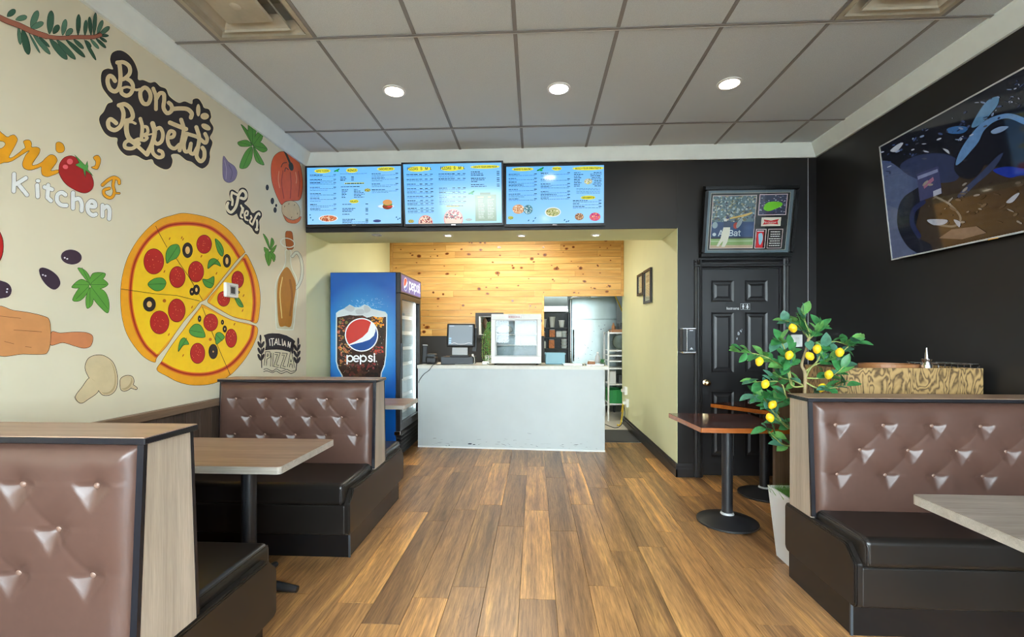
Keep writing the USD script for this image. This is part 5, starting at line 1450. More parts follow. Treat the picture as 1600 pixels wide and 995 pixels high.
p.build(hd, 'header_print', 'print_lit', label='lit header sign lettered pepsi')
for k in range(7):
    z = 0.46 + k * 0.19
    part(fr, 'shelf', cat(chbox(FX0 + 0.06, FX1 - 0.06, FY0 + 0.05, FY1 - 0.05, z, z + 0.006, 0.001), chbox(FX1 - 0.062, FX1 - 0.056, FY0 + 0.05, FY1 - 0.05, z - 0.012, z + 0.03, 0.001)), 'wire_white')
part(fr, 'light_strip', chbox(FX1 - 0.03, FX1 - 0.015, FY1 - 0.066, FY1 - 0.046, 0.45, 1.80, 0.002), 'led_white', label='bright upright light strip')
part(fr, 'light_strip', chbox(FX1 - 0.03, FX1 - 0.015, FY0 + 0.046, FY0 + 0.066, 0.45, 1.80, 0.002), 'led_white', label='bright upright light strip')
for k in range(6):
    z = 0.055 + k * 0.042
    part(fr, 'louvre', trimesh.Trimesh(np.array([[x, y, zz] for y in (FY0 + 0.01, FY1 - 0.01) for x, zz in ((FX1 + 0.001, z + 0.03), (FX1 + 0.004, z + 0.036), (DXO + 0.012, z + 0.004), (DXO + 0.004, z - 0.004), (FX1 + 0.001, z + 0.02))])).convex_hull, 'plastic_black')

# ------------------------------------------------------------------ framed things and small wall fittings
def tilt_frame():
    yb_, yt_ = 4.515, 4.395
    c0, c1 = on_y(1093, 402.5, yb_), on_y(1238, 403, yb_)
    d0, d1 = on_y(1101, 291, yt_), on_y(1246, 289.5, yt_)
    o, u, v = c0, c1 - c0, ((d0 - c0) + (d1 - c1)) / 2
    W, H = np.linalg.norm(u), np.linalg.norm(v)
    u, v = u / W, v / H
    u, v = np.array([1.0, 0, 0]), v - np.array([v[0], 0, 0])
    v /= np.linalg.norm(v)
    return o, u, v, W, H


o, u, v, W, H = tilt_frame()
n = np.cross(u, v)
t = thing('framed_display', 'black framed baseball display leaning out above the restroom door', 'picture frame', tuple(o + u * W / 2))


def slab(x0, x1, z0, z1, h0, h1, bev=0.0):
    pts = [o + u * x + v * z + n * h for x in (x0, x1) for z in (z0, z1) for h in (h0,)] + [o + u * x + v * z + n * h1 for x in (x0 + bev, x1 - bev) for z in (z0 + bev, z1 - bev)]
    return trimesh.Trimesh(np.array(pts)).convex_hull


for a in ((0, W, 0, 0.045), (0, W, H - 0.045, H), (0, 0.045, 0.045, H - 0.045), (W - 0.045, W, 0.045, H - 0.045)):
    part(t, 'rail', slab(*a, -0.02, 0.028, 0.008), 'plinth_black')
part(t, 'backing', slab(0.03, W - 0.03, 0.03, H - 0.03, -0.018, -0.002), 'plastic_black')
fm = lambda q, h: o + q[:, :1] * u + q[:, 1:2] * v + n * h
p = Print(fm, -0.0015)
iw, ih = W - 0.09, H - 0.09


def fb(x0, y0, x1, y1):                                # fractions of the mat, top-down
    return sbox(0.045 + x0 * iw, 0.045 + (1 - y1) * ih, 0.045 + x1 * iw, 0.045 + (1 - y0) * ih)


def fx(x, y):
    return (0.045 + x * iw, 0.045 + (1 - y) * ih)


p.add(fb(0, 0, 1, 1), (96, 112, 124)).add(fb(0.03, 0.035, 0.965, 0.96), (190, 186, 170)).add(fb(0.035, 0.042, 0.96, 0.955), (34, 36, 38))
p.add(fb(0.055, 0.075, 0.575, 0.93), (226, 206, 200)).add(fb(0.062, 0.085, 0.568, 0.92), (94, 116, 128))
rr = random.Random(8)
reg = fb(0.062, 0.085, 0.568, 0.50)
for _ in range(260):
    x, y = fx(rr.uniform(0.065, 0.565), rr.uniform(0.09, 0.5))
    p.add(oval(x, y, rr.uniform(0.004, 0.013), rr.uniform(0.004, 0.012), rr.uniform(0, 90)).intersection(reg), rr.choice([(150, 150, 130), (70, 90, 96), (196, 196, 186), (110, 106, 80), (60, 66, 84), (170, 186, 196)]), False)
p.h += p.step
p.add(fb(0.062, 0.50, 0.568, 0.745), (40, 66, 112)).add(fb(0.062, 0.745, 0.568, 0.77), (32, 44, 60)).add(fb(0.062, 0.77, 0.568, 0.92), (140, 170, 106)).add(fb(0.062, 0.875, 0.568, 0.92), (196, 166, 140)).add(fb(0.062, 0.805, 0.568, 0.815), (206, 214, 190))
p.text('At Bat', *fx(0.145, 0.725), 0.055, (206, 216, 226), True)
p.add(oval(*fx(0.10, 0.70), 0.018, 0.016), (196, 206, 216))
p.add(oval(*fx(0.35, 0.56), 0.024, 0.03), (170, 66, 56), False).add(oval(*fx(0.39, 0.52), 0.02, 0.05, -25), (156, 170, 180), False).add(oval(*fx(0.10, 0.55), 0.026, 0.03), (150, 166, 176))
P_ = lambda *q: Polygon([fx(*k) for k in q])
p.add(P_((0.205, 0.58), (0.285, 0.58), (0.282, 0.70), (0.262, 0.83), (0.235, 0.905), (0.195, 0.905), (0.215, 0.80), (0.19, 0.84), (0.16, 0.90), (0.135, 0.89), (0.175, 0.78)), (222, 218, 206))
p.add(P_((0.20, 0.48), (0.285, 0.48), (0.29, 0.585), (0.205, 0.585)), (42, 60, 90)).add(oval(*fx(0.245, 0.445), 0.014, 0.018), (206, 176, 150)).add(oval(*fx(0.245, 0.43), 0.016, 0.012), (40, 56, 96))
p.add(P_((0.20, 0.455), (0.235, 0.45), (0.24, 0.49), (0.205, 0.49)), (206, 206, 200)).add(P_((0.27, 0.435), (0.45, 0.375), (0.53, 0.345), (0.535, 0.365), (0.46, 0.41), (0.275, 0.455)), (222, 186, 110))
p.add(fb(0.60, 0.065, 0.93, 0.40), (214, 190, 196)).add(fb(0.61, 0.078, 0.92, 0.388), (62, 66, 92))
rr = random.Random(5)
for _ in range(90):
    x, y = rr.uniform(0.615, 0.915), rr.uniform(0.09, 0.38)
    p.add(oval(*fx(x, y), 0.008, 0.004).intersection(fb(0.61, 0.078, 0.92, 0.388)), rr.choice([(110, 116, 150), (40, 44, 60), (170, 170, 186), (90, 60, 80)]), False)
p.h += p.step
p.add(blob([fx(0.66, 0.30), fx(0.68, 0.22), (fx(0.75, 0.185)), fx(0.86, 0.20), fx(0.87, 0.25), fx(0.80, 0.30), fx(0.72, 0.335)], 5), (120, 206, 56))
p.add(fb(0.645, 0.435, 0.875, 0.575), (226, 218, 204))
p.add(P_((0.665, 0.55), (0.685, 0.505), (0.672, 0.468), (0.76, 0.488), (0.85, 0.462), (0.835, 0.505), (0.848, 0.55), (0.76, 0.535)), (190, 32, 36))
p.text('Budweiser', *fx(0.69, 0.527), 0.017, (232, 226, 220), False, 0.135 * iw)
p.add(fb(0.59, 0.62, 0.715, 0.935), (220, 206, 206)).add(fb(0.598, 0.63, 0.707, 0.925), (60, 14, 18)).add(fb(0.605, 0.645, 0.685, 0.92), (200, 34, 40)).add(blob([fx(0.625, 0.70), fx(0.665, 0.69), fx(0.68, 0.78), fx(0.66, 0.87), fx(0.64, 0.86), fx(0.63, 0.78)], 4), (150, 196, 220)).add(fb(0.605, 0.645, 0.685, 0.66), (206, 206, 210))
p.add(fb(0.735, 0.62, 0.91, 0.935), (214, 190, 190)).add(fb(0.742, 0.63, 0.903, 0.925), (34, 30, 32))
for k in range(7):
    w = rr.uniform(0.055, 0.07)
    x = 0.8225 - w
    while x < 0.8225 + w:
        s = min(rr.uniform(0.012, 0.03), 0.8225 + w - x)
        p.add(fb(x, 0.66 + k * 0.037, x + s, 0.675 + k * 0.037), (214, 212, 208), False)
        x += s + 0.004
p.build(t, 'picture_sheet', 'print_gloss', label='mat with baseball photograph, stadium, red bow-tie logo and can')
part(t, 'glazing', slab(0.04, W - 0.04, 0.04, H - 0.04, 0.006, 0.008), 'clear_pane')

s = thing('restroom_sign', 'small restroom sign with two white figures on the black door', 'sign', (1.99, DYP, 1.66))
part(s, 'plate', chbox(1.875, 2.005, DYP - 0.004, DYP - 0.0005, 1.634, 1.700, 0.001), 'plastic_black')
part(s, 'icon_plate', chbox(2.010, 2.110, DYP - 0.005, DYP - 0.0005, 1.634, 1.704, 0.001), 'plastic_black')
p = Print(face((0, DYP - 0.0052, 0), (1, 0, 0), (0, 0, 1)))
p.text('Restrooms', 1.879, 1.640, 0.024, (216, 218, 220), True, 0.122)
p.add(sbox(2.014, 1.638, 2.106, 1.700).difference(sbox(2.017, 1.641, 2.103, 1.697)), (170, 176, 180), False)
for x in (2.04, 2.08):
    p.add(oval(x, 1.689, 0.006, 0.006), (226, 228, 230), False).add(sbox(x - 0.009, 1.664, x + 0.009, 1.681), (226, 228, 230), False).add(sbox(x - 0.006, 1.645, x - 0.001, 1.665), (226, 228, 230), False).add(sbox(x + 0.001, 1.645, x + 0.006, 1.665), (226, 228, 230), False)
p.add(Polygon([(2.08 - 0.013, 1.658), (2.08 + 0.013, 1.658), (2.086, 1.676), (2.074, 1.676)]), (226, 228, 230), False)
p.add(sbox(2.0595, 1.645, 2.0605, 1.693), (200, 204, 206), False)
p.build(s, 'lettering', 'print_gloss')

s = thing('soap_dispenser', 'black wall dispenser with bright top and bottom bands beside the door', 'dispenser', (1.49, YB - 0.05, 1.215))
part(s, 'body', chbox(1.418, 1.545, YB - 0.095, YB - 0.001, 1.232, 1.448, 0.006), 'plastic_dark')
part(s, 'window_strip', chbox(1.420, 1.456, YB - 0.098, YB - 0.094, 1.236, 1.444, 0.001), 'plastic_black')
part(s, 'top_band', chbox(1.416, 1.547, YB - 0.099, YB - 0.002, 1.446, 1.458, 0.003), 'chrome')
part(s, 'bottom_band', chbox(1.416, 1.547, YB - 0.099, YB - 0.002, 1.213, 1.234, 0.004), 'chrome')
part(s, 'divider', chbox(1.456, 1.462, YB - 0.0985, YB - 0.094, 1.236, 1.446, 0.001), 'chrome')
p = Print(face((0, YB - 0.0953, 0), (1, 0, 0), (0, 0, 1)))
p.add(sbox(1.485, 1.430, 1.518, 1.437), (206, 212, 216), False)
p.build(s, 'lettering', 'print_gloss')
p = Print(face((0, YB - 0.0953, 0), (1, 0, 0), (0, 0, 1)))
p.add(Polygon([(1.485, 1.252), (1.518, 1.252), (1.502, 1.275)]), (206, 212, 216), False)
p.build(s, 'logo', 'print_gloss')

s = thing('wall_switch', 'white wall plate on the black wall, half hidden by the lemon tree', 'light switch', (2.525, YB, 1.33))
part(s, 'plate', chbox(2.475, 2.58, YB - 0.022, YB - 0.001, 1.275, 1.395, 0.004), 'plastic_white')
part(s, 'rocker', chbox(2.51, 2.545, YB - 0.027, YB - 0.021, 1.305, 1.365, 0.002), 'plastic_white')

for lab, y0, y1, z0, z1, big in (('small black framed certificate farther along the passage wall', 5.90, 6.21, 1.915, 2.195, 0), ('tall black framed notice on the passage wall nearest the opening', 5.50, 5.85, 1.785, 2.20, 1)):
    t = thing('wall_frame', lab, 'picture frame', (XP, (y0 + y1) / 2, z0))
    out = sbox(y0, z0, y1, z1)
    part(t, 'frame', prism_yz(out.difference(out.buffer(-0.028, join_style=2)), XP - 0.03, XP - 0.006), 'plastic_black')
    p = Print(face((XP - 0.012, 0, 0), (0, -1, 0), (0, 0, 1)))
    g = sbox(-y1 + 0.02, z0 + 0.02, -y0 - 0.02, z1 - 0.02)
    p.add(g, (206, 210, 186))
    rr = random.Random(int(y0 * 10))
    if big:
        for x in (0.0, 0.05, 0.10):
            p.add(sbox(-y1 + 0.09 + x, z1 - 0.16, -y1 + 0.12 + x, z1 - 0.07).difference(sbox(-y1 + 0.10 + x, z1 - 0.125, -y1 + 0.115 + x, z1 - 0.09)), (52, 56, 50), False)
    for k in range(9 if big else 6):
        a = rr.uniform(0.05, 0.09)
        p.add(sbox(-y1 + a, z1 - (0.20 if big else 0.08) - k * 0.02, -y0 - a, z1 - (0.193 if big else 0.073) - k * 0.02), (128, 136, 120), False)
    p.build(t, 'sheet', 'print_gloss')
    part(t, 'glazing', chbox(XP - 0.017, XP - 0.015, y0 + 0.02, y1 - 0.02, z0 + 0.02, z1 - 0.02, 0.0005), 'clear_pane')
# ------------------------------------------------------------------ the counter and what stands on it
CT = 1.02
c_ = thing('counter', 'long white service counter with a pale worktop', 'counter', (-0.31, 5.85, 0))
bodyp = Polygon([(-1.455, 5.613), (0.833, 5.477), (0.868, 6.08), (-1.42, 6.215)])
part(c_, 'front_body', prism_xy(bodyp, 0.0, CT - 0.04), 'counter_white')
part(c_, 'worktop', prism_xy(Polygon([(-1.457, 5.583), (0.873, 5.444), (0.910, 6.10), (-1.42, 6.24)]), CT - 0.04, CT), 'worktop', label='pale worktop with a thick edge')
e1, e2 = np.array([-1.455, 5.613]), np.array([0.833, 5.477])
ud = (e2 - e1) / np.linalg.norm(e2 - e1)
nd = np.array([ud[1], -ud[0]])


def cfront(q, h):
    q = np.asarray(q, float)
    a = e1 + q[:, :1] * ud + nd * (0.0005 + h)
    return np.c_[a, q[:, 1]]


part(c_, 'base_strip', prism_xy(Polygon([tuple(e1 + nd * 0.010), tuple(e2 + nd * 0.010 + ud * 0.005), tuple(e2 + ud * 0.005 - nd * 0.002), tuple(e1 - nd * 0.002)]), 0.0, 0.018), 'white_paint')
p = Print(cfront)
rr = random.Random(14)
for _ in range(60):
    a, z = rr.uniform(0.15, 2.25), 0.03 + abs(rr.gauss(0, 0.05))
    p.add(oval(a, z, rr.uniform(0.004, 0.03), rr.uniform(0.001, 0.003), rr.uniform(-8, 8)), rr.choice([(150, 156, 158), (170, 176, 176), (130, 130, 132)]), False)
for a, z, s in ((0.66, 0.055, 0.030), (0.71, 0.048, 0.018), (0.40, 0.03, 0.012), (0.36, 0.025, 0.01), (0.77, 0.05, 0.008)):
    p.add(blob([(a + s * math.cos(k) * rr.uniform(0.5, 1.2), z + 0.25 * s * math.sin(k)) for k in np.linspace(0, 2 * PI, 8)[:-1]], 4), (52, 56, 66), False)
p.build(c_, 'scuff_marks', 'print_gloss', kind='stuff', label='dark scuff marks near the floor')

# food warmer with glass front
wx0, wx1, wy0, wy1, wz0, wz1 = -0.545, 0.082, 5.66, 6.00, CT + 0.018, 1.655
w = thing('food_warmer', 'white glass-fronted food warmer with two wire shelves on the counter', 'food warmer', ((wx0 + wx1) / 2, (wy0 + wy1) / 2, CT))
for sx in (wx0 + 0.05, wx1 - 0.05):
    for sy in (wy0 + 0.05, wy1 - 0.05):
        part(w, 'foot', lathe([(0, CT), (0.016, CT), (0.013, wz0), (0, wz0)], 16, (sx, sy, 0)), 'metal_black')
part(w, 'base', rbox(wx0, wx1, wy0, wy1, wz0, wz0 + 0.09, 0.008, 12), 'white_paint', smooth=40)
part(w, 'top', rbox(wx0, wx1, wy0, wy1, wz1 - 0.075, wz1, 0.008, 12), 'white_paint', smooth=40)
for sx in (wx0, wx1 - 0.052):
    for sy in (wy0, wy1 - 0.04):
        part(w, 'post', chbox(sx, sx + 0.052, sy, sy + 0.04, wz0 + 0.088, wz1 - 0.073, 0.004), 'white_paint')
part(w, 'back_panel', chbox(wx0 + 0.05, wx1 - 0.05, wy1 - 0.03, wy1 - 0.024, wz0 + 0.09, wz1 - 0.075, 0.001), 'warmer_inside')
part(w, 'side_glass', chbox(wx0 + 0.02, wx0 + 0.026, wy0 + 0.04, wy1 - 0.04, wz0 + 0.09, wz1 - 0.075, 0.001), 'warmer_inside')
part(w, 'side_glass', chbox(wx1 - 0.026, wx1 - 0.02, wy0 + 0.04, wy1 - 0.04, wz0 + 0.09, wz1 - 0.075, 0.001), 'warmer_inside')
part(w, 'door_rim', prism_xz(sbox(wx0 + 0.05, wz0 + 0.09, wx1 - 0.05, wz1 - 0.075).difference(sbox(wx0 + 0.062, wz0 + 0.102, wx1 - 0.062, wz1 - 0.087)), wy0 + 0.004, wy0 + 0.014), 'silver_plastic')
part(w, 'pane', chbox(wx0 + 0.055, wx1 - 0.055, wy0 + 0.007, wy0 + 0.011, wz0 + 0.095, wz1 - 0.08, 0.0005), 'clear_pane')
for z in (1.265, 1.40):
    bars = [cyl((wx0 + 0.03, y, z), (wx1 - 0.03, y, z), 0.005, 6) for y in (wy0 + 0.05, wy0 + 0.17, wy1 - 0.07)] + [cyl((x, wy0 + 0.05, z), (x, wy1 - 0.05, z), 0.0022, 5) for x in np.linspace(wx0 + 0.06, wx1 - 0.06, 16)]
    part(w, 'wire_shelf', cat(*bars), 'wire_white')
part(w, 'shelf_divider', cyl((-0.19, wy0 + 0.06, 1.265), (-0.19, wy0 + 0.06, 1.40), 0.004, 6), 'wire_white')
part(w, 'name_plate', chbox(-0.335, -0.165, wy0 - 0.004, wy0, wz1 - 0.055, wz1 - 0.018, 0.001), 'silver_plastic')
p = Print(face((0, wy0 - 0.0042, 0), (1, 0, 0), (0, 0, 1)))
p.add(sbox(-0.332, wz1 - 0.053, -0.168, wz1 - 0.02), (176, 150, 136))
x = -0.325
rr = random.Random(2)
while x < -0.19:
    k = rr.uniform(0.011, 0.018)
    p.add(sbox(x, wz1 - 0.048, x + k, wz1 - 0.026).difference(sbox(x + k * 0.35, wz1 - 0.042, x + k * 0.6, wz1 - 0.030)), (130, 22, 20), False)
    x += k + 0.005
p.build(w, 'plate_print', 'print_gloss')
bg = thing('clear_wrap', 'crumpled clear wrap on the upper shelf inside the food warmer', 'plastic wrap', (-0.40, 5.84, 1.405))
mm = trimesh.creation.icosphere(3, 1.0)
mm.vertices *= (1 + 0.5 * (meshkit.fbm(mm.vertices * 2.2 + 5, 4) - 0.5)[:, None])
mm.apply_scale((0.11, 0.10, 0.055))
mm.apply_translation((-0.40, 5.84, 1.405 + 0.062))
part(bg, 'wrap', mm, 'plastic_white', smooth=True)

# till: monitor, stand, cash box
t = thing('till', 'black touch-screen till on a grey cash drawer', 'cash register', (-0.96, 5.80, CT))
part(t, 'cash_drawer', chbox(-1.185, -0.775, 5.70, 6.05, CT + 0.002, CT + 0.098, 0.006), 'plastic_dark')
part(t, 'drawer_front', chbox(-1.175, -0.785, 5.693, 5.70, CT + 0.01, CT + 0.09, 0.002), 'plastic_dark')
part(t, 'stand', cat(chbox(-1.08, -0.83, 5.75, 5.98, CT + 0.098, CT + 0.115), turn(chbox(-1.06, -0.85, 5.80, 5.84, CT + 0.10, CT + 0.26), -14, (1, 0, 0), (0, 5.82, CT + 0.1))), 'plastic_black')
part(t, 'printer_flap', turn(chbox(-1.055, -0.855, 5.765, 5.775, CT + 0.118, CT + 0.215, 0.002), -12, (1, 0, 0), (0, 5.77, CT + 0.118)), 'silver_plastic')
mo = (0, 5.76, 1.24)
part(t, 'monitor', turn(rbox(-1.125, -0.765, 5.742, 5.79, 1.242, 1.545, 0.018, 12), -10, (1, 0, 0), mo), 'plastic_black', smooth=40)
R = trimesh.transformations.rotation_matrix(math.radians(-10), (1, 0, 0), mo)
f0 = face((0, 5.7412, 0), (1, 0, 0), (0, 0, 1))
p = Print(lambda q, h: trimesh.transform_points(f0(q, h), R), 0.0004)
p.grid(-1.098, -0.792, 1.268, 1.522, 12, 10, lambda q: np.array(lin(124, 138, 146)) + np.clip((q[:, 1:] - 1.3) * 1.2, 0, 1) * np.array([0.06, 0.07, 0.05]))
for z in (1.34, 1.31, 1.283):
    p.add(sbox(-1.092, z, -1.062, z + 0.018), (150, 196, 226), False)
p.add(sbox(-1.092, 1.505, -1.03, 1.517), (176, 190, 206), False).add(sbox(-0.84, 1.507, -0.80, 1.515), (206, 216, 226), False).add(stroke([(-1.06, 1.28), (-1.02, 1.292), (-0.97, 1.275), (-0.90, 1.275), (-0.84, 1.292), (-0.80, 1.285)], 0.006), (206, 206, 206), False)
p.build(t, 'lit_screen', 'print_lit')
part(t, 'customer_display', turn(chbox(-0.80, -0.742, 5.80, 5.82, 1.19, 1.50, 0.004), -10, (1, 0, 0), mo), 'plastic_black')
part(t, 'plug', chbox(-0.80, -0.775, 5.74, 5.76, CT + 0.099, CT + 0.135, 0.004), 'plastic_white')
tag_ = thing('cable', 'grey cable hanging down the counter front beside the fridge', 'cable', (-1.3, 5.56, CT))
part(tag_, 'wire', tube(curve([(-1.05, 5.70, CT + 0.006), (-1.18, 5.63, CT + 0.006), (-1.25, 5.565, CT + 0.006), (-1.30, 5.555, CT - 0.06), (-1.37, 5.57, CT - 0.11), (-1.425, 5.585, CT - 0.18), (-1.44, 5.59, CT - 0.22)], 6), 0.0035, 6), 'plastic_dark', smooth=True)
cc = thing('cable', 'white cable looping from the plug behind the till', 'cable', (-0.76, 5.72, CT))
part(cc, 'wire', tube(curve([(-0.785, 5.735, CT + 0.115), (-0.762, 5.71, CT + 0.09), (-0.755, 5.69, CT + 0.05), (-0.765, 5.68, CT + 0.012), (-0.82, 5.675, CT + 0.005), (-1.0, 5.67, CT + 0.005)], 6), 0.0035, 6), 'plastic_white', smooth=True)
pt = thing('receipt_printer', 'small dark rounded printer on the counter left of the till', 'printer', (-1.32, 5.82, CT))
part(pt, 'body', rbox(-1.40, -1.255, 5.74, 5.90, CT + 0.002, CT + 0.10, 0.03, 20), 'plastic_black', smooth=50)
part(pt, 'lid', rbox(-1.39, -1.265, 5.76, 5.90, CT + 0.085, CT + 0.135, 0.022, 16), 'plastic_dark', smooth=50)
ph = thing('card_terminal', 'upright black card terminal beside the fridge door', 'card terminal', (-1.43, 5.9, CT))
part(ph, 'body', turn(chbox(-1.47, -1.405, 5.87, 5.90, CT + 0.012, CT + 0.235, 0.006), -8, (1, 0, 0), (0, 5.88, CT + 0.012)), 'plastic_black')
part(ph, 'foot', chbox(-1.475, -1.40, 5.84, 5.95, CT + 0.001, CT + 0.014, 0.004), 'plastic_black')
part(ph, 'top_edge', turn(chbox(-1.47, -1.405, 5.868, 5.90, CT + 0.235, CT + 0.25, 0.004), -8, (1, 0, 0), (0, 5.88, CT + 0.012)), 'silver_plastic')
bx = thing('adapter', 'small white adapter box on the counter beside the food warmer', 'power adapter', (-0.61, 5.75, CT))
part(bx, 'case', chbox(-0.665, -0.57, 5.72, 5.78, CT + 0.001, CT + 0.042, 0.006), 'plastic_white')
part(bx, 'lead', tube(curve([(-0.60, 5.72, CT + 0.02), (-0.57, 5.68, CT + 0.006), (-0.52, 5.66, CT + 0.006)], 5), 0.003, 6), 'plastic_black', smooth=True)

# trailing ivy in a pot behind
iv = thing('trailing_plant', 'bushy small-leaved trailing plant between the till and the food warmer', 'plant', (-0.62, 6.115, CT))
part(iv, 'pot', lathe([(0, CT + 0.001), (0.045, CT + 0.001), (0.058, CT + 0.10), (0.052, CT + 0.10), (0.04, CT + 0.08), (0, CT + 0.08)], 24, (-0.62, 6.115, 0)), 'plastic_white', smooth=40)
rr = random.Random(77)
ls, core = [], []
for k in range(520):
    a, z = rr.uniform(0, 2 * PI), CT + 0.03 + 0.52 * rr.random()
    r = (0.10 if z < CT + 0.36 else 0.085 * (1 - (z - CT - 0.36) / 0.24)) * rr.uniform(0.6, 1.1)
    c = np.array([-0.62 + r * math.cos(a), 6.115 + r * math.sin(a), z])
    s = rr.uniform(0.010, 0.017)
    d = np.array([math.cos(a), math.sin(a), rr.uniform(-0.9, 0.3)])
    d /= np.linalg.norm(d)
    u_ = np.cross(d, [rr.gauss(0, 1), rr.gauss(0, 1), rr.gauss(0, 1)])
    u_ /= np.linalg.norm(u_) + 1e-9
    w_ = np.cross(d, u_)
    ls.append(trimesh.Trimesh(np.array([c - u_ * s, c + w_ * s * 0.6 + d * 0.003, c + u_ * s, c - w_ * s * 0.6 + d * 0.003]), [[0, 1, 2], [0, 2, 3]], process=False))
part(iv, 'foliage', cat(*ls), 'leaf_c', kind='stuff')
part(iv, 'vines', cat(*[tube(curve([(-0.62, 6.115, CT + 0.08), (-0.62 + 0.04 * math.cos(a), 6.115 + 0.04 * math.sin(a), CT + 0.42), (-0.62 + 0.09 * math.cos(a), 6.115 + 0.09 * math.sin(a), CT + 0.28), (-0.62 + 0.09 * math.cos(a), 6.115 + 0.09 * math.sin(a), CT + 0.06)], 5), 0.003, 5) for a in np.linspace(0, 2 * PI, 10)[:-1]]), 'stem_green', kind='stuff')

# right end of the counter
b_ = thing('plastic_tub', 'pale blue plastic tub on the counter right of the food warmer', 'tub', (0.27, 5.92, CT))
part(b_, 'body', chbox(0.135, 0.385, 5.80, 6.05, CT + 0.001, CT + 0.135, 0.01), 'blue_box')
part(b_, 'rim', prism_xy(sbox(0.128, 5.793, 0.392, 6.057).difference(sbox(0.143, 5.808, 0.377, 6.042)), CT + 0.125, CT + 0.143), 'blue_box')
for lab, x0, y0, x1, y1 in (('flat metal tray on the counter, nearer the food warmer', 0.34, 5.62, 0.60, 5.78), ('flat metal tray at the right end of the counter', 0.62, 5.60, 0.86, 5.80)):
    tr = thing('metal_tray', lab, 'tray', ((x0 + x1) / 2, (y0 + y1) / 2, CT))
    part(tr, 'pan', prism_xy(sbox(x0, y0, x1, y1).buffer(-0.02).buffer(0.02), CT + 0.001, CT + 0.006), 'steel')
    part(tr, 'rim', prism_xy(sbox(x0, y0, x1, y1).buffer(-0.02).buffer(0.02).difference(sbox(x0, y0, x1, y1).buffer(-0.012)), CT + 0.005, CT + 0.016), 'steel')
fb_ = thing('food_pack', 'small reddish-brown food pack on the right-hand metal tray', 'food', (0.70, 5.70, CT + 0.006))
part(fb_, 'pack', rbox(0.655, 0.745, 5.66, 5.74, CT + 0.0065, CT + 0.045, 0.012, 12), 'tray_brown', smooth=40)
part(fb_, 'lid', rbox(0.665, 0.735, 5.668, 5.732, CT + 0.043, CT + 0.058, 0.006, 12), 'plastic_white', smooth=40)
bt = thing('bottle', 'small clear bottle standing at the right end of the counter', 'bottle', (0.80, 5.86, CT))
part(bt, 'body', lathe([(0, CT + 0.001), (0.032, CT + 0.001), (0.034, CT + 0.01), (0.034, CT + 0.09), (0.014, CT + 0.125), (0.012, CT + 0.14), (0, CT + 0.14)], 24, (0.80, 5.86, 0)), 'silver_plastic', smooth=40)
part(bt, 'cap', lathe([(0, CT + 0.14), (0.013, CT + 0.14), (0.012, CT + 0.158), (0, CT + 0.158)], 16, (0.80, 5.86, 0)), 'plastic_white', smooth=40)
hb = thing('herb_bunch', 'little bunch of green leaves at the counter end', 'herbs', (0.845, 5.72, CT + 0.006))
rr = random.Random(5)
ls = []
for k in range(40):
    c = np.array([rr.uniform(0.825, 0.87), rr.uniform(5.82, 5.87) - 0.1, CT + 0.02 + 0.05 * rr.random()])
    u_ = np.array([rr.gauss(0, 1), rr.gauss(0, 1), rr.gauss(0, 1)])
    u_ /= np.linalg.norm(u_)
    w_ = np.cross(u_, [0.3, 0.5, 0.8])
    ls.append(trimesh.Trimesh(np.array([c - u_ * 0.018, c + w_ * 0.010, c + u_ * 0.018, c - w_ * 0.010]), [[0, 1, 2], [0, 2, 3]], process=False))
part(hb, 'leaves', cat(*ls), 'leaf_a', kind='stuff')
part(hb, 'bowl', lathe([(0, CT + 0.007), (0.025, CT + 0.007), (0.036, CT + 0.03), (0.032, CT + 0.03), (0.02, CT + 0.012), (0, CT + 0.012)], 24, (0.847, 5.745, 0)), 'steel', smooth=40)

# ------------------------------------------------------------------ kitchen seen through the opening
k = thing('steel_cooler', 'tall stainless steel cooler in the kitchen dotted with marks', 'refrigerator', (1.07, 8.6, 0))
part(k, 'cabinet', chbox(0.665, 1.475, 8.32, 9.0, 0.12, 2.09), 'steel')
part(k, 'door', chbox(0.675, 1.465, 8.285, 8.318, 0.16, 1.675, 0.004), 'steel')
part(k, 'top_panel', chbox(0.675, 1.465, 8.29, 8.318, 1.69, 2.08, 0.004), 'steel')
part(k, 'handle', cat(tube(curve([(0.70, 8.285, 0.95), (0.70, 8.25, 0.98), (0.70, 8.25, 1.45), (0.70, 8.285, 1.48)], 4), 0.012, 8)), 'chrome')
for x in (0.7, 1.44):
    for y in (8.36, 8.95):
        part(k, 'leg', cyl((x, y, 0.0), (x, y, 0.12), 0.02, 12), 'metal_black')
p = Print(face((0, 8.2845, 0), (1, 0, 0), (0, 0, 1)))
rr = random.Random(31)
for _ in range(34):
    p.add(oval(rr.uniform(0.78, 1.42), rr.uniform(0.9, 1.62), rr.uniform(0.004, 0.014), rr.uniform(0.003, 0.008)), rr.choice([(70, 76, 80), (110, 116, 120), (90, 84, 80)]), False)
p.build(k, 'marks', 'print_gloss')
h = thing('extractor_hood', 'pale steel extractor hood at the top of the kitchen opening', 'range hood', (0.1, 8.9, 1.84))
part(h, 'canopy', trimesh.Trimesh(np.array([[x, y, z] for x in (-0.5, 0.60) for y, z in ((8.35, 1.84), (8.35, 1.93), (8.62, 2.35), (9.59, 2.35), (9.59, 1.84))])).convex_hull, 'steel')
part(h, 'lip', chbox(-0.505, 0.605, 8.34, 8.352, 1.825, 1.87), 'chrome')
pp = thing('steel_pipe', 'bent steel pipe running up beside the cooler', 'pipe', (0.64, 8.30, 0))
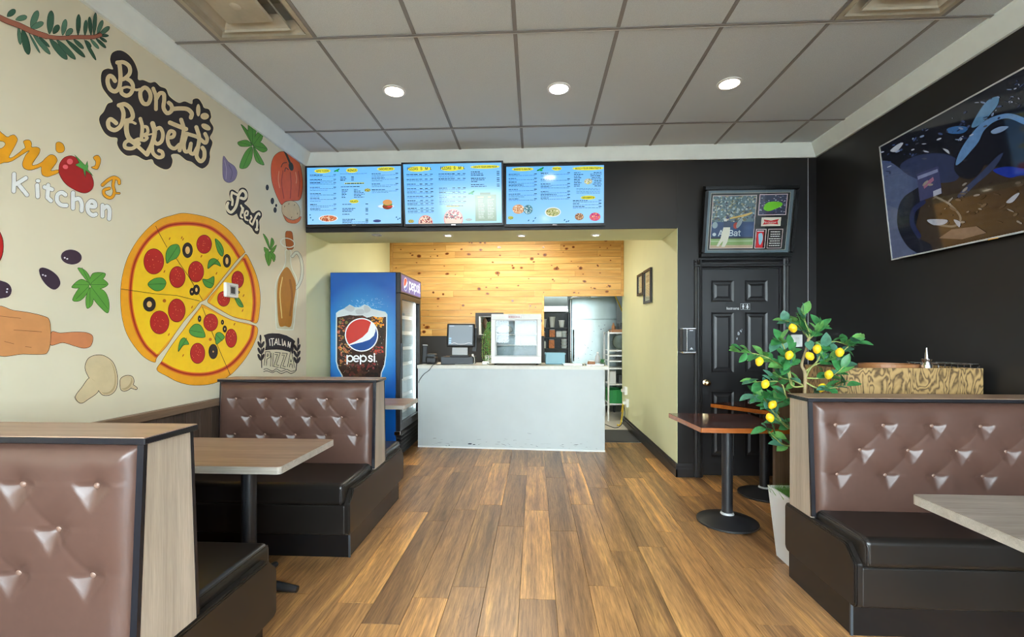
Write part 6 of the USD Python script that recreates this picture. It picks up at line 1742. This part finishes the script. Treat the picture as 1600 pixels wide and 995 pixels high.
part(pp, 'tube', tube(curve([(0.643, 8.25, 0.0), (0.643, 8.25, 1.0), (0.643, 8.25, 1.95), (0.665, 8.25, 2.06), (0.76, 8.25, 2.08), (1.0, 8.25, 2.085)], 6), 0.018, 12), 'chrome', smooth=True)
part(pp, 'flange', lathe([(0.018, 0.0), (0.028, 0.0), (0.028, 0.012), (0.018, 0.014)], 20, (0.643, 8.25, 0)), 'chrome')
sr = thing('kitchen_shelf', 'dark kitchen shelf unit packed with cups and boxes', 'shelf', (0.32, 8.3, 0))
sy0, sy1 = 8.12, 8.32
for x in (0.07, 0.60):
    part(sr, 'upright', chbox(x - 0.012, x + 0.012, sy0, sy1, 0.0, 1.80), 'kitchen_dark')
part(sr, 'back_board', chbox(0.082, 0.588, sy1 - 0.012, sy1, 0.4, 1.80), 'kitchen_dark')
SZ = (0.75, 1.16, 1.36, 1.535)
for z in SZ:
    part(sr, 'board', chbox(0.082, 0.588, sy0, sy1 - 0.012, z - 0.02, z), 'kitchen_dark')
for i, (x, lab) in enumerate(((0.155, 'white cup stack on the top kitchen shelf, left'), (0.31, 'white cup stack on the top kitchen shelf, middle'), (0.48, 'white cup stack on the top kitchen shelf, right'))):
    q = thing('cup_stack', lab, 'cups', (x, 8.2, SZ[3]), 'cup stacks on the kitchen shelf')
    hgt = (0.15, 0.19, 0.13)[i]
    part(q, 'cups', lathe([(0, SZ[3] + 0.001), (0.04, SZ[3] + 0.001), (0.055, SZ[3] + hgt), (0, SZ[3] + hgt)], 24, (x, 8.2, 0)), 'plastic_white', smooth=40)
    part(q, 'rim', lathe([(0.052, SZ[3] + hgt - 0.01), (0.06, SZ[3] + hgt - 0.01), (0.06, SZ[3] + hgt), (0.052, SZ[3] + hgt)], 24, (x, 8.2, 0)), 'plastic_white', smooth=40)
for i, (x, z, lab, mt, hh_) in enumerate(((0.31, SZ[2], 'orange packet on the middle kitchen shelf', 'orange_pack', 0.13), (0.30, SZ[1], 'orange packet on the lower kitchen shelf', 'orange_pack', 0.15), (0.14, SZ[2], 'brown packet on the middle kitchen shelf', 'tray_brown', 0.09), (0.15, SZ[1], 'white carton on the lower kitchen shelf', 'plastic_white', 0.12), (0.43, SZ[2], 'pale carton beside the orange packet on the middle kitchen shelf', 'plastic_white', 0.10))):
    q = thing('packet', lab, 'package', (x, 8.2, z))
    part(q, 'pack', rbox(x - 0.05, x + 0.05, 8.15, 8.26, z + 0.001, z + hh_, 0.008, 10), mt, smooth=40)
    part(q, 'flap', chbox(x - 0.045, x + 0.045, 8.19, 8.22, z + hh_ - 0.004, z + hh_ + 0.014), 'kitchen_white')
for i, wh in enumerate(('lowest', 'second from the bottom', 'middle one', 'second from the top', 'topmost')):
    z = SZ[1] + 0.001 + i * 0.058 if i < 3 else SZ[2] + 0.001 + (i - 3) * 0.058
    q = thing('dough_tub', f'white round dough tub, {wh} of the kitchen shelf stack', 'tub', (0.525, 8.2, z), 'white dough tubs on the kitchen shelf')
    part(q, 'tub', lathe([(0, z), (0.045, z), (0.052, z + 0.043), (0, z + 0.043)], 20, (0.525, 8.2, 0)), 'dough_box', smooth=40)
    part(q, 'lid', lathe([(0, z + 0.043), (0.056, z + 0.043), (0.056, z + 0.053), (0, z + 0.055)], 20, (0.525, 8.2, 0)), 'plastic_white', smooth=40)

# rack at the right of the kitchen opening
rk = thing('wire_rack', 'pale metal rack with shelves just inside the kitchen, right of the counter', 'rack', (1.45, 7.75, 0))
rx0, rx1, ry0, ry1 = 1.20, 1.90, 7.50, 7.95
for x in (rx0, rx1):
    for y in (ry0, ry1):
        part(rk, 'post', cyl((x, y, 0.0), (x, y, 1.46), 0.016, 10), 'wire_white')
for z in (0.28, 0.60, 0.86, 0.98, 1.07, 1.15, 1.44):
    part(rk, 'shelf', cat(chbox(rx0, rx1, ry0, ry1, z - 0.008, z, 0.002), chbox(rx0, rx1, ry0 - 0.006, ry0 + 0.004, z - 0.022, z + 0.003, 0.002)), 'wire_white')
gc = thing('crate', 'green crate on the low shelf of the kitchen rack', 'crate', (1.42, 7.7, 0.28))
part(gc, 'tub', cat(chbox(1.22, 1.60, 7.52, 7.535, 0.282, 0.50), chbox(1.22, 1.60, 7.90, 7.915, 0.282, 0.50), chbox(1.22, 1.235, 7.535, 7.90, 0.282, 0.50), chbox(1.585, 1.60, 7.535, 7.90, 0.282, 0.50), chbox(1.235, 1.585, 7.535, 7.90, 0.282, 0.295)), 'green_crate')
for x in (1.27, 1.34, 1.41, 1.48, 1.55):
    part(gc, 'rib', chbox(x - 0.006, x + 0.006, 7.512, 7.521, 0.29, 0.49), 'green_crate')
for lab, x, z, wd, ht, mt in (('white carton on the kitchen rack above the green crate', 1.28, 0.60, 0.10, 0.20, 'plastic_white'), ('dark box on the kitchen rack above the green crate', 1.46, 0.60, 0.16, 0.14, 'kitchen_dark')):
    q = thing('carton', lab, 'box', (x, 7.7, z))
    part(q, 'box', chbox(x - wd / 2, x + wd / 2, 7.55, 7.80, z + 0.001, z + ht), mt)
    part(q, 'flap', chbox(x - wd / 2 + 0.005, x + wd / 2 - 0.005, 7.56, 7.66, z + ht, z + ht + 0.004), mt)
q = thing('serving_platter', 'round metal platter standing on edge on the kitchen rack', 'platter', (1.42, 7.72, 1.151))
pl = turn(lathe([(0, 0), (0.11, 0), (0.13, 0.012), (0.13, 0.016), (0.11, 0.006), (0, 0.006)], 32), 82, (1, 0, 0), (0, 0, 0))
pl.apply_translation((1.42, 7.70, 1.282))
part(q, 'dish', pl, 'steel', smooth=30)
q = thing('toaster_box', 'brown box and dark appliance on top of the kitchen rack', 'box', (1.42, 7.7, 1.441))
part(q, 'box', chbox(1.26, 1.52, 7.56, 7.84, 1.441, 1.49), 'tray_brown')
part(q, 'appliance', chbox(1.40, 1.62, 7.60, 7.84, 1.49, 1.60), 'kitchen_dark')
part(q, 'bottle_neck', lathe([(0, 1.49), (0.03, 1.49), (0.03, 1.54), (0.012, 1.58), (0.012, 1.60), (0, 1.60)], 14, (1.30, 7.62, 0)), 'tray_brown')
q = thing('gas_hose', 'yellow hose sloping down from the kitchen ceiling beside the cooler', 'hose', (1.38, 7.9, 1.5))
part(q, 'hose', tube(curve([(1.12, 8.24, 2.10), (1.40, 8.20, 2.12), (1.44, 8.15, 2.05), (1.56, 8.06, 1.75), (1.68, 8.0, 1.50), (1.70, 7.99, 0.02)], 6), 0.013, 8), 'yellow_cord', smooth=True)

# outlets and cords on the end of the passage wall
for lab, y, z in (('upper white outlet box at the far end of the passage wall', 7.02, 0.55), ('lower white outlet box at the far end of the passage wall', 6.90, 0.38)):
    q = thing('outlet_box', lab, 'outlet', (XP - 0.03, y, z))
    part(q, 'box', chbox(XP - 0.045, XP - 0.001, y - 0.05, y + 0.05, z - 0.06, z + 0.06, 0.004), 'plastic_white')
    part(q, 'plug', chbox(XP - 0.085, XP - 0.044, y - 0.02, y + 0.02, z - 0.02, z + 0.025, 0.004), 'plastic_white')
q = thing('extension_cord', 'yellow cord hanging in a bunch from the lower outlet box to the floor', 'cord', (XP - 0.06, 6.98, 0.0))
part(q, 'cord', tube(curve([(XP - 0.07, 6.91, 0.345), (XP - 0.075, 6.97, 0.30), (XP - 0.06, 6.99, 0.38), (XP - 0.075, 7.02, 0.22), (XP - 0.06, 6.99, 0.30), (XP - 0.075, 7.04, 0.12), (XP - 0.09, 7.06, 0.02), (XP - 0.13, 7.1, 0.012)], 6), 0.011, 8), 'yellow_cord', smooth=True)
q = thing('extension_cord', 'grey cord trailing from the outlet box over the kitchen tiles', 'cord', (XP - 0.06, 6.9, 0.0))
part(q, 'cord', tube(curve([(XP - 0.07, 6.885, 0.345), (XP - 0.06, 6.87, 0.2), (XP - 0.10, 6.92, 0.05), (XP - 0.2, 6.9, 0.007), (XP - 0.32, 7.2, 0.007), (XP - 0.42, 7.5, 0.007)], 6), 0.006, 8), 'plastic_dark', smooth=True)

m_ = thing('floor_mat', 'dark grey rubber mat on the floor right of the counter', 'mat', (1.13, 6.38, 0))
part(m_, 'mat', prism_xy(sbox(0.91, 5.985, 1.372, 6.74).buffer(-0.01).buffer(0.01), 0.0, 0.008), 'mat_rubber')
part(m_, 'border', prism_xy(sbox(0.91, 5.985, 1.372, 6.74).buffer(-0.01).buffer(0.01).difference(sbox(0.935, 6.01, 1.347, 6.715)), 0.008, 0.010), 'plastic_black')


# person in the kitchen, seen through the hatch
def limb(pts, rad):
    return [m3.Manifold.batch_hull([m3.Manifold.sphere(rad[i], 20).translate(tuple(pts[i])), m3.Manifold.sphere(rad[i + 1], 20).translate(tuple(pts[i + 1]))]) for i in range(len(pts) - 1)]


def body(ms, edge=0.02, rounds=8):
    b = m3.Manifold.batch_boolean(ms, m3.OpType.Add).refine_to_length(edge)
    v, f, _ = meshkit.arrays(b)
    tm = trimesh.Trimesh(v, f, process=True)
    trimesh.smoothing.filter_taubin(tm, iterations=rounds)
    return tm


px_, py_ = -0.80, 7.86
pe = thing('person', 'person with dark hair and a green shirt seen through the small hatch', 'person', (px_, py_, 0))
A = lambda x, y, z: (px_ + x, py_ + y, z)
fig = []
for s in (-1, 1):
    fig += limb([A(-0.0, s * 0.09, 0.90), A(-0.03, s * 0.10, 0.50), A(0.0, s * 0.10, 0.09)], [0.088, 0.058, 0.042])
    fig += limb([A(0.02, s * 0.10, 0.045), A(-0.16, s * 0.11, 0.03)], [0.04, 0.028])
    fig += limb([A(0, s * 0.185, 1.38), A(-0.02, s * 0.22, 1.10), A(-0.20, s * 0.16, 0.98)], [0.055, 0.040, 0.030])
    hx, hy, hz = -0.27, s * 0.14, 0.97
    fig += limb([A(-0.20, s * 0.16, 0.98), A(-0.26, s * 0.145, 0.97)], [0.030, 0.032])
    for q in range(4):
        fig += limb([A(hx, hy - s * 0.03 + s * q * 0.02, hz), A(hx - 0.045, hy - s * 0.035 + s * q * 0.022, hz - 0.004), A(hx - 0.075 + abs(q - 1.3) * 0.008, hy - s * 0.035 + s * q * 0.022, hz - 0.026)], [0.010, 0.009, 0.008])
    fig += limb([A(-0.225, hy - s * 0.03, hz), A(-0.262, hy - s * 0.062, hz + 0.006), A(-0.29, hy - s * 0.066, hz - 0.006)], [0.012, 0.010, 0.009])
fig += limb([A(0, -0.06, 0.93), A(0, -0.06, 1.15), A(0, -0.09, 1.36)], [0.105, 0.095, 0.09]) + limb([A(0, 0.06, 0.93), A(0, 0.06, 1.15), A(0, 0.09, 1.36)], [0.105, 0.095, 0.09])
fig += limb([A(0.0, 0, 1.36), A(-0.005, 0, 1.46), A(-0.02, 0, 1.54)], [0.10, 0.056, 0.05])
fig += limb([A(-0.015, 0, 1.63), A(-0.045, 0, 1.545)], [0.088, 0.045]) + limb([A(0.01, 0, 1.63), A(-0.03, 0, 1.61)], [0.088, 0.078])
fig += limb([A(-0.108, 0, 1.615), A(-0.126, 0, 1.585)], [0.010, 0.014]) + limb([A(-0.085, 0.02, 1.553), A(-0.085, -0.02, 1.553)], [0.012, 0.012])
for s in (-1, 1):
    fig += limb([A(0.005, s * 0.082, 1.60), A(0.008, s * 0.09, 1.575)], [0.016, 0.010])
bodym = body(fig, 0.012, 6)
pb = part(pe, 'body', bodym, 'skin', smooth=True)
hair = body(limb([A(0.03, 0, 1.66), A(0.02, 0, 1.64)], [0.098, 0.094]) + limb([A(0.06, 0, 1.62), A(0.08, 0, 1.44)], [0.075, 0.055]) + limb([A(0.03, 0.055, 1.62), A(0.045, 0.065, 1.46)], [0.05, 0.03]) + limb([A(0.03, -0.055, 1.62), A(0.045, -0.065, 1.46)], [0.05, 0.03]), 0.012, 5)
part(pe, 'hair', hair, 'hair_dark', smooth=True, label='long dark hair')
sh = limb([A(0, -0.06, 0.90), A(0, -0.06, 1.15), A(0, -0.095, 1.36)], [0.118, 0.106, 0.10]) + limb([A(0, 0.06, 0.90), A(0, 0.06, 1.15), A(0, 0.095, 1.36)], [0.118, 0.106, 0.10]) + limb([A(0, 0, 1.34), A(0, 0, 1.42)], [0.108, 0.075])
for s in (-1, 1):
    sh += limb([A(0, s * 0.185, 1.38), A(-0.015, s * 0.21, 1.18)], [0.066, 0.056])
part(pe, 'shirt', body(sh, 0.014, 6), 'green_shirt', smooth=True, label='green shirt')
tr = []
for s in (-1, 1):
    tr += limb([A(0, s * 0.085, 0.90), A(-0.03, s * 0.10, 0.50), A(0, s * 0.10, 0.10)], [0.105, 0.07, 0.058])
part(pe, 'trousers', body(tr + limb([A(0, -0.06, 0.90), A(0, 0.06, 0.90)], [0.114, 0.114]), 0.016, 6), 'dark_cloth', smooth=True)
for s in (-1, 1):
    part(pe, 'shoe', body(limb([A(0.03, s * 0.10, 0.045), A(-0.10, s * 0.108, 0.04), A(-0.175, s * 0.112, 0.034)], [0.05, 0.046, 0.036]), 0.014, 3), 'plastic_black', smooth=True)
    part(pe, 'eye', ball(A(-0.100, s * 0.033, 1.628), 0.011, 2), 'plastic_white', smooth=True)

# ------------------------------------------------------------------ right-hand side: oak cabinet, divider, lemon tree
oc = thing('oak_cabinet', 'oak-veneer cabinet rising behind the right-hand booth', 'cabinet', (2.26, 3.04, 0))
OY, OA, OB = 2.86, 1.847, 2.678
part(oc, 'back_panel', chbox(OA, OB, OY, OY + 0.018, 0.02, 1.187, 0.002), 'oak_veneer')
part(oc, 'carcass', cat(chbox(OA + 0.003, OA + 0.021, OY + 0.018, OY + 0.36, 0.02, 1.185), chbox(OB - 0.021, OB - 0.003, OY + 0.018, OY + 0.36, 0.02, 1.185), chbox(OA + 0.021, OB - 0.021, OY + 0.018, OY + 0.36, 0.02, 0.04)), 'oak_veneer')
for z in (1.133, 0.61):
    part(oc, 'shelf', chbox(OA + 0.021, OB - 0.021, OY + 0.018, OY + 0.36, z - 0.018, z), 'oak_veneer')
part(oc, 'door', chbox(OA + 0.022, 2.26, OY + 0.36, OY + 0.378, 0.05, 1.105), 'oak_veneer')
part(oc, 'door', chbox(2.264, OB - 0.022, OY + 0.36, OY + 0.378, 0.05, 1.105), 'oak_veneer')
part(oc, 'plinth', chbox(OA + 0.02, OB - 0.02, OY + 0.03, OY + 0.33, 0.0, 0.02), 'edging_black')
tr_ = thing('serving_tray', 'brown oval serving tray lying on the oak cabinet', 'tray', (2.265, 3.03, 1.134))
part(tr_, 'tray', prism_xy(oval(2.265, 3.04, 0.15, 0.12), 1.134, 1.140), 'tray_brown')
part(tr_, 'rim', prism_xy(oval(2.265, 3.04, 0.165, 0.135).difference(oval(2.265, 3.04, 0.15, 0.12)), 1.134, 1.203), 'tray_brown')
pb_ = thing('pump_bottle', 'small chrome pourer bottle standing on the oak cabinet', 'bottle', (2.39, 2.92, 1.134))
part(pb_, 'bottle', lathe([(0, 1.134), (0.027, 1.134), (0.027, 1.20), (0.02, 1.212), (0.022, 1.228), (0.026, 1.236), (0.026, 1.242), (0, 1.242)], 24, (2.395, 2.912, 0)), 'chrome', smooth=40)
part(pb_, 'spout', lathe([(0, 1.242), (0.011, 1.242), (0.008, 1.275), (0.005, 1.30), (0.005, 1.308), (0, 1.308)], 16, (2.395, 2.912, 0)), 'chrome', smooth=40)
wr_ = thing('wire_basket', 'thin wire basket on the oak cabinet with prongs over its right edge', 'basket', (2.55, 3.0, 1.134))
wires = [tube([(2.445, y, 1.212), (2.70, y, 1.206)], 0.003, 6) for y in (2.90, 3.12)] + [tube([(x, 2.90, 1.210), (x, 3.12, 1.210)], 0.002, 5) for x in np.linspace(2.455, 2.69, 8)] + [tube([(x, y, 1.134), (x, y, 1.21)], 0.002, 5) for x in np.linspace(2.455, 2.64, 6) for y in (2.90, 3.12)]
part(wr_, 'frame', cat(*wires), 'chrome')
part(wr_, 'prongs', cat(*[tube([(2.682, 2.90, z), (2.700, 2.90, z)], 0.0022, 5) for z in (1.19, 1.165, 1.14, 1.11, 1.075)] + [tube([(2.691, 2.902, 1.06), (2.693, 2.902, 1.20)], 0.002, 5)]), 'chrome')
dv = thing('divider_panel', 'plain dark walnut divider panel behind the lemon tree', 'partition', (2.3, 3.775, 0))
part(dv, 'panel', chbox(1.925, XR - 0.03, 3.755, 3.795, 0.0, 1.145), 'walnut_panel')
part(dv, 'top_edge', chbox(1.92, XR - 0.03, 3.75, 3.80, 1.145, 1.152), 'walnut_panel')

lt = thing('lemon_tree', 'artificial lemon tree in a tapered white planter beside the right-hand booth', 'potted tree', (1.56, 2.86, 0))
bx_, by_ = 1.608, 2.862
a, b = 0.088, 0.124
v = np.array([(bx_ + sx * r, by_ + sy * r, z) for z, r in ((0.0, a), (0.43, b), (0.43, b - 0.012), (0.36, b - 0.016)) for sx, sy in ((-1, -1), (1, -1), (1, 1), (-1, 1))])
f = []
for q in range(3):
    for i in range(4):
        j = (i + 1) % 4
        f += [(q * 4 + i, q * 4 + j, q * 4 + 4 + j), (q * 4 + i, q * 4 + 4 + j, q * 4 + 4 + i)]
f += [(0, 2, 1), (0, 3, 2), (12, 13, 14), (12, 14, 15)]
part(lt, 'planter', trimesh.Trimesh(v, np.array(f), process=False), 'planter_white', label='tapered white square planter')
g = RNG.uniform(-1, 1, (900, 2)) * (b - 0.016)
bl = []
for (x, y) in g:
    h_ = RNG.uniform(0.05, 0.095)
    dx, dy_ = RNG.normal(0, 0.018, 2)
    bl.append([(bx_ + x - 0.003, by_ + y, 0.37), (bx_ + x + 0.003, by_ + y, 0.37), (bx_ + x + dx, by_ + y + dy_, 0.37 + h_)])
bl = np.array(bl).reshape(-1, 3)
part(lt, 'grass', trimesh.Trimesh(bl, np.arange(len(bl)).reshape(-1, 3), process=False), 'moss', kind='stuff', label='green artificial grass')
part(lt, 'soil', chbox(bx_ - b + 0.017, bx_ + b - 0.017, by_ - b + 0.017, by_ + b - 0.017, 0.355, 0.372), 'moss')


def tp(x, y, d=0.0):
    return on_y(1120 + x / 3.827, 460 + y / 3.827, 2.86 + d)


trunk = curve([(bx_ + 0.01, by_, 0.36), (bx_ + 0.03, by_, 0.70), (bx_ + 0.02, by_ - 0.02, 0.98), tp(528, 480), tp(508, 420), tp(530, 340), tp(548, 260)], 6)
part(lt, 'trunk', tube(trunk, np.linspace(0.013, 0.006, len(trunk)), 8), 'bark', smooth=True)
BR = [([(528, 560), (450, 545), (420, 450), (385, 425), (300, 375), (205, 350), (130, 345)], -0.02), ([(450, 545), (432, 440), (425, 380), (390, 290), (370, 275)], -0.05), ([(440, 500), (430, 440), (440, 390), (438, 330)], 0.02),
      ([(520, 620), (430, 640), (385, 530), (300, 520), (200, 525)], -0.06), ([(430, 640), (395, 590), (330, 620), (220, 600)], 0.0), ([(520, 780), (430, 800), (330, 690), (280, 620), (250, 605)], -0.04), ([(520, 800), (430, 790), (370, 730), (340, 640)], 0.03),
      ([(500, 880), (420, 905), (340, 850), (300, 800)], -0.05), ([(535, 500), (570, 430), (640, 405), (720, 365), (800, 300), (830, 285)], -0.03), ([(560, 450), (600, 400), (640, 320), (700, 280), (800, 310)], 0.04), ([(530, 340), (555, 250), (530, 170), (520, 110)], 0.0),
      ([(548, 260), (480, 180), (400, 155)], -0.03), ([(548, 270), (590, 230), (620, 190)], 0.03), ([(540, 520), (600, 560), (680, 560), (780, 545)], -0.12), ([(545, 500), (620, 500), (700, 480), (760, 430)], -0.08), ([(500, 560), (470, 520), (400, 500), (360, 480)], 0.05)]
rr = random.Random(6)
leafn = 0


def leaf(c, d, up_, L, w):
    d = d / np.linalg.norm(d)
    s = np.cross(d, up_)
    s /= np.linalg.norm(s) + 1e-9
    n_ = np.cross(s, d)
    rows_ = []
    for t_ in np.linspace(0, 1, 6):
        hw_ = w * math.sin(PI * min(1, t_ * 0.97 + 0.015)) ** 0.8
        m_ = c + d * L * t_ - n_ * L * 0.22 * t_ * t_
        rows_.append([m_ - s * hw_ + n_ * hw_ * 0.3, m_, m_ + s * hw_ + n_ * hw_ * 0.3])
    v_ = np.array(rows_).reshape(-1, 3)
    f_ = []
    for q_ in range(5):
        for j_ in range(2):
            a_ = q_ * 3 + j_
            f_ += [(a_, a_ + 1, a_ + 4), (a_, a_ + 4, a_ + 3)]
    return trimesh.Trimesh(v_, np.array(f_), process=False)


def booth_side(m_):
    """leaves stay clear of the booth's end"""
    v_ = m_.vertices
    if ((v_[:, 1] > 2.845) & (v_[:, 1] < 3.3) & (v_[:, 2] < 1.2) & (v_[:, 0] > 1.83)).any():
        return False
    return not ((v_[:, 1] < 2.72) & (v_[:, 2] < 1.07) & (v_[:, 0] > 1.42)).any()


for pts, dd in BR:
    q = [tp(x, y, dd * (i / (len(pts) - 1))) for i, (x, y) in enumerate(pts)]
    q[0] = trunk[np.argmin(np.linalg.norm(trunk - q[0], axis=1))] if pts[0][0] >= 500 else q[0]
    q[0][1] = max(q[0][1], 2.80)
    c = curve(q, 6)
    part(lt, 'branch', tube(c, np.linspace(0.006, 0.0025, len(c)), 6), 'stem_green', smooth=True)
    n_l = max(12, int(len(c) * 0.62))
    for i in range(n_l):
        t_ = (0.25 + 0.75 * i / (n_l - 1)) * (len(c) - 1)
        k0 = min(int(t_), len(c) - 2)
        pos = c[k0] + (c[k0 + 1] - c[k0]) * (t_ - k0)
        ax = c[k0 + 1] - c[k0]
        ax /= np.linalg.norm(ax)
        side = np.array([rr.gauss(0, 1), rr.gauss(-0.3, 0.8), rr.gauss(0.15, 1)])
        d = ax * rr.uniform(0.3, 1.1) + side * 0.55
        for _try in range(6):
            lm = leaf(pos, d, np.array([rr.gauss(0, 0.4), -0.6, 1.0]), rr.uniform(0.062, 0.102), rr.uniform(0.020, 0.030))
            if booth_side(lm):
                part(lt, 'leaf', lm, rr.choice(['leaf_a', 'leaf_a', 'leaf_b', 'leaf_c']), smooth=True)
                break
            d = d + np.array([-0.3, 0.5, 0.2])
for (x, y) in ((600, 325), (433, 362), (455, 200), (735, 345), (670, 478), (668, 563), (333, 658), (318, 735), (555, 368), (255, 400), (290, 535)):
    c = tp(x, y, -0.10)
    lm = lathe([(0, -0.030), (0.006, -0.028), (0.016, -0.020), (0.0225, -0.004), (0.022, 0.008), (0.013, 0.021), (0.005, 0.026), (0, 0.029)], 20)
    lm = turn(lm, rr.uniform(-40, 40), (0, 1, 0), (0, 0, 0))
    lm.apply_translation(c)
    if c[2] < 1.1 and c[0] > 1.40:
        lm.apply_translation((0, 0.06, 0))
    part(lt, 'lemon', lm, 'lemon', smooth=40)
# ------------------------------------------------------------------ added fill lamps, out of view
def rect_light(name, loc, w, h, strength, colour, rot=(0, 0, 0)):
    r = UsdLux.RectLight.Define(stage, '/World/' + name)
    r.CreateWidthAttr(w), r.CreateHeightAttr(h), r.CreateIntensityAttr(strength), r.CreateColorAttr(Gf.Vec3f(*colour))
    r.AddTranslateOp().Set(Gf.Vec3d(*loc))
    r.AddRotateXYZOp().Set(Gf.Vec3f(*rot))


rect_light('kitchen_fill_light', (0.6, 8.4, 2.98), 1.2, 0.3, KITCHEN, (0.92, 1.0, 0.98))  # unseen lamp, added to light the kitchen
rect_light('service_fill_light', (-0.5, 6.4, 2.98), 1.5, 0.3, SERVICE, (1.0, 0.95, 0.82))  # added behind the beam, unseen, to brighten the pine wall
